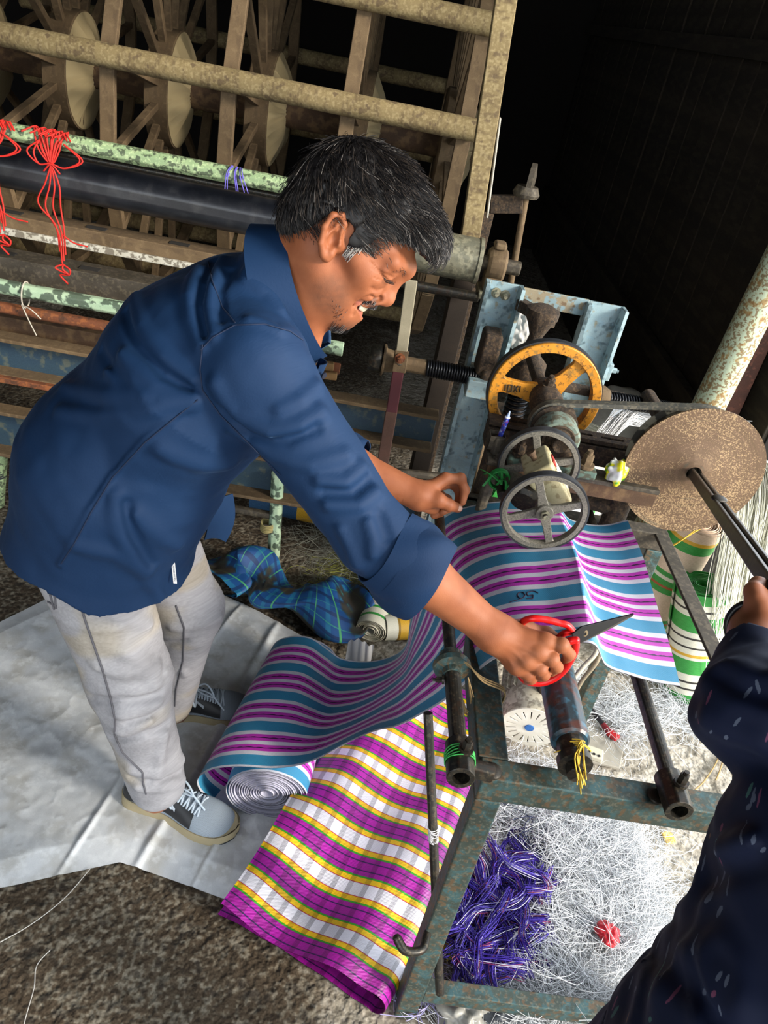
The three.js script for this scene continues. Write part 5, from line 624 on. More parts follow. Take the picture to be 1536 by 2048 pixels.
const cut = (f, g, k) => (x, y, z) => { const a = f(x, y, z), b = -g(x, y, z); return -smin(-a, -b, k); };
const chain = (pts, rs) => pts.slice(1).map((p, i) => cap(pts[i], p, rs[i], rs[i + 1]));
function net(f, lo, hi, h) {
  const nx = Math.ceil((hi.x - lo.x) / h) + 2, ny = Math.ceil((hi.y - lo.y) / h) + 2, nz = Math.ceil((hi.z - lo.z) / h) + 2, D = new Float32Array(nx * ny * nz), id = (i, j, k) => i + nx * (j + ny * k), B = 4;
  for (let k0 = 0; k0 < nz; k0 += B) for (let j0 = 0; j0 < ny; j0 += B) for (let i0 = 0; i0 < nx; i0 += B) {
    const c = f(lo.x + (i0 + 1.5) * h, lo.y + (j0 + 1.5) * h, lo.z + (k0 + 1.5) * h), far = Math.abs(c) > h * B * 1.35;
    for (let k = k0; k < Math.min(nz, k0 + B); k++) for (let j = j0; j < Math.min(ny, j0 + B); j++) for (let i = i0; i < Math.min(nx, i0 + B); i++) D[id(i, j, k)] = far ? c : f(lo.x + i * h, lo.y + j * h, lo.z + k * h);
  }
  const vid = new Int32Array(nx * ny * nz).fill(-1), pos = [], idx = [], C = [[0, 0, 0], [1, 0, 0], [0, 1, 0], [1, 1, 0], [0, 0, 1], [1, 0, 1], [0, 1, 1], [1, 1, 1]], E = [[0, 1], [2, 3], [4, 5], [6, 7], [0, 2], [1, 3], [4, 6], [5, 7], [0, 4], [1, 5], [2, 6], [3, 7]];
  for (let k = 0; k < nz - 1; k++) for (let j = 0; j < ny - 1; j++) for (let i = 0; i < nx - 1; i++) {
    let neg = 0; const d = C.map(([a, b, c]) => { const q = D[id(i + a, j + b, k + c)]; if (q < 0) neg++; return q; }); if (!neg || neg === 8) continue;
    let x = 0, y = 0, z = 0, n = 0; for (const [a, b] of E) if ((d[a] < 0) !== (d[b] < 0)) { const t = d[a] / (d[a] - d[b]); x += C[a][0] + (C[b][0] - C[a][0]) * t; y += C[a][1] + (C[b][1] - C[a][1]) * t; z += C[a][2] + (C[b][2] - C[a][2]) * t; n++; }
    vid[id(i, j, k)] = pos.length / 3; pos.push(lo.x + (i + x / n) * h, lo.y + (j + y / n) * h, lo.z + (k + z / n) * h);
  }
  const quad = (a, b, c, d, flip) => { if (a < 0 || b < 0 || c < 0 || d < 0) return; flip ? idx.push(a, c, b, a, d, c) : idx.push(a, b, c, a, c, d); };
  for (let k = 1; k < nz - 1; k++) for (let j = 1; j < ny - 1; j++) for (let i = 1; i < nx - 1; i++) { const o = D[id(i, j, k)] < 0;
    if (o !== D[id(i + 1, j, k)] < 0) quad(vid[id(i, j - 1, k - 1)], vid[id(i, j, k - 1)], vid[id(i, j, k)], vid[id(i, j - 1, k)], !o);
    if (o !== D[id(i, j + 1, k)] < 0) quad(vid[id(i - 1, j, k - 1)], vid[id(i, j, k - 1)], vid[id(i, j, k)], vid[id(i - 1, j, k)], o);
    if (o !== D[id(i, j, k + 1)] < 0) quad(vid[id(i - 1, j - 1, k)], vid[id(i, j - 1, k)], vid[id(i, j, k)], vid[id(i - 1, j, k)], !o); }
  const g = new THREE.BufferGeometry(), nor = new Float32Array(pos.length), e = h * 0.35; g.setAttribute('position', new THREE.Float32BufferAttribute(pos, 3));
  for (let i = 0; i < pos.length; i += 3) { const [x, y, z] = [pos[i], pos[i + 1], pos[i + 2]], a = f(x + e, y, z) - f(x - e, y, z), b = f(x, y + e, z) - f(x, y - e, z), c = f(x, y, z + e) - f(x, y, z - e), l = Math.hypot(a, b, c) || 1; nor.set([a / l, b / l, c / l], i); }
  g.setAttribute('normal', new THREE.BufferAttribute(nor, 3)); g.setIndex(idx); return g;
}
function uvPlane(g, fu, fv, s = 1) { const p = g.attributes.position, uv = new Float32Array(p.count * 2); for (let i = 0; i < p.count; i++) { const q = [p.getX(i), p.getY(i), p.getZ(i)]; uv[i * 2] = fu(...q) * s; uv[i * 2 + 1] = fv(...q) * s; } g.setAttribute('uv', new THREE.BufferAttribute(uv, 2)); return g; }
function paint(g, fn) { const p = g.attributes.position, c = new Float32Array(p.count * 3), k = new THREE.Color(); for (let i = 0; i < p.count; i++) { const q = fn(p.getX(i), p.getY(i), p.getZ(i)); k.setRGB(clamp(q[0], 0, 255) / 255, clamp(q[1], 0, 255) / 255, clamp(q[2], 0, 255) / 255, THREE.SRGBColorSpace); c.set([k.r, k.g, k.b], i * 3); } g.setAttribute('color', new THREE.BufferAttribute(c, 3)); return g; }
const march = (f, px, py, t0 = 0.5, t1 = 2.6) => { const d = ray(px, py), L = d.length(); let t = t0; for (let i = 0; i < 200 && t < t1; i++) { const p = EYE.clone().addScaledVector(d, t), k = f(p.x, p.y, p.z); if (k < 5e-4) return p; t += Math.max(k * 0.7, 4e-4) / L; } return null; };
// folds of cloth: ridges (positive) and valleys along lines drawn on the cloth's own surface
function folds(f, list) { const R = list.map(([amp, w, ...px]) => { const P = []; for (const [x, y] of px) { const q = march(f, x, y); if (q) P.push(q); } return P.length > 1 ? { amp, w, segs: P.slice(1).map((b, i) => cap(P[i], b, 0, 0)), lo: P.reduce((a, p) => a.min(p), P[0].clone()).subScalar(w * 3), hi: P.reduce((a, p) => a.max(p), P[0].clone()).addScalar(w * 3) } : null; }).filter(Boolean);
  return (x, y, z) => { let s = 0; for (const r of R) { if (x < r.lo.x || y < r.lo.y || z < r.lo.z || x > r.hi.x || y > r.hi.y || z > r.hi.z) continue; let d = 1e9; for (const g of r.segs) d = Math.min(d, g(x, y, z)); const q = d / r.w; if (q < 3) s += r.amp * Math.exp(-q * q); } return f(x, y, z) - s; }; }

// ---------------------------------------------------------------- the man
{
  const man = thing('person', 'bearded smiling man in a navy blue shirt bending over the table with red scissors', 'person');
  const skinBump = dataTex(256, 256, (u, v) => { const h = fbm(u, v, 60, 60, 3, 2) * 255; return [h, h, h]; }, false, [14, 14]);
  const skin = new THREE.MeshPhysicalMaterial({ vertexColors: true, roughness: 0.58, specularIntensity: 0.6, bumpMap: skinBump, bumpScale: 0.00012, name: 'brown skin', sheen: 0.15, sheenColor: new THREE.Color(0.8, 0.4, 0.25), sheenRoughness: 0.5 });
  const wR = onZ(985, 1262, -0.965), eR = V(0.068, 0.972, -1.005), sR = V(-0.148, 1.175, -1.09), sL = V(-0.205, 1.165, -1.35), eL = V(-0.075, 0.9, -1.375), wL = onZ(836, 990, -1.345);
  // head frame
  const F_ = V(0.8, -0.59, 0.19).normalize(), R_ = V(0, 0.12, 1); R_.addScaledVector(F_, -R_.dot(F_)).normalize(); const U_ = V().crossVectors(R_, F_), O_ = V(-0.069, 1.339, -1.219);
  const L = (a, b, c) => O_.clone().addScaledVector(F_, a).addScaledVector(U_, b).addScaledVector(R_, c);
  const loc = (f) => (x, y, z) => { const X = x - O_.x, Y = y - O_.y, Z = z - O_.z; return f(X * F_.x + Y * F_.y + Z * F_.z, X * U_.x + Y * U_.y + Z * U_.z, X * R_.x + Y * R_.y + Z * R_.z); };
  const both = (c, r) => [ball(V(...c), r), ball(V(c[0], c[1], -c[2]), r)], two = (a, b, ra, rb) => [cap(V(...a), V(...b), ra, rb), cap(V(a[0], a[1], -a[2]), V(b[0], b[1], -b[2]), ra, rb)];
  let hd = uni(0.03, ell(V(-0.002, 0.058, 0), V(0.096, 0.084, 0.074)), ell(V(0.05, 0.005, 0), V(0.055, 0.08, 0.056)), ...two([0.018, -0.032, 0.047], [0.081, -0.06, 0.011], 0.017, 0.018), ell(V(0.052, -0.038, 0), V(0.05, 0.035, 0.037)));
  hd = uni(0.018, hd, ...two([0.1, 0.055, 0.0], [0.084, 0.052, 0.046], 0.0125, 0.011), ball(V(0.089, -0.066, 0), 0.0155), ...two([0.068, 0.004, 0.037], [0.084, -0.003, 0.026], 0.02, 0.016), ...two([0.045, 0.018, 0.056], [0.066, 0.014, 0.048], 0.013, 0.013));
  hd = cut(hd, uni(0.01, ...both([0.113, 0.034, 0.03], 0.0155)), 0.016);
  hd = uni(0.008, hd, ...both([0.0865, 0.0285, 0.031], 0.0135), ...two([0.094, 0.041, 0.018], [0.083, 0.035, 0.05], 0.006, 0.006), ...two([0.094, 0.0185, 0.02], [0.084, 0.017, 0.046], 0.006, 0.006));
  hd = uni(0.012, hd, cap(V(0.1, 0.046, 0), V(0.113, 0.01, 0), 0.0078, 0.0098), ball(V(0.1145, 0.0035, 0), 0.0105));
  hd = uni(0.006, hd, ...both([0.107, -0.0025, 0.011], 0.0086));
  hd = cut(hd, uni(0.002, ...both([0.113, -0.0105, 0.0072], 0.0036)), 0.003);
  hd = uni(0.008, hd, ell(V(0.095, -0.016, 0), V(0.017, 0.011, 0.028)));
  hd = cut(hd, uni(0.004, ...two([0.107, -0.001, 0.017], [0.09, -0.024, 0.034], 0.0035, 0.003), ...two([0.09, -0.024, 0.034], [0.082, -0.04, 0.034], 0.003, 0.002)), 0.008);
  hd = uni(0.005, hd, cap(V(0.1065, -0.0185, 0), V(0.0905, -0.0275, 0.027), 0.0052, 0.0035), cap(V(0.1065, -0.0185, 0), V(0.0905, -0.0275, -0.027), 0.0052, 0.0035), cap(V(0.105, -0.045, 0), V(0.0895, -0.0325, 0.026), 0.0062, 0.0035), cap(V(0.105, -0.045, 0), V(0.0895, -0.0325, -0.026), 0.0062, 0.0035));
  hd = cut(hd, uni(0.004, cap(V(0.112, -0.031, -0.01), V(0.112, -0.031, 0.01), 0.0105, 0.0105), ...two([0.109, -0.031, 0.01], [0.096, -0.0305, 0.027], 0.0095, 0.0045)), 0.002);
  const earAt = (s) => { const m = new THREE.Matrix4().makeBasis(V(-0.46, 0.885, 0), V(0.82, 0.42, -0.36 * s).normalize(), V(0.3, 0.16, 0.93 * s).normalize()), c = V(-0.001, 0.013, 0.074 * s), P = (u, v, w) => c.clone().add(V(-0.46 * u + 0.85 * v + 0.3 * w, 0.885 * u + 0.44 * v + 0.16 * w, s * (-0.3 * v + 0.93 * w)));
    const base = uni(0.005, ell(c, V(0.032, 0.0145, 0.0065), m), cap(P(-0.028, 0.004, 0), P(-0.022, 0.006, 0.001), 0.0075, 0.008), cap(c, V(0.01, 0.012, 0.062 * s), 0.012, 0.014));
    const pts = [P(0.004, 0.01, 0.006), P(0.022, 0.011, 0.008), P(0.032, 0.003, 0.011), P(0.028, -0.009, 0.012), P(0.01, -0.0145, 0.011), P(-0.012, -0.012, 0.008), P(-0.026, -0.003, 0.004)];
    const rimm = uni(0.004, base, ...chain(pts, [0.003, 0.0042, 0.0046, 0.0045, 0.0042, 0.0042, 0.006]), cap(P(0.018, 0.002, 0.006), P(0.0, -0.007, 0.007), 0.0028, 0.003), ball(P(-0.006, 0.0125, 0.005), 0.0045));
    return cut(rimm, uni(0.004, ell(P(-0.003, 0.003, 0.009), V(0.012, 0.0075, 0.0095), m), ell(P(0.019, -0.005, 0.01), V(0.01, 0.0035, 0.004), m)), 0.004); };
  hd = uni(0.006, hd, earAt(1), earAt(-1));
  const headL = hd, headW = loc(hd), neck = uni(0.03, cap(L(-0.022, -0.01, 0), V(-0.155, 1.2, -1.23), 0.05, 0.062), cap(L(0.03, -0.045, 0.03), V(-0.085, 1.175, -1.2), 0.02, 0.02), cap(L(-0.02, -0.02, 0.045), V(-0.095, 1.18, -1.195), 0.014, 0.012));
  const headNeck = folds(uni(0.025, headW, neck), [[-0.0014, 0.0016, [741, 524], [756, 540], [768, 555]], [-0.0012, 0.0015, [746, 537], [760, 548], [770, 558]], [-0.001, 0.0015, [748, 556], [760, 560], [770, 562]], [-0.0022, 0.0018, [764, 553], [776, 562], [787, 566]], [-0.0016, 0.0025, [762, 545], [775, 550], [787, 556]], [-0.0028, 0.003, [758, 596], [740, 592], [722, 600], [712, 614], [706, 630]], [-0.0012, 0.003, [766, 578], [752, 582], [742, 576]], [0.0012, 0.004, [748, 586], [730, 588], [716, 598]]]);
  // arms and hands
  const armR = uni(0.02, cap(sR, eR, 0.045, 0.042), cap(eR, eR.clone().lerp(wR, 0.35), 0.042, 0.043), cap(eR.clone().lerp(wR, 0.35), wR, 0.043, 0.027), ell(wR, V(0.03, 0.024, 0.031)));
  const armL = uni(0.02, cap(sL, eL, 0.045, 0.042), cap(eL, eL.clone().lerp(wL, 0.4), 0.042, 0.041), cap(eL.clone().lerp(wL, 0.4), wL, 0.041, 0.026));
  const H = (x, y, z) => onZ(x, y, z), fingers = (list) => uni(0.005, ...list.flatMap((p) => chain(p, [0.0108, 0.0102, 0.0092, 0.0082].slice(0, p.length))), ...list.map((p) => ball(p[1], 0.0108)));
  const kR = [[H(1090, 1282, -0.95), H(1124, 1290, -0.942), H(1139, 1308, -0.95), H(1130, 1324, -0.966)], [H(1076, 1303, -0.94), H(1104, 1318, -0.932), H(1114, 1334, -0.942), H(1103, 1344, -0.96)], [H(1054, 1320, -0.936), H(1080, 1337, -0.93), H(1088, 1350, -0.941), H(1077, 1355, -0.96)], [H(1033, 1332, -0.938), H(1055, 1347, -0.934), H(1062, 1357, -0.944), H(1052, 1360, -0.96)]];
  const thR = [H(1005, 1262, -0.985), H(1050, 1258, -1.0), H(1092, 1268, -1.0), H(1116, 1280, -0.99)];
  const palmR = uni(0.014, ...kR.map((k, i) => cap(wR.clone().lerp(H(1000, 1290, -0.96), i / 3), k[0], 0.0165, 0.0125)), ...kR.map((k, i) => cap(wR.clone().lerp(k[0], 0.35).add(V(0.004, -0.012, -0.02)), k[0].clone().add(V(-0.004, -0.01, -0.014)), 0.015, 0.012)), cap(wR, thR[1], 0.018, 0.014));
  let handR = uni(0.009, palmR, fingers(kR), ...chain(thR, [0.015, 0.0125, 0.011, 0.0095]), ...kR.map((k) => ball(k[0].clone().add(V(0, 0.001, 0.003)), 0.0112)));
  handR = uni(0.004, handR, ...kR.slice(0, 4).map((k, i) => cap(wR.clone().lerp(k[0], 0.3).add(V(0.001, 0.004, 0.0125)), k[0].clone().add(V(-0.004, 0.003, 0.0095)), 0.0022, 0.0026)));
  const kL = [[H(890, 958, -1.375), H(921, 957, -1.385), H(930, 980, -1.38), H(924, 1004, -1.37)], [H(884, 966, -1.395), H(911, 969, -1.4), H(921, 990, -1.392), H(915, 1006, -1.38)], [H(872, 985, -1.405), H(893, 1000, -1.408), H(896, 1016, -1.396), H(884, 1024, -1.384)], [H(860, 1002, -1.4), H(876, 1016, -1.402), H(878, 1027, -1.392), H(868, 1030, -1.38)]];
  const thL = [H(845, 1002, -1.345), H(876, 1000, -1.335), H(897, 1010, -1.338), H(916, 1016, -1.35)];
  const palmL = uni(0.014, ...kL.map((k, i) => cap(wL.clone().add(V(0.004, -0.006 * i, -0.008 * i)), k[0], 0.017, 0.013)), cap(wL.clone().add(V(0.004, -0.018, -0.006)), H(866, 1016, -1.372), 0.016, 0.014), cap(wL, thL[1], 0.019, 0.0135));
  const handL = uni(0.008, palmL, fingers(kL), ...chain(thL, [0.0155, 0.013, 0.0115, 0.0095]));
  // legs and trunk inside the clothes
  const aR = V(-0.285, 0.075, -1.165), nR = V(-0.345, 0.45, -1.15), hR = V(-0.425, 0.8, -1.135), aL = V(-0.31, 0.075, -1.425), nL = V(-0.285, 0.45, -1.375), hL = V(-0.41, 0.8, -1.31);
  const trunk = uni(0.08, wide(cap(V(-0.42, 0.8, -1.22), V(-0.27, 1.06, -1.225), 0.105, 0.1), -1.22, 0.8), wide(cap(V(-0.27, 1.06, -1.225), V(-0.18, 1.16, -1.23), 0.1, 0.07), -1.23, 0.75), cap(sR, V(-0.18, 1.17, -1.2), 0.045, 0.06), cap(sL, V(-0.18, 1.17, -1.25), 0.045, 0.06));
  const legsB = uni(0.03, ...chain([hR, nR, aR], [0.078, 0.055, 0.04]), ...chain([hL, nL, aL], [0.078, 0.055, 0.04]));
  const tone = (x, y, z) => { const n = fbm3(x * 60, y * 60, z * 60, 3, 3), m = fbm3(x * 14, y * 14, z * 14, 2, 8), k = (n - 0.5) * 26 + (m - 0.5) * 22; return [142 + k, 84 + k * 0.85, 54 + k * 0.7]; };
  const face = (x, y, z) => { const X = x - O_.x, Y = y - O_.y, Z = z - O_.z, a = X * F_.x + Y * F_.y + Z * F_.z, b = X * U_.x + Y * U_.y + Z * U_.z, c = Math.abs(X * R_.x + Y * R_.y + Z * R_.z); let t = tone(x, y, z); const n = fbm3(x * 260, y * 260, z * 260, 2, 5);
    const lip = Math.min(cap(V(0.1065, -0.0195, 0), V(0.0905, -0.0275, 0.027), 0, 0)(a, b, c), cap(V(0.105, -0.0445, 0), V(0.0895, -0.0325, 0.026), 0, 0)(a, b, c)); if (lip < 0.0075) t = mix3(t, [150, 82, 68], 1 - step(0.004, 0.0075, lip));
    const cav = cap(V(0.103, -0.031, 0), V(0.092, -0.0305, 0.024), 0, 0)(a, b, c); if (cav < 0.0065) t = mix3(t, [60, 22, 20], 1 - step(0.0035, 0.0065, cav));
    const beard = (1 - step(0.012, 0.03, Math.hypot(a - 0.094, b + 0.066, c * 0.8))) * 0.55 + (1 - step(0.006, 0.014, Math.hypot((a - 0.1) * 0.8, b + 0.0135, (c - 0.012) * 0.5))) * 0.4 + (1 - step(0.015, 0.04, Math.hypot(a - 0.055, b + 0.045, (c - 0.05) * 0.5))) * 0.3; t = mix3(t, [52, 38, 32], clamp(beard * (0.5 + n)));
    return t; };
  const box3 = (f, h, lo, hi, fn) => paint(net(f, lo, hi, h), fn);
  const around = (r, ...p) => { const b = new THREE.Box3().setFromPoints(p); return [b.min.subScalar(r), b.max.addScalar(r)]; };
  const bodyGeo = join(box3(headNeck, 0.0026, ...around(0.022, L(-0.1, 0.13, -0.085), L(0.13, -0.09, 0.085), L(-0.1, -0.06, 0.08), L(0.1, 0.14, -0.08), V(-0.15, 1.2, -1.23)), face), box3(uni(0.02, armR, handR), 0.0026, ...around(0.03, wR, ...kR.flat(), ...thR), tone), box3(armR, 0.005, ...around(0.06, sR, eR, wR), tone), box3(uni(0.02, armL, handL), 0.0026, ...around(0.03, wL, ...kL.flat(), ...thL), tone), box3(armL, 0.005, ...around(0.06, sL, eL, wL), tone), box3(uni(0.05, trunk, legsB), 0.014, V(-0.62, 0.03, -1.56), V(0.05, 1.3, -0.96), tone));
  part(man, 'body', uvPlane(bodyGeo, (x) => x, (x, y) => y), skin);
  // nails
  const nailM = plain(0xc79b86, 0.35), nail = (tip, dir, nrm, r) => { const z = dir.clone().normalize(), y = nrm.clone().addScaledVector(z, -nrm.dot(z)).normalize(), x = V().crossVectors(y, z); return place(new THREE.SphereGeometry(1, 14, 8), new THREE.Matrix4().makeBasis(x.multiplyScalar(r * 0.75), y.multiplyScalar(0.0022), z.multiplyScalar(r)), tip); };
  part(man, 'nail', nail(thL[3].clone().add(V(0.002, 0.004, 0.0075)), thL[3].clone().sub(thL[2]), V(0, 0.5, 0.9), 0.0075), nailM, 'pale thumb nail');
  part(man, 'teeth', (() => { const g = []; for (let k = -4; k <= 4; k++) { const a = k * 0.0058, p = L(0.1035 - 11 * a * a, -0.0285 + 3 * a * a, a); g.push(place(new THREE.SphereGeometry(1, 12, 8), new THREE.Matrix4().makeBasis(R_.clone().multiplyScalar(-0.0031), U_.clone().multiplyScalar(0.0068), F_.clone().multiplyScalar(0.003)), p)); } return join(g); })(), plain(0xd8cdb2, 0.3), 'row of upper teeth');
  // hair: a full cap with a heavy front, and strands combed over it
  const hb = (a, c) => { const s = Math.abs(c); let y; if (a < -0.04) y = -0.06; else if (a < -0.022) y = mixn(-0.06, 0.04, (a + 0.04) / 0.018); else if (a < 0.012) y = 0.046; else if (a < 0.036) y = mixn(0.046, 0.012, step(0.014, 0.022, a)); else if (a < 0.046) y = mixn(0.012, 0.066, (a - 0.036) / 0.01); else y = mixn(0.066, 0.09, clamp((a - 0.042) / 0.05)); return s < 0.05 && a > 0.03 ? mixn(0.09, y, step(0.02, 0.055, s)) : y; };
  const hairBase = uni(0.025, ell(V(-0.008, 0.058, 0), V(0.102, 0.09, 0.0815)), ell(V(0.04, 0.108, 0), V(0.07, 0.04, 0.06), new THREE.Matrix4().makeRotationZ(-0.2)), ell(V(0.092, 0.1, 0.006), V(0.036, 0.03, 0.052), new THREE.Matrix4().makeRotationZ(-0.5)), ell(V(-0.05, 0.01, 0), V(0.045, 0.06, 0.06)));
  const hairS = (a, b, c) => { const f = hairBase(a, b, c), s = Math.atan2(b - 0.03, a + 0.05), rg = Math.sin(c * 420 + s * 7 + 3 * noise3(a * 40, b * 40, c * 40, 2)) * 0.0014 + (fbm3(a * 50, b * 50, c * 130, 3, 7) - 0.5) * 0.007; return Math.max(f - rg - 0.001, (hb(a, c) + (noise3(a * 160, b * 30, c * 160, 3) - 0.5) * 0.012 - b) * 0.75); };
  const hg = net(loc(hairS), ...around(0.03, L(-0.11, 0.14, -0.09), L(0.13, 0.06, 0.09), L(-0.1, -0.06, 0.09), L(0.1, 0.15, -0.09)), 0.003), hcol = (x, y, z) => { const n = noise3(x * 300, y * 300, z * 300, 3); return n > 0.86 ? [64, 60, 58] : [16, 14, 15]; };
  const hairM = new THREE.MeshPhysicalMaterial({ vertexColors: true, roughness: 0.5, name: 'black hair', specularIntensity: 0.8 }), R = rng(99);
  const strandAt = (sdf, a, b, c, dir, len, r, col, lift, bend = 0) => { const q = V(a, b, c), e = 0.002, grad = () => V(sdf(q.x + e, q.y, q.z) - sdf(q.x - e, q.y, q.z), sdf(q.x, q.y + e, q.z) - sdf(q.x, q.y - e, q.z), sdf(q.x, q.y, q.z + e) - sdf(q.x, q.y, q.z - e)).normalize(); for (let i = 0; i < 4; i++) q.addScaledVector(grad(), -sdf(q.x, q.y, q.z)); const P = [], d = dir.clone(); for (let i = 0; i <= 4; i++) { const n = grad(); P.push(L(q.x, q.y, q.z).addScaledVector(F_, n.x * lift * i / 4).addScaledVector(U_, n.y * lift * i / 4).addScaledVector(R_, n.z * lift * i / 4)); d.y -= bend / 4; d.addScaledVector(n, -d.dot(n)).normalize(); q.addScaledVector(d, len / 4); q.addScaledVector(grad(), -sdf(q.x, q.y, q.z)); } const g = tidy(new THREE.TubeGeometry(new THREE.CatmullRomCurve3(P), 6, r, 3)), n = g.attributes.position.count, ca = new Float32Array(n * 3); for (let i = 0; i < n; i++) ca.set(col, i * 3); g.setAttribute('color', new THREE.BufferAttribute(ca, 3)); return g; };
  const lin = (h) => { const c = new THREE.Color(h); return [c.r, c.g, c.b]; }, dark = lin(0x141214), grey = lin(0x7a7672), mid = lin(0x3a332e), st = [];
  for (let k = 0; k < 9000; k++) { const a = -0.1 + 0.225 * R(), c = (R() - 0.3) * 0.17, b = hb(a, c) + 0.016 + R() * (0.15 - hb(a, c)), dd = hairBase(a, b, c); if (dd > 0.03 || dd < -0.03 || (a > -0.034 && a < 0.01 && b < 0.056 && Math.abs(c) > 0.045)) continue; const low = b < hb(a, c) + 0.03, dir = V(0.9 + 0.3 * (R() - 0.5), a < -0.04 ? -0.25 - 0.7 * R() : low ? -0.05 : -0.2 * R() + (b > 0.11 ? 0.15 : 0), (c > 0 ? 0.25 : -0.25) + 0.5 * (R() - 0.5)); dir.y += (noise3(a * 34, b * 34, c * 34, 5) - 0.5) * (low ? 0.3 : 1.3); dir.z += (noise3(a * 30 + 7, b * 30, c * 30, 8) - 0.5) * (low ? 0.2 : 1.0); dir.normalize(); const gr = R() < (a > 0.02 ? 0.09 : 0.03); st.push(strandAt(hairBase, a, b, c, dir, 0.015 + R() * (low ? 0.012 : 0.026), 0.00034, gr ? grey : R() < 0.25 ? mid : dark, 0.002 + R() * (low ? 0.004 : 0.011), a > 0.08 ? R() * 0.5 : 0)); }
  for (let k = 0; k < 700; k++) { const a = 0.024 + R() * 0.085, c = 0.045 + R() * 0.03, b = hb(a, c) + 0.006 + R() * 0.03; const dd = hairBase(a, b, c); if (dd > 0.025 || dd < -0.025) continue; st.push(strandAt(hairBase, a, b, c, V(0.95, -0.12 - 0.2 * R(), 0.1), 0.016, 0.00034, R() < 0.2 ? grey : R() < 0.3 ? mid : dark, 0.0015 + R() * 0.003)); }
  for (let k = 0; k < 90; k++) { const a = 0.024 + R() * 0.016, c = 0.066; st.push(strandAt(headL, a, 0.018 + R() * 0.03, c, V(0.25 * (R() - 0.3), -1, 0), 0.012, 0.00045, R() < 0.65 ? lin(0xa9a5a0) : dark, 0.003)); }
  part(man, 'hair', join(uvPlane(paint(hg, hcol), (x) => x, (x, y) => y), st), hairM, 'thick black hair streaked with grey');
  const br = [], mo = [], go = [];
  for (const s of [1, -1]) { for (let k = 0; k < 30; k++) { const t = R(); br.push(strandAt(headL, 0.107 - 0.026 * t * t, 0.049 + 0.004 * Math.sin(t * 3) + (R() - 0.5) * 0.007, s * (0.014 + t * 0.036), V(-0.3, 0.1 + 0.1 * R(), s * 0.8).normalize(), 0.005, 0.00024, R() < 0.1 ? grey : mid, 0.0003)); } }
  for (let k = 0; k < 260; k++) { const t = (R() - 0.5) * 2; mo.push(strandAt(headL, 0.107 - 0.012 * t * t, -0.0125 - 0.006 * t * t + (R() - 0.5) * 0.006, t * 0.026, V(0.1, -0.8, t * 0.8).normalize(), 0.007, 0.00032, R() < 0.2 ? grey : dark, 0.0015)); }
  for (let k = 0; k < 320; k++) { const t = R(), c = (R() - 0.5) * 0.044; go.push(strandAt(headL, 0.1 - 0.035 * t, -0.064 - 0.016 * R(), c, V(0.25, -0.9, c * 8).normalize(), 0.009, 0.00032, R() < 0.55 ? grey : dark, 0.005)); }
  for (let k = 0; k < 200; k++) { const t = R(); go.push(strandAt(headL, 0.035 + 0.05 * t, -0.045 - 0.018 * t + (R() - 0.5) * 0.02, 0.05 - 0.025 * t, V(0.4, -0.9, 0.1).normalize(), 0.0028, 0.00022, R() < 0.15 ? grey : dark, 0.001)); }
  part(man, 'eyebrows', join(br), hairM); part(man, 'moustache', join(mo), hairM); part(man, 'beard', join(go), hairM, 'short grizzled chin beard');
  const lash = [[[765, 553], [771, 558.5], [777, 562.5], [783, 565], [788, 566]].map(([x, y]) => march(headNeck, x, y)).filter(Boolean)].map((p) => tube(p, 0.0008, 20, 5)); for (let k = 0; k < 22; k++) { const t = k / 21, q = march(headNeck, 768 + 18 * t, 556.5 + 9 * t - 4 * t * t); if (q) lash.push(tube([q, q.clone().addScaledVector(F_, 0.003).addScaledVector(U_, -0.0015).addScaledVector(R_, 0.0025), q.clone().addScaledVector(F_, 0.006).addScaledVector(U_, -0.0015).addScaledVector(R_, 0.004)], 0.00022, 4, 3)); }
  part(man, 'eyelashes', join(lash), plain(0x120d0b, 0.6));
  // shirt
  const cuffR = eR.clone().lerp(wR, 0.43), cuffL = eL.clone().lerp(wL, 0.42);
  let sh = uni(0.07, wide(cap(V(-0.44, 0.58, -1.22), V(-0.385, 0.88, -1.22), 0.178, 0.162), -1.22, 0.88), wide(cap(V(-0.365, 0.9, -1.222), V(-0.245, 1.1, -1.228), 0.158, 0.143), -1.225, 0.82), wide(cap(V(-0.25, 1.095, -1.228), V(-0.185, 1.18, -1.232), 0.138, 0.09), -1.232, 0.66));
  sh = uni(0.05, sh, cap(sR, V(-0.21, 1.165, -1.17), 0.074, 0.092), cap(sL, V(-0.2, 1.17, -1.29), 0.074, 0.095));
  const cN = V(-0.112, 1.248, -1.228), cAx = V(0.86, 0.5, 0.04).normalize(), cm = basis(cAx, V(0, 0, 1)); { const y = V(-0.5, 0.86, 0), z = V().crossVectors(cAx, y).normalize(); y.crossVectors(z, cAx); sh = uni(0.035, sh, ell(cN.clone().addScaledVector(cAx, -0.034), V(0.03, 0.098, 0.082), new THREE.Matrix4().makeBasis(cAx, y, z))); }
  const slR = uni(0.02, ...chain([sR, eR, cuffR], [0.074, 0.058, 0.053])), slL = uni(0.02, ...chain([sL, eL, cuffL], [0.078, 0.062, 0.056]));
  sh = uni(0.028, sh, slR, slL);
  // trousers
  let tr = uni(0.035, ...chain([hR, nR, V(-0.282, 0.12, -1.162)], [0.1, 0.078, 0.06]), ...chain([hL, nL, V(-0.323, 0.11, -1.415)], [0.1, 0.076, 0.059]));
  tr = uni(0.05, tr, wide(cap(V(-0.42, 0.8, -1.22), V(-0.40, 0.9, -1.22), 0.115, 0.11), -1.22, 0.8));
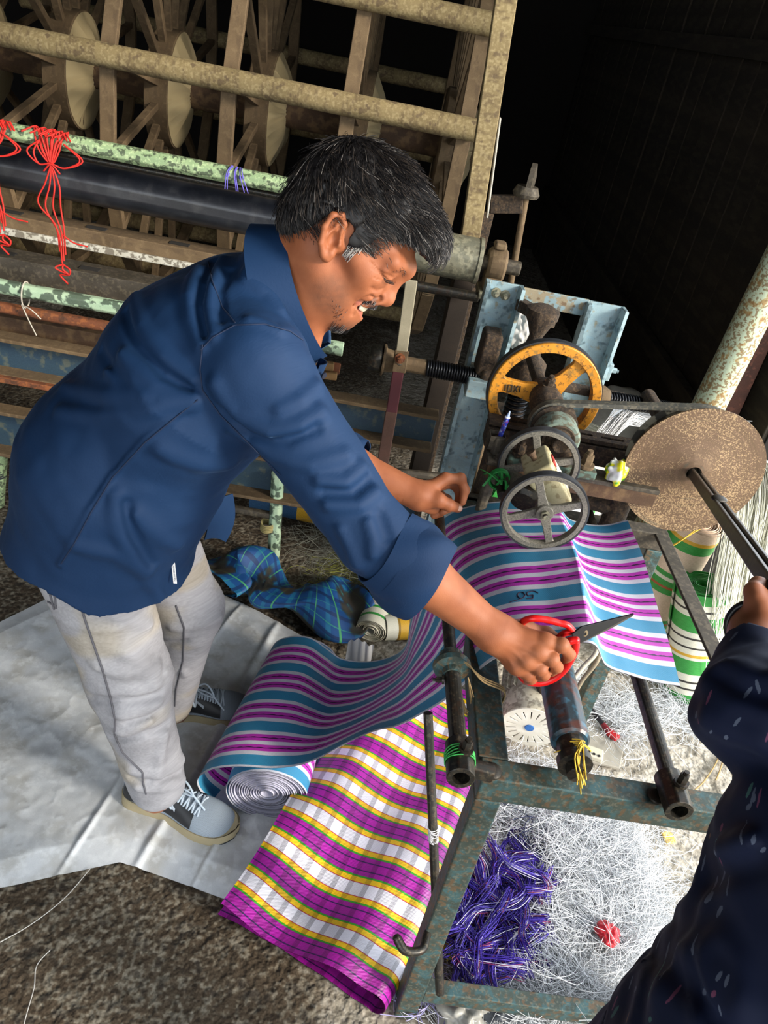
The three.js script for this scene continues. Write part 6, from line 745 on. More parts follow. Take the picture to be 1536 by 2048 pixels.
  tr = folds(tr, [[0.0159, 0.014, [196, 1330], [250, 1345], [310, 1335]], [-0.0130, 0.011, [180, 1398], [240, 1404], [318, 1392]], [0.0145, 0.012, [185, 1420], [240, 1430], [316, 1405]], [-0.0130, 0.01, [196, 1440], [260, 1446], [318, 1425]], [0.0145, 0.012, [200, 1458], [240, 1462], [300, 1440]], [-0.0116, 0.01, [222, 1478], [290, 1470], [335, 1450]], [0.0116, 0.016, [250, 1300], [290, 1330], [312, 1365]], [0.0101, 0.012, [330, 1470], [320, 1520], [315, 1560]], [0.0130, 0.013, [262, 1540], [310, 1546], [362, 1520]], [-0.0116, 0.009, [262, 1558], [310, 1562], [360, 1545]], [0.0116, 0.01, [275, 1575], [320, 1578], [366, 1560]], [0.0087, 0.01, [345, 1255], [400, 1250], [440, 1235]], [-0.0087, 0.008, [335, 1290], [370, 1282]], [0.0087, 0.008, [330, 1272], [370, 1272]], [0.0087, 0.01, [330, 1345], [370, 1350]], [0.0058, 0.008, [110, 1230], [180, 1260], [240, 1255]], [0.0072, 0.012, [160, 1180], [230, 1230], [300, 1250]]]);
  const shirtIn = sh, trS = (x, y, z) => Math.max(tr(x, y, z) - (fbm3(x * 16, y * 16, z * 16, 2, 5) - 0.5) * 0.006, 0.068 - y + 0.1 * (x + 0.3), y > 0.66 ? shirtIn(x, y, z) + 0.022 - Math.max(0, 0.7 - y) * 2 : -1);
  const trG = net(trS, V(-0.6, 0.03, -1.56), V(-0.15, 1.0, -0.98), 0.0055);
  const denim = dataTex(512, 512, (u, v) => { const n = fbm(u, v, 8, 8, 4, 3), m = fbm(u, v, 120, 120, 2, 6), w = ((u * 256 + v * 256) % 4) / 4, k = (n - 0.5) * 40 + (m - 0.5) * 20, y = step(0.5, 0.7, fbm(u, v, 4, 4, 3, 9)); return [142 + k + y * 10, 141 + k + y * 4, 145 + k - y * 10]; }, true, [2.5, 2.5]);
  part(man, 'trousers', uvPlane(trG, (x, y, z) => x + z * 0.6, (x, y) => y), new THREE.MeshStandardMaterial({ map: denim, roughness: 0.85, bumpMap: denim, bumpScale: 0.0003, name: 'light grey denim' }));
  const dense = (pts) => { const o = []; for (let i = 0; i < pts.length - 1; i++) { const n = Math.max(1, Math.round(Math.hypot(pts[i + 1][0] - pts[i][0], pts[i + 1][1] - pts[i][1]) / 9)); for (let k = 0; k < n; k++) o.push([mixn(pts[i][0], pts[i + 1][0], k / n), mixn(pts[i][1], pts[i + 1][1], k / n)]); } o.push(pts[pts.length - 1]); return o; }, lift = (p) => p.add(EYE.clone().sub(p).setLength(0.0012)), onTr = (pts) => dense(pts).map(([x, y]) => march(trS, x, y)).filter(Boolean).map(lift), seamM = plain(0x57565c, 0.8), seams = [[[135, 1130], [152, 1180], [170, 1240], [205, 1340], [222, 1400], [230, 1440], [229, 1470], [245, 1505], [285, 1545], [286, 1565], [292, 1588]], [[84, 1128], [95, 1170], [108, 1218]], [[98, 1128], [106, 1170], [112, 1216]], [[352, 1212], [368, 1255], [366, 1320], [352, 1380], [350, 1412]], [[80, 1195], [112, 1212]]].map(onTr).filter((p) => p.length > 2);
  for (const s of seams) part(man, 'trouser_seam', tube(s, 0.002, s.length * 2, 6), seamM, 'dark trouser seam');
  sh = folds(sh, [
    [0.0137, 0.0110, [420, 500], [395, 540], [378, 590], [384, 640], [402, 690]], [-0.0125, 0.0083, [432, 520], [408, 560], [396, 610], [410, 670]], [0.0125, 0.0092, [442, 520], [424, 570], [418, 620], [428, 670]], [-0.0100, 0.0074, [458, 540], [438, 580], [440, 640]], [0.0125, 0.0147, [350, 505], [400, 495], [440, 505]],
    [0.0112, 0.0129, [500, 560], [540, 590], [560, 620]], [0.0100, 0.0110, [470, 500], [500, 540], [540, 560]], [-0.0088, 0.0092, [520, 540], [560, 570], [590, 590]],
    [0.0100, 0.0101, [270, 590], [285, 650], [330, 710], [385, 760]], [-0.0088, 0.0083, [250, 620], [272, 690], [330, 750], [380, 780]], [0.0100, 0.0110, [215, 640], [245, 710], [310, 770], [385, 795]], [0.0088, 0.0110, [180, 680], [215, 740], [290, 790], [380, 810]], [-0.0075, 0.0083, [200, 700], [240, 760], [310, 800]], [0.0075, 0.0110, [130, 770], [210, 790], [310, 800], [390, 800]], [0.0075, 0.0110, [120, 820], [200, 830], [300, 820], [380, 800]],
    [0.0112, 0.0120, [230, 990], [232, 1040], [250, 1090], [290, 1150], [320, 1195]], [-0.0100, 0.0101, [252, 1010], [262, 1060], [300, 1130]], [0.0100, 0.0129, [270, 1030], [330, 1080], [355, 1090]], [0.0088, 0.0129, [150, 1090], [230, 1110], [300, 1140]], [0.0075, 0.0147, [320, 900], [400, 930], [460, 930]],
    [0.0125, 0.0120, [430, 770], [470, 830], [540, 860], [600, 850], [640, 825]], [-0.0100, 0.0092, [450, 820], [500, 870], [570, 880], [630, 855]], [0.0100, 0.0110, [470, 860], [540, 910], [620, 930], [690, 910]], [0.0088, 0.0092, [560, 820], [600, 800], [636, 770]], [0.0112, 0.0101, [640, 960], [690, 965], [724, 935]], [-0.0100, 0.0083, [650, 985], [705, 985], [735, 960]], [0.0112, 0.0101, [655, 1010], [720, 1010], [752, 985]], [0.0088, 0.0083, [735, 1045], [745, 1080], [745, 1110]], [-0.0088, 0.0083, [760, 1030], [775, 1075]], [0.0088, 0.0092, [680, 1060], [700, 1100], [712, 1130]], [0.0075, 0.0092, [500, 640], [560, 660], [620, 700]],
    [0.0063, 0.0055, [395, 800], [360, 825], [290, 880], [225, 950], [180, 1020], [150, 1080], [120, 1130]]]);
  // front opening, hem and cuff cut cleanly
  const hemAt = (x, z) => 0.69 + 0.03 * step(-0.36, -0.46, x) + 0.03 * step(-1.15, -1.3, z) - 0.02 * Math.exp(-(((x + 0.3) / 0.11) ** 2)) + 0.02 * Math.sin((z + 1.2) * 9) - (z < -1.25 ? -0.02 : 0), frontK = (x, y, z) => (y - 1.0) * 0 + (x - (-0.17 + (y - 0.9) * 0.55 + 0.0 * z)), dirR = wR.clone().sub(eR).normalize(), dirL = wL.clone().sub(eL).normalize();
  const shS = (x, y, z) => { const q1 = x * 0.85 - y * 0.53, q2 = x * 0.53 + y * 0.85; let d = sh(x, y, z) - (fbm3(x * 13, y * 13, z * 13, 3, 15) - 0.5) * 0.008 - (fbm3(q1 * 10, q2 * 24, z * 14, 2, 31) - 0.5) * 0.0055; const body = Math.hypot((x + 0.35), (z + 1.22)) < 0.5 && x < 0.0; d = body ? Math.max(d, hemAt(x, z) - y) : d; const pr = (x - cuffR.x) * dirR.x + (y - cuffR.y) * dirR.y + (z - cuffR.z) * dirR.z, pl = (x - cuffL.x) * dirL.x + (y - cuffL.y) * dirL.y + (z - cuffL.z) * dirL.z; if (x > -0.02) d = Math.max(d, Math.min(pr, 1), z < -1.2 ? pl : -1); const hollow = d + 0.011; return hollow < 0 && (y < hemAt(x, z) + 0.07 && body) ? Math.max(d, -hollow) : d; };
  const shG = net(shS, V(-0.68, 0.55, -1.58), V(0.22, 1.36, -0.9), 0.0056);
  const shB = dataTex(256, 256, (u, v) => { const h = 255 * fbm(u, v, 50, 50, 3, 3); return [h, h, h]; }, false, [9, 9]);
  const shM = new THREE.MeshPhysicalMaterial({ color: 0x0c294a, roughness: 0.72, specularIntensity: 0.5, sheen: 0.3, sheenColor: new THREE.Color(0.12, 0.26, 0.5), sheenRoughness: 0.4, bumpMap: shB, bumpScale: 0.0002, name: 'navy cotton twill', side: THREE.DoubleSide });
  part(man, 'shirt', uvPlane(shG, (x, y, z) => x + z * 0.7, (x, y) => y), shM, 'navy blue long sleeved shirt');
  // rolled cuff
  const cuffG = (w0, dir, up, r, len, T) => { const m = basis(dir, up); return sheet((u, v) => { const a = u * 6.2832, w = (v - 0.5) * len, f = 1 + 0.035 * Math.sin(a * 3 + v * 2) + 0.03 * Math.sin(a * 5 + v * 5 + T), rr = r * f * (1 + 0.08 * Math.sin(v * 3.1)); return w0.clone().add(V(rr * Math.cos(a), rr * Math.sin(a), w + 0.006 * Math.sin(a * 2 + 1)).applyMatrix4(m)); }, 72, 16, 0.004, (u, v) => [u * 0.4, v * 0.1]); };
  const cc = eR.clone().lerp(wR, 0.27); part(man, 'cuff', cuffG(cc, dirR, V(0, 1, 0), 0.063, 0.085, 1), shM, 'rolled up right sleeve'); part(man, 'cuff', cuffG(cc.clone().addScaledVector(dirR, 0.012), dirR, V(0, 1, 0), 0.0665, 0.062, 3), shM, 'outer turn of the rolled sleeve'); part(man, 'cuff', cuffG(eL.clone().lerp(wL, 0.36), dirL, V(0, 1, 0), 0.061, 0.05, 2), shM);
  // collar: a stand and a folded leaf around the neck
  const nape = V(-0.5, 0.86, 0).applyMatrix4(cm.clone().invert()), ang0 = Math.atan2(nape.y, nape.x);
  part(man, 'collar', sheet((u, v) => { const s = (u - 0.5) * 5.7, a = ang0 + s, front = Math.abs(s) / 2.85, h = v < 0.35 ? v / 0.35 : 1 - (v - 0.35) / 0.65 * (1.0 + 0.75 * front ** 3), rr = 0.071 + 0.004 * front + (v < 0.35 ? 0 : 0.003 + 0.017 * (v - 0.35) / 0.65 * (1 + 0.2 * front)) + 0.002 * Math.sin(u * 20); return cN.clone().add(V(rr * Math.cos(a) + 0.3 * rr * Math.cos(a - ang0) * Math.cos(ang0), rr * Math.sin(a) + 0.3 * rr * Math.cos(a - ang0) * Math.sin(ang0), -0.03 + 0.06 * h - 0.016 * front).applyMatrix4(cm)); }, 90, 22, 0.0025, (u, v) => [u * 0.45, v * 0.1]), shM, 'folded shirt collar');
  const placket = sheet((u, v) => { const p = V(-0.062, 1.165, -1.185).lerp(V(-0.085, 1.07, -1.2), u); return p.add(V(0.012 * Math.sin(v * 3), 0, 0.03 * v - 0.01)); }, 8, 6, 0.003); part(man, 'placket', placket, shM); part(man, 'button', lathe(V(-0.052, 1.148, -1.168), V(0.75, -0.1, 0.65), [[0, 0], [0, 0.005], [0.0015, 0.0055], [0.003, 0.005], [0.003, 0]], 16), plain(0x141a2a, 0.4));
  const onSh = (pts) => dense(pts).map(([x, y]) => march(shS, x, y)).filter(Boolean).map(lift), shSeam = plain(0x0b1d3a, 0.8);
  for (const s of [[[395, 800], [360, 828], [290, 885], [225, 955], [182, 1025], [150, 1085], [122, 1128]], [[412, 505], [424, 560], [445, 615], [470, 645]], [[402, 700], [425, 675], [470, 650], [530, 648], [580, 662], [606, 680]], [[405, 690], [400, 740], [405, 780], [440, 830], [510, 900], [560, 950]]].map(onSh)) if (s.length > 2) part(man, 'shirt_seam', tube(s, 0.001, s.length * 2, 5), shSeam);
  const tg = march(shS, 347, 1150) ?? V(-0.25, 0.74, -1.07); const tg2 = march(shS, 343, 1128) ?? tg.clone().add(V(0, 0.03, 0)); const tagT = new THREE.MeshStandardMaterial({ roughness: 0.6, map: dataTex(32, 128, (u, v) => (u > 0.3 && u < 0.75 && v > 0.12 && v < 0.88 && hash((u * 16) | 0, (v * 60) | 0, 3) > 0.5 ? [90, 92, 100] : [214, 214, 214]), true) });
  const tb = new THREE.BoxGeometry(0.006, 0.045, 0.0015); part(man, 'side_tag', place(tb, new THREE.Matrix4().makeRotationZ(0.12), tg.clone().lerp(tg2, 0.5).add(V(0.004, -0.005, 0.003))), tagT, 'white woven side label');
  // far front flap of the shirt
  part(man, 'shirt_tail', sheet((u, v) => { const a = V(-0.255, 0.80, -1.27).lerp(V(-0.205, 0.78, -1.36), u), b = V(-0.245, 0.70, -1.3).lerp(V(-0.212, 0.69 - 0.03 * u, -1.36), u); return a.lerp(b, v).add(V(0.012 * Math.sin(v * 3), 0, 0)); }, 10, 10, 0.003), shM, 'far front tail of the shirt');
  // shoes
  const shoe = (heel, toe, label) => {
    const d = toe.clone().sub(heel).setY(0), Ls = d.length(), z = d.clone().normalize(), x = V(-z.z, 0, z.x), P = (s, w, y) => heel.clone().addScaledVector(z, s * Ls).addScaledVector(x, w).setY(y), half = (s) => 0.033 + 0.016 * step(0.35, 0.75, s) - 0.004 * Math.exp(-(((s - 0.42) / 0.15) ** 2)), W = (s) => half(s) * Math.sqrt(Math.max(0, 1 - Math.pow(clamp((s - 0.72) / 0.28), 2.2))) * Math.sqrt(Math.max(0, 1 - Math.pow(clamp((0.12 - s) / 0.12), 2.4)));
    const solid = (y0, y1, grow) => sheet((u, v) => { const a = u * 6.2832, s = 0.5 - 0.5 * Math.cos(a), w = W(clamp(s, 0.002, 0.998)) * (Math.sin(a) >= 0 ? 1 : -1) * grow; const yy = mixn(y0(s), y1(s), v); return P(s * (1 + (grow - 1) * 0.3) - (grow - 1) * 0.15, w * (1 - 0.05 * v), yy); }, 80, 4, 0.004);
    const lidf = (yf, grow, n = 24) => sheet((u, v) => P(u, W(clamp(u, 0.002, 0.998)) * grow * (2 * v - 1), yf(u)), n, 8, 0.003);
    const y0 = (s) => 0.008 + 0.012 * step(0.8, 1, s), y1 = (s) => 0.032 + 0.01 * (1 - step(0, 0.4, s)) + 0.007 * step(0.85, 1, s), col = plain(0xa79a7c, 0.75);
    const top = (s) => { const t = s; return t < 0.3 ? 0.098 - 0.01 * t : t < 0.42 ? mixn(0.095, 0.09, (t - 0.3) / 0.12) : 0.03 + 0.06 * Math.pow(clamp((1 - t) / 0.58), 0.75); };
    const upF = (u, v, g = 1) => { const a = (u - 0.5) * Math.PI, s = v, w = W(clamp(s, 0.004, 0.996)) * g, h = top(s) - 0.03; return P(s, w * Math.sin(a) * (1 - 0.12 * Math.cos(a)), 0.03 + h * Math.pow(Math.max(0, Math.cos(a)), 0.7) * g + (s > 0.97 ? 0 : 0)); };
    const mesh = dataTex(256, 256, (u, v) => { const o = ((u * 40 + (Math.floor(v * 40) % 2) * 0.5) % 1 - 0.5) ** 2 + ((v * 40) % 1 - 0.5) ** 2; const k = o < 0.07 ? -46 : 6; return [128 + k, 139 + k, 150 + k]; }, true, [3, 4]);
    const root = part(man, 'shoe', sheet((u, v) => upF(u, v), 36, 44, 0.002, (u, v) => [u * 0.5, v]), new THREE.MeshStandardMaterial({ map: mesh, roughness: 0.7, name: 'grey mesh' }), label);
    part(root, 'sole', join(solid(y0, y1, 1.06), lidf(y1, 1.04), lidf((s) => y0(s) + 0.002, 1.04)), surf({ name: 'tan foam sole', base: [0x9d9173, 0x8b7f62], f: 5, rep: 6 }), 'tan sole'); part(root, 'tread', join(solid((s) => y0(s) - 0.007, y0, 1.04), lidf((s) => y0(s) - 0.005, 1.02)), plain(0x1d1e20, 0.7), 'dark tread');
    const band = (s0, s1, u0, u1, g, m, l, n = 'panel') => part(root, n, sheet((u, v) => upF(mixn(u0(v), u1(v), u), mixn(s0, s1, v), g), 10, 24, 0.002), m, l), C = (k) => () => k, black = plain(0x14161a, 0.5), light = plain(0xb4bec8, 0.5);
    for (const sgn of [0, 1]) { const q = (k) => (sgn ? 1 - k : k); band(0.03, 0.66, (v) => q(0.03), (v) => q(0.3 - 0.1 * v + 0.12 * step(0.35, 0.6, v)), 1.03, black, 'black side panel'); band(0.2, 0.42, (v) => q(0.09 + 0.12 * v), (v) => q(0.12 + 0.16 * v), 1.06, light, 'grey slash on the side'); band(0.36, 0.5, (v) => q(0.26 - 0.14 * v), (v) => q(0.29 - 0.12 * v), 1.06, light, 'grey slash on the side'); band(0.0, 0.3, (v) => q(0.24), (v) => q(0.42), 1.03, plain(0xd9611c, 0.6), 'orange heel lining'); }
    const lc = plain(0xa9b6c2, 0.8); for (let k = 0; k < 6; k++) { const s = 0.4 + k * 0.052; part(root, 'lace', tube([upF(0.3, s, 1.05), upF(0.4, s + 0.012, 1.08), upF(0.5, s + 0.018, 1.09), upF(0.6, s + 0.024, 1.08), upF(0.7, s + 0.03, 1.05)], 0.0026, 20, 6), lc); part(root, 'lace', tube([upF(0.3, s + 0.03, 1.05), upF(0.4, s + 0.02, 1.09), upF(0.5, s + 0.016, 1.1), upF(0.6, s + 0.01, 1.09), upF(0.7, s, 1.05)], 0.0026, 20, 6), lc); }
    const k0 = upF(0.5, 0.4, 1.15); part(root, 'bow', join(tube([k0, k0.clone().add(V(0.03, 0.02, 0.0)), k0.clone().add(V(0.055, 0.0, 0.02)), k0.clone().add(V(0.03, -0.005, 0.012)), k0], 0.0026, 30, 6), tube([k0, k0.clone().add(V(0.0, 0.015, 0.03)), k0.clone().add(V(0.015, -0.01, 0.055)), k0.clone().add(V(0.012, -0.006, 0.03)), k0], 0.0026, 30, 6), tube([k0, k0.clone().add(V(0.045, 0.004, 0.015)), k0.clone().add(V(0.085, -0.03, 0.03))], 0.0024, 20, 6)), lc);
  };
  shoe(onY(252, 1588, 0.01), onY(472, 1668, 0.01), 'grey mesh right shoe with black side panels'); shoe(onY(300, 1425, 0.01), onY(508, 1424, 0.01), 'grey mesh left shoe, set back');

  // scissors in his right hand
  const sc = thing('scissors', 'scissors with red looped handles and dark blades in the man\'s right hand', 'scissors'), pv = onZ(1167, 1264, -0.985), red = plain(0xbe1212, 0.35), bl = plain(0x25262a, 0.35, 0.7), pz = -0.968;
  const loopU = [[1146, 1262], [1134, 1250], [1118, 1246], [1096, 1240], [1062, 1237], [1044, 1248], [1052, 1272], [1080, 1284], [1112, 1278], [1130, 1266], [1146, 1264]].map(([x, y], i) => onZ(x, y, i > 4 && i < 9 ? -0.99 : -0.978));
  const loopL = [[1152, 1284], [1150, 1300], [1142, 1318], [1128, 1340], [1106, 1358], [1078, 1366], [1050, 1360], [1040, 1346], [1056, 1326], [1086, 1306], [1118, 1292], [1140, 1282], [1152, 1280]].map(([x, y], i) => onZ(x, y, i > 6 && i < 11 ? -0.962 : -0.955));
  part(sc, 'handle', tube(loopU, 0.0056, 90, 10), red, 'red upper handle loop'); part(sc, 'handle', tube(loopL, 0.0062, 100, 10), red, 'red lower handle loop');
  const blade = (pts, dz) => { const z = V(0.2, 0.15, 0.97).normalize(), P3 = pts.map(([x, y]) => onZ(x, y, -0.985 - (x - 1167) * 0.0005)), c = P3[0], xA = P3[2].clone().sub(c).normalize(), yA = V().crossVectors(z, xA).normalize(), s = new THREE.Shape(); P3.forEach((p, i) => { const q = p.clone().sub(c); s[i ? 'lineTo' : 'moveTo'](q.dot(xA), q.dot(yA)); }); const zA = V().crossVectors(xA, yA); return place(extr(s, 0.0022, 0.0006), new THREE.Matrix4().makeBasis(xA, yA, zA), c.clone().addScaledVector(zA, dz)); };
  part(sc, 'blade', blade([[1142, 1266], [1160, 1252], [1264, 1226], [1226, 1246], [1180, 1270], [1150, 1286]], 0.0015), bl, 'dark upper blade'); part(sc, 'blade', blade([[1146, 1284], [1178, 1258], [1266, 1232], [1230, 1252], [1190, 1272], [1152, 1290]], -0.0025), plain(0x4a4642, 0.35, 0.7), 'lower blade with ground edge');
  part(sc, 'screw', lathe(pv.clone().add(V(0, 0, 0.001)), V(0.2, 0.15, 0.97), [[0, 0], [0, 0.0065], [0.0035, 0.0065], [0.0045, 0.0045], [0.0045, 0.003], [0.003, 0.0025], [0.003, 0]], 20), plain(0x8a7c66, 0.35, 0.7));
}
// ---------------------------------------------------------------- second person at the right edge, seen from behind the left arm
{
  const p2 = thing('person', 'person in a navy shirt flecked with pale marks, cropped at lower right, holding the bar', 'person');
  const sh = V(0.53, 1.33, -0.36), el = at(1512, 1425, 0.745), wr = at(1515, 1268, 0.865), nk = V(0.63, 1.42, -0.33), headC = V(0.7, 1.57, -0.36), w0 = V(0.58, 0.95, -0.33), hp = V(0.55, 0.82, -0.3), sh2 = V(0.86, 1.32, -0.3), el2 = V(0.93, 1.06, -0.26), wr2 = V(0.9, 0.9, -0.42);
  const skin = new THREE.MeshPhysicalMaterial({ vertexColors: true, roughness: 0.5, name: 'skin' }), tone = (x, y, z) => { const k = (fbm3(x * 60, y * 60, z * 60, 3, 9) - 0.5) * 26; return [150 + k, 92 + k * 0.8, 62 + k * 0.7]; };
  const P = (x, y, d) => at(x, y, d), fg = [[P(1528, 1208, 0.865), P(1508, 1183, 0.868), P(1516, 1170, 0.885), P(1532, 1172, 0.892)], [P(1538, 1214, 0.862), P(1512, 1200, 0.86), P(1518, 1190, 0.88), P(1536, 1190, 0.89)], [P(1546, 1226, 0.86), P(1522, 1216, 0.856), P(1526, 1206, 0.876), P(1544, 1206, 0.886)], [P(1552, 1238, 0.86), P(1532, 1230, 0.856), P(1536, 1222, 0.872), P(1548, 1222, 0.88)]], th = [P(1520, 1245, 0.88), P(1512, 1222, 0.9), P(1522, 1202, 0.91), P(1538, 1190, 0.905)];
  const palm = uni(0.014, ...fg.map((k) => cap(wr, k[0], 0.018, 0.012)), cap(wr, th[1], 0.018, 0.013)), hand = uni(0.006, palm, ...fg.flatMap((k) => chain(k, [0.0105, 0.0098, 0.009, 0.008])), ...chain(th, [0.014, 0.012, 0.0105, 0.009])), arm = uni(0.02, cap(sh, el, 0.048, 0.04), cap(el, wr, 0.041, 0.026)), arm2 = uni(0.02, cap(sh2, el2, 0.048, 0.04), cap(el2, wr2, 0.04, 0.026), ell(V(0.89, 0.86, -0.48), V(0.035, 0.05, 0.03)));
  const trunk = uni(0.08, cap(hp, w0, 0.14, 0.135), cap(w0, V(0.61, 1.2, -0.33), 0.135, 0.125), cap(sh, sh2, 0.055, 0.055), cap(V(0.62, 1.3, -0.33), nk, 0.07, 0.055), cap(nk, headC, 0.052, 0.055)), head = uni(0.03, trunk, ell(headC.clone().add(V(0.0, 0.05, -0.01)), V(0.074, 0.1, 0.092)), ell(headC.clone().add(V(0, -0.02, -0.055)), V(0.05, 0.06, 0.045)), ball(headC.clone().add(V(-0.005, 0.0, -0.105)), 0.016));
  const legs = uni(0.04, ...chain([V(0.58, 0.8, -0.32), V(0.57, 0.44, -0.34), V(0.57, 0.07, -0.3)], [0.09, 0.058, 0.042]), ...chain([V(0.72, 0.8, -0.3), V(0.73, 0.44, -0.31), V(0.74, 0.07, -0.27)], [0.09, 0.058, 0.042]), cap(V(0.57, 0.04, -0.28), V(0.56, 0.035, -0.46), 0.034, 0.028), cap(V(0.74, 0.04, -0.25), V(0.74, 0.035, -0.43), 0.034, 0.028));
  const around = (r, ...p) => { const b = new THREE.Box3().setFromPoints(p); return [b.min.subScalar(r), b.max.addScalar(r)]; }, mk = (f, h, lo, hi) => paint(net(f, lo, hi, h), tone);
  part(p2, 'body', uvPlane(join(mk(uni(0.02, hand, arm), 0.0034, ...around(0.045, wr, ...fg.flat(), ...th)), mk(arm, 0.007, ...around(0.07, sh, el, wr)), mk(arm2, 0.009, ...around(0.09, sh2, el2, wr2, V(0.89, 0.84, -0.5))), mk(uni(0.05, head, legs), 0.013, V(0.4, 0.0, -0.62), V(0.96, 1.74, -0.12))), (x) => x, (x, y) => y), skin);
  // shirt with hanging body, full short sleeve and gathered lower part
  const ce = el.clone().lerp(wr, 0.52), dir = wr.clone().sub(el).normalize();
  let s = uni(0.06, cap(V(0.53, 0.68, -0.29), V(0.545, 0.9, -0.32), 0.24, 0.2), cap(V(0.545, 0.93, -0.34), V(0.545, 1.1, -0.42), 0.18, 0.15), cap(V(0.545, 1.1, -0.42), V(0.6, 1.28, -0.36), 0.15, 0.12), cap(V(0.6, 1.28, -0.36), nk, 0.12, 0.075), cap(sh, V(0.68, 1.31, -0.33), 0.075, 0.09), cap(sh2, V(0.68, 1.31, -0.33), 0.075, 0.09), cap(sh2, el2, 0.075, 0.065));
  s = uni(0.022, s, ...chain([sh, el, ce.clone().addScaledVector(dir, 0.03)], [0.072, 0.052, 0.043]));
  s = folds(s, [[0.012, 0.014, [1425, 1430], [1460, 1460], [1520, 1480]], [0.01, 0.013, [1420, 1360], [1470, 1400], [1536, 1420]], [-0.009, 0.011, [1430, 1350], [1480, 1385], [1536, 1398]], [0.009, 0.012, [1450, 1330], [1500, 1350], [1536, 1360]], [0.012, 0.014, [1395, 1728], [1440, 1700], [1500, 1690]], [-0.012, 0.012, [1400, 1752], [1450, 1735], [1510, 1720]], [0.008, 0.016, [1320, 1850], [1400, 1900], [1480, 2000]], [0.008, 0.016, [1260, 1950], [1330, 1990], [1400, 2040]], [-0.007, 0.014, [1300, 1900], [1370, 1960], [1430, 2040]]]);
  const fS = (x, y, z) => { let d = s(x, y, z) - (fbm3(x * 14, y * 14, z * 14, 3, 25) - 0.5) * 0.014 - 0.005 * Math.sin(fbm3(x * 7 + 5, y * 11, z * 7, 2, 41) * 34) * fbm3(x * 9, y * 9, z * 9, 2, 3); d = Math.max(d, 0.64 - y); const pr = (x - ce.x) * dir.x + (y - ce.y) * dir.y + (z - ce.z) * dir.z; if (pr > -0.1 && (x - ce.x) ** 2 + (y - ce.y) ** 2 + (z - ce.z) ** 2 < 0.02) { d = Math.max(d, pr - 0.012); } const pl = (y - 0.98) * -1; if (x > 0.84) d = Math.max(d, pl); return d; };
  const g = uvPlane(net(fS, V(0.2, 0.62, -0.8), V(1.04, 1.5, -0.05), 0.0072), (x, y, z) => x + z, (x, y) => y);
  const n = 1024, R = rng(17), marks = []; for (let k = 0; k < 330; k++) marks.push([R(), R(), R() * 6.28, 0.0025 + R() * 0.003, 0.006 + R() * 0.009, R()]); const buf = new Float32Array(n * n * 3); for (let i = 0; i < n * n; i++) buf.set([9, 19, 46], i * 3);
  for (const [u, v, a, w, l, c] of marks) { const col = c < 0.7 ? [80, 88, 106] : c < 0.8 ? [96, 74, 60] : c < 0.9 ? [58, 96, 92] : [104, 58, 84], ca = Math.cos(a * 0.25 + 1.2), sa = Math.sin(a * 0.25 + 1.2); for (let y = -28; y <= 28; y++) for (let x = -28; x <= 28; x++) { const X = (x * ca + y * sa) / n, Y = (-x * sa + y * ca) / n; if ((X / l) ** 2 + (Y / w) ** 2 < 0.7 + 0.5 * noise3(x * 0.3, y * 0.3, u * 99, 3)) { const i = ((((v * n + y) | 0) + n) % n * n + (((u * n + x) | 0) + n) % n) * 3; buf.set(col, i); } } }
  let bi = 0; const map = dataTex(n, n, () => { const q = [buf[bi], buf[bi + 1], buf[bi + 2]]; bi += 3; return q; }, true, [2, 2]);
  part(p2, 'shirt', g, new THREE.MeshPhysicalMaterial({ map, roughness: 0.75, specularIntensity: 0.5, side: THREE.DoubleSide, sheen: 0.1, sheenColor: new THREE.Color(0.15, 0.25, 0.5), name: 'navy cotton flecked with small marks' }), 'navy shirt flecked with small pale marks');
  const tr = uni(0.04, ...chain([V(0.58, 0.82, -0.32), V(0.57, 0.44, -0.34), V(0.57, 0.1, -0.3)], [0.11, 0.08, 0.075]), ...chain([V(0.72, 0.82, -0.3), V(0.73, 0.44, -0.31), V(0.74, 0.1, -0.27)], [0.11, 0.08, 0.075]));
  part(p2, 'trousers', uvPlane(net((x, y, z) => Math.max(tr(x, y, z), 0.06 - y), V(0.42, 0.02, -0.5), V(0.9, 0.98, -0.14), 0.014), (x, y, z) => x + z, (x, y) => y), plain(0x1a1c22, 0.9));
  part(p2, 'hair', uvPlane(net((x, y, z) => Math.max(ell(headC.clone().add(V(0.0, 0.06, 0.01)), V(0.088, 0.105, 0.1))(x, y, z), (z + 0.44) * -1 - (y - 1.6) * 1.2), V(0.58, 1.48, -0.55), V(0.82, 1.78, -0.24), 0.01), (x) => x, (x, y) => y), plain(0x141214, 0.6));
  const bp = wr.clone().addScaledVector(dir, 0.012); part(p2, 'bracelet', (() => { const m = basis(dir, V(0, 1, 0)), pts = []; for (let i = 0; i < 24; i++) { const a = i / 24 * 6.283; pts.push(bp.clone().add(V(0.031 * Math.cos(a), 0.029 * Math.sin(a), 0.004 * Math.sin(a * 2)).applyMatrix4(m))); } return tube(pts, 0.0042, 60, 8, true); })(), plain(0x15171d, 0.4), 'dark bracelet');
}
// ---------------------------------------------------------------- repeats of a kind share a group
const groups = { fabric_roll: 'rolls of woven cloth around the table', wood_stick: 'sawn wooden sticks beside the man', cord_bundle: 'red cords on the green pipe', cable: 'cables on the floor and behind the roller', floor_thread: 'stray threads on the rough floor', plastic_bag: 'plastic scraps at the bottom edge', stand_leg: 'legs of the roller stand' };
for (const o of things) { const g = groups[o.name.replace(/_\d{3}$/, '')]; if (g) o.userData.group = g; }
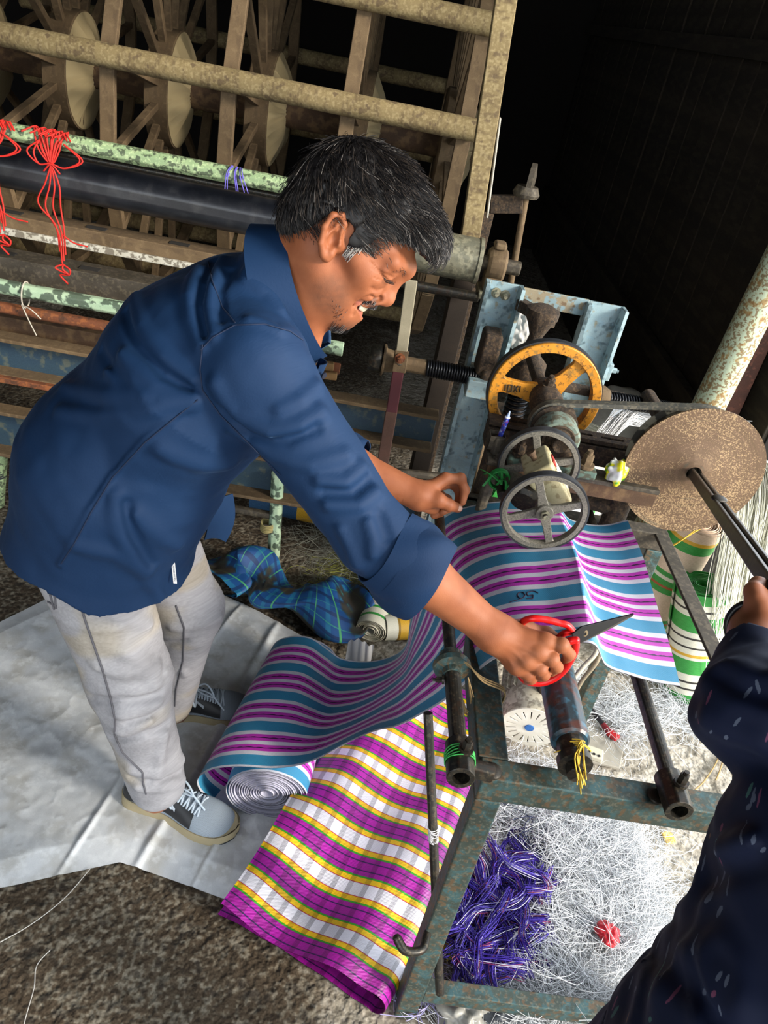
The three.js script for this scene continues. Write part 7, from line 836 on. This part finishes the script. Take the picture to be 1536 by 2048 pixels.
// ---------------------------------------------------------------- every thing gets its origin at its base
for (const o of things) {
  if (o.isMesh) { o.geometry.computeBoundingBox(); const b = o.geometry.boundingBox, c = V((b.min.x + b.max.x) / 2, b.min.y, (b.min.z + b.max.z) / 2); o.geometry.translate(-c.x, -c.y, -c.z); o.position.copy(c); continue; }
  if (o.userData.placed) continue;
  const b = new THREE.Box3().setFromObject(o), c = V((b.min.x + b.max.x) / 2, b.min.y, (b.min.z + b.max.z) / 2);
  o.position.copy(c); for (const k of o.children) k.position.sub(c);
}
renderer.render(scene, camera);
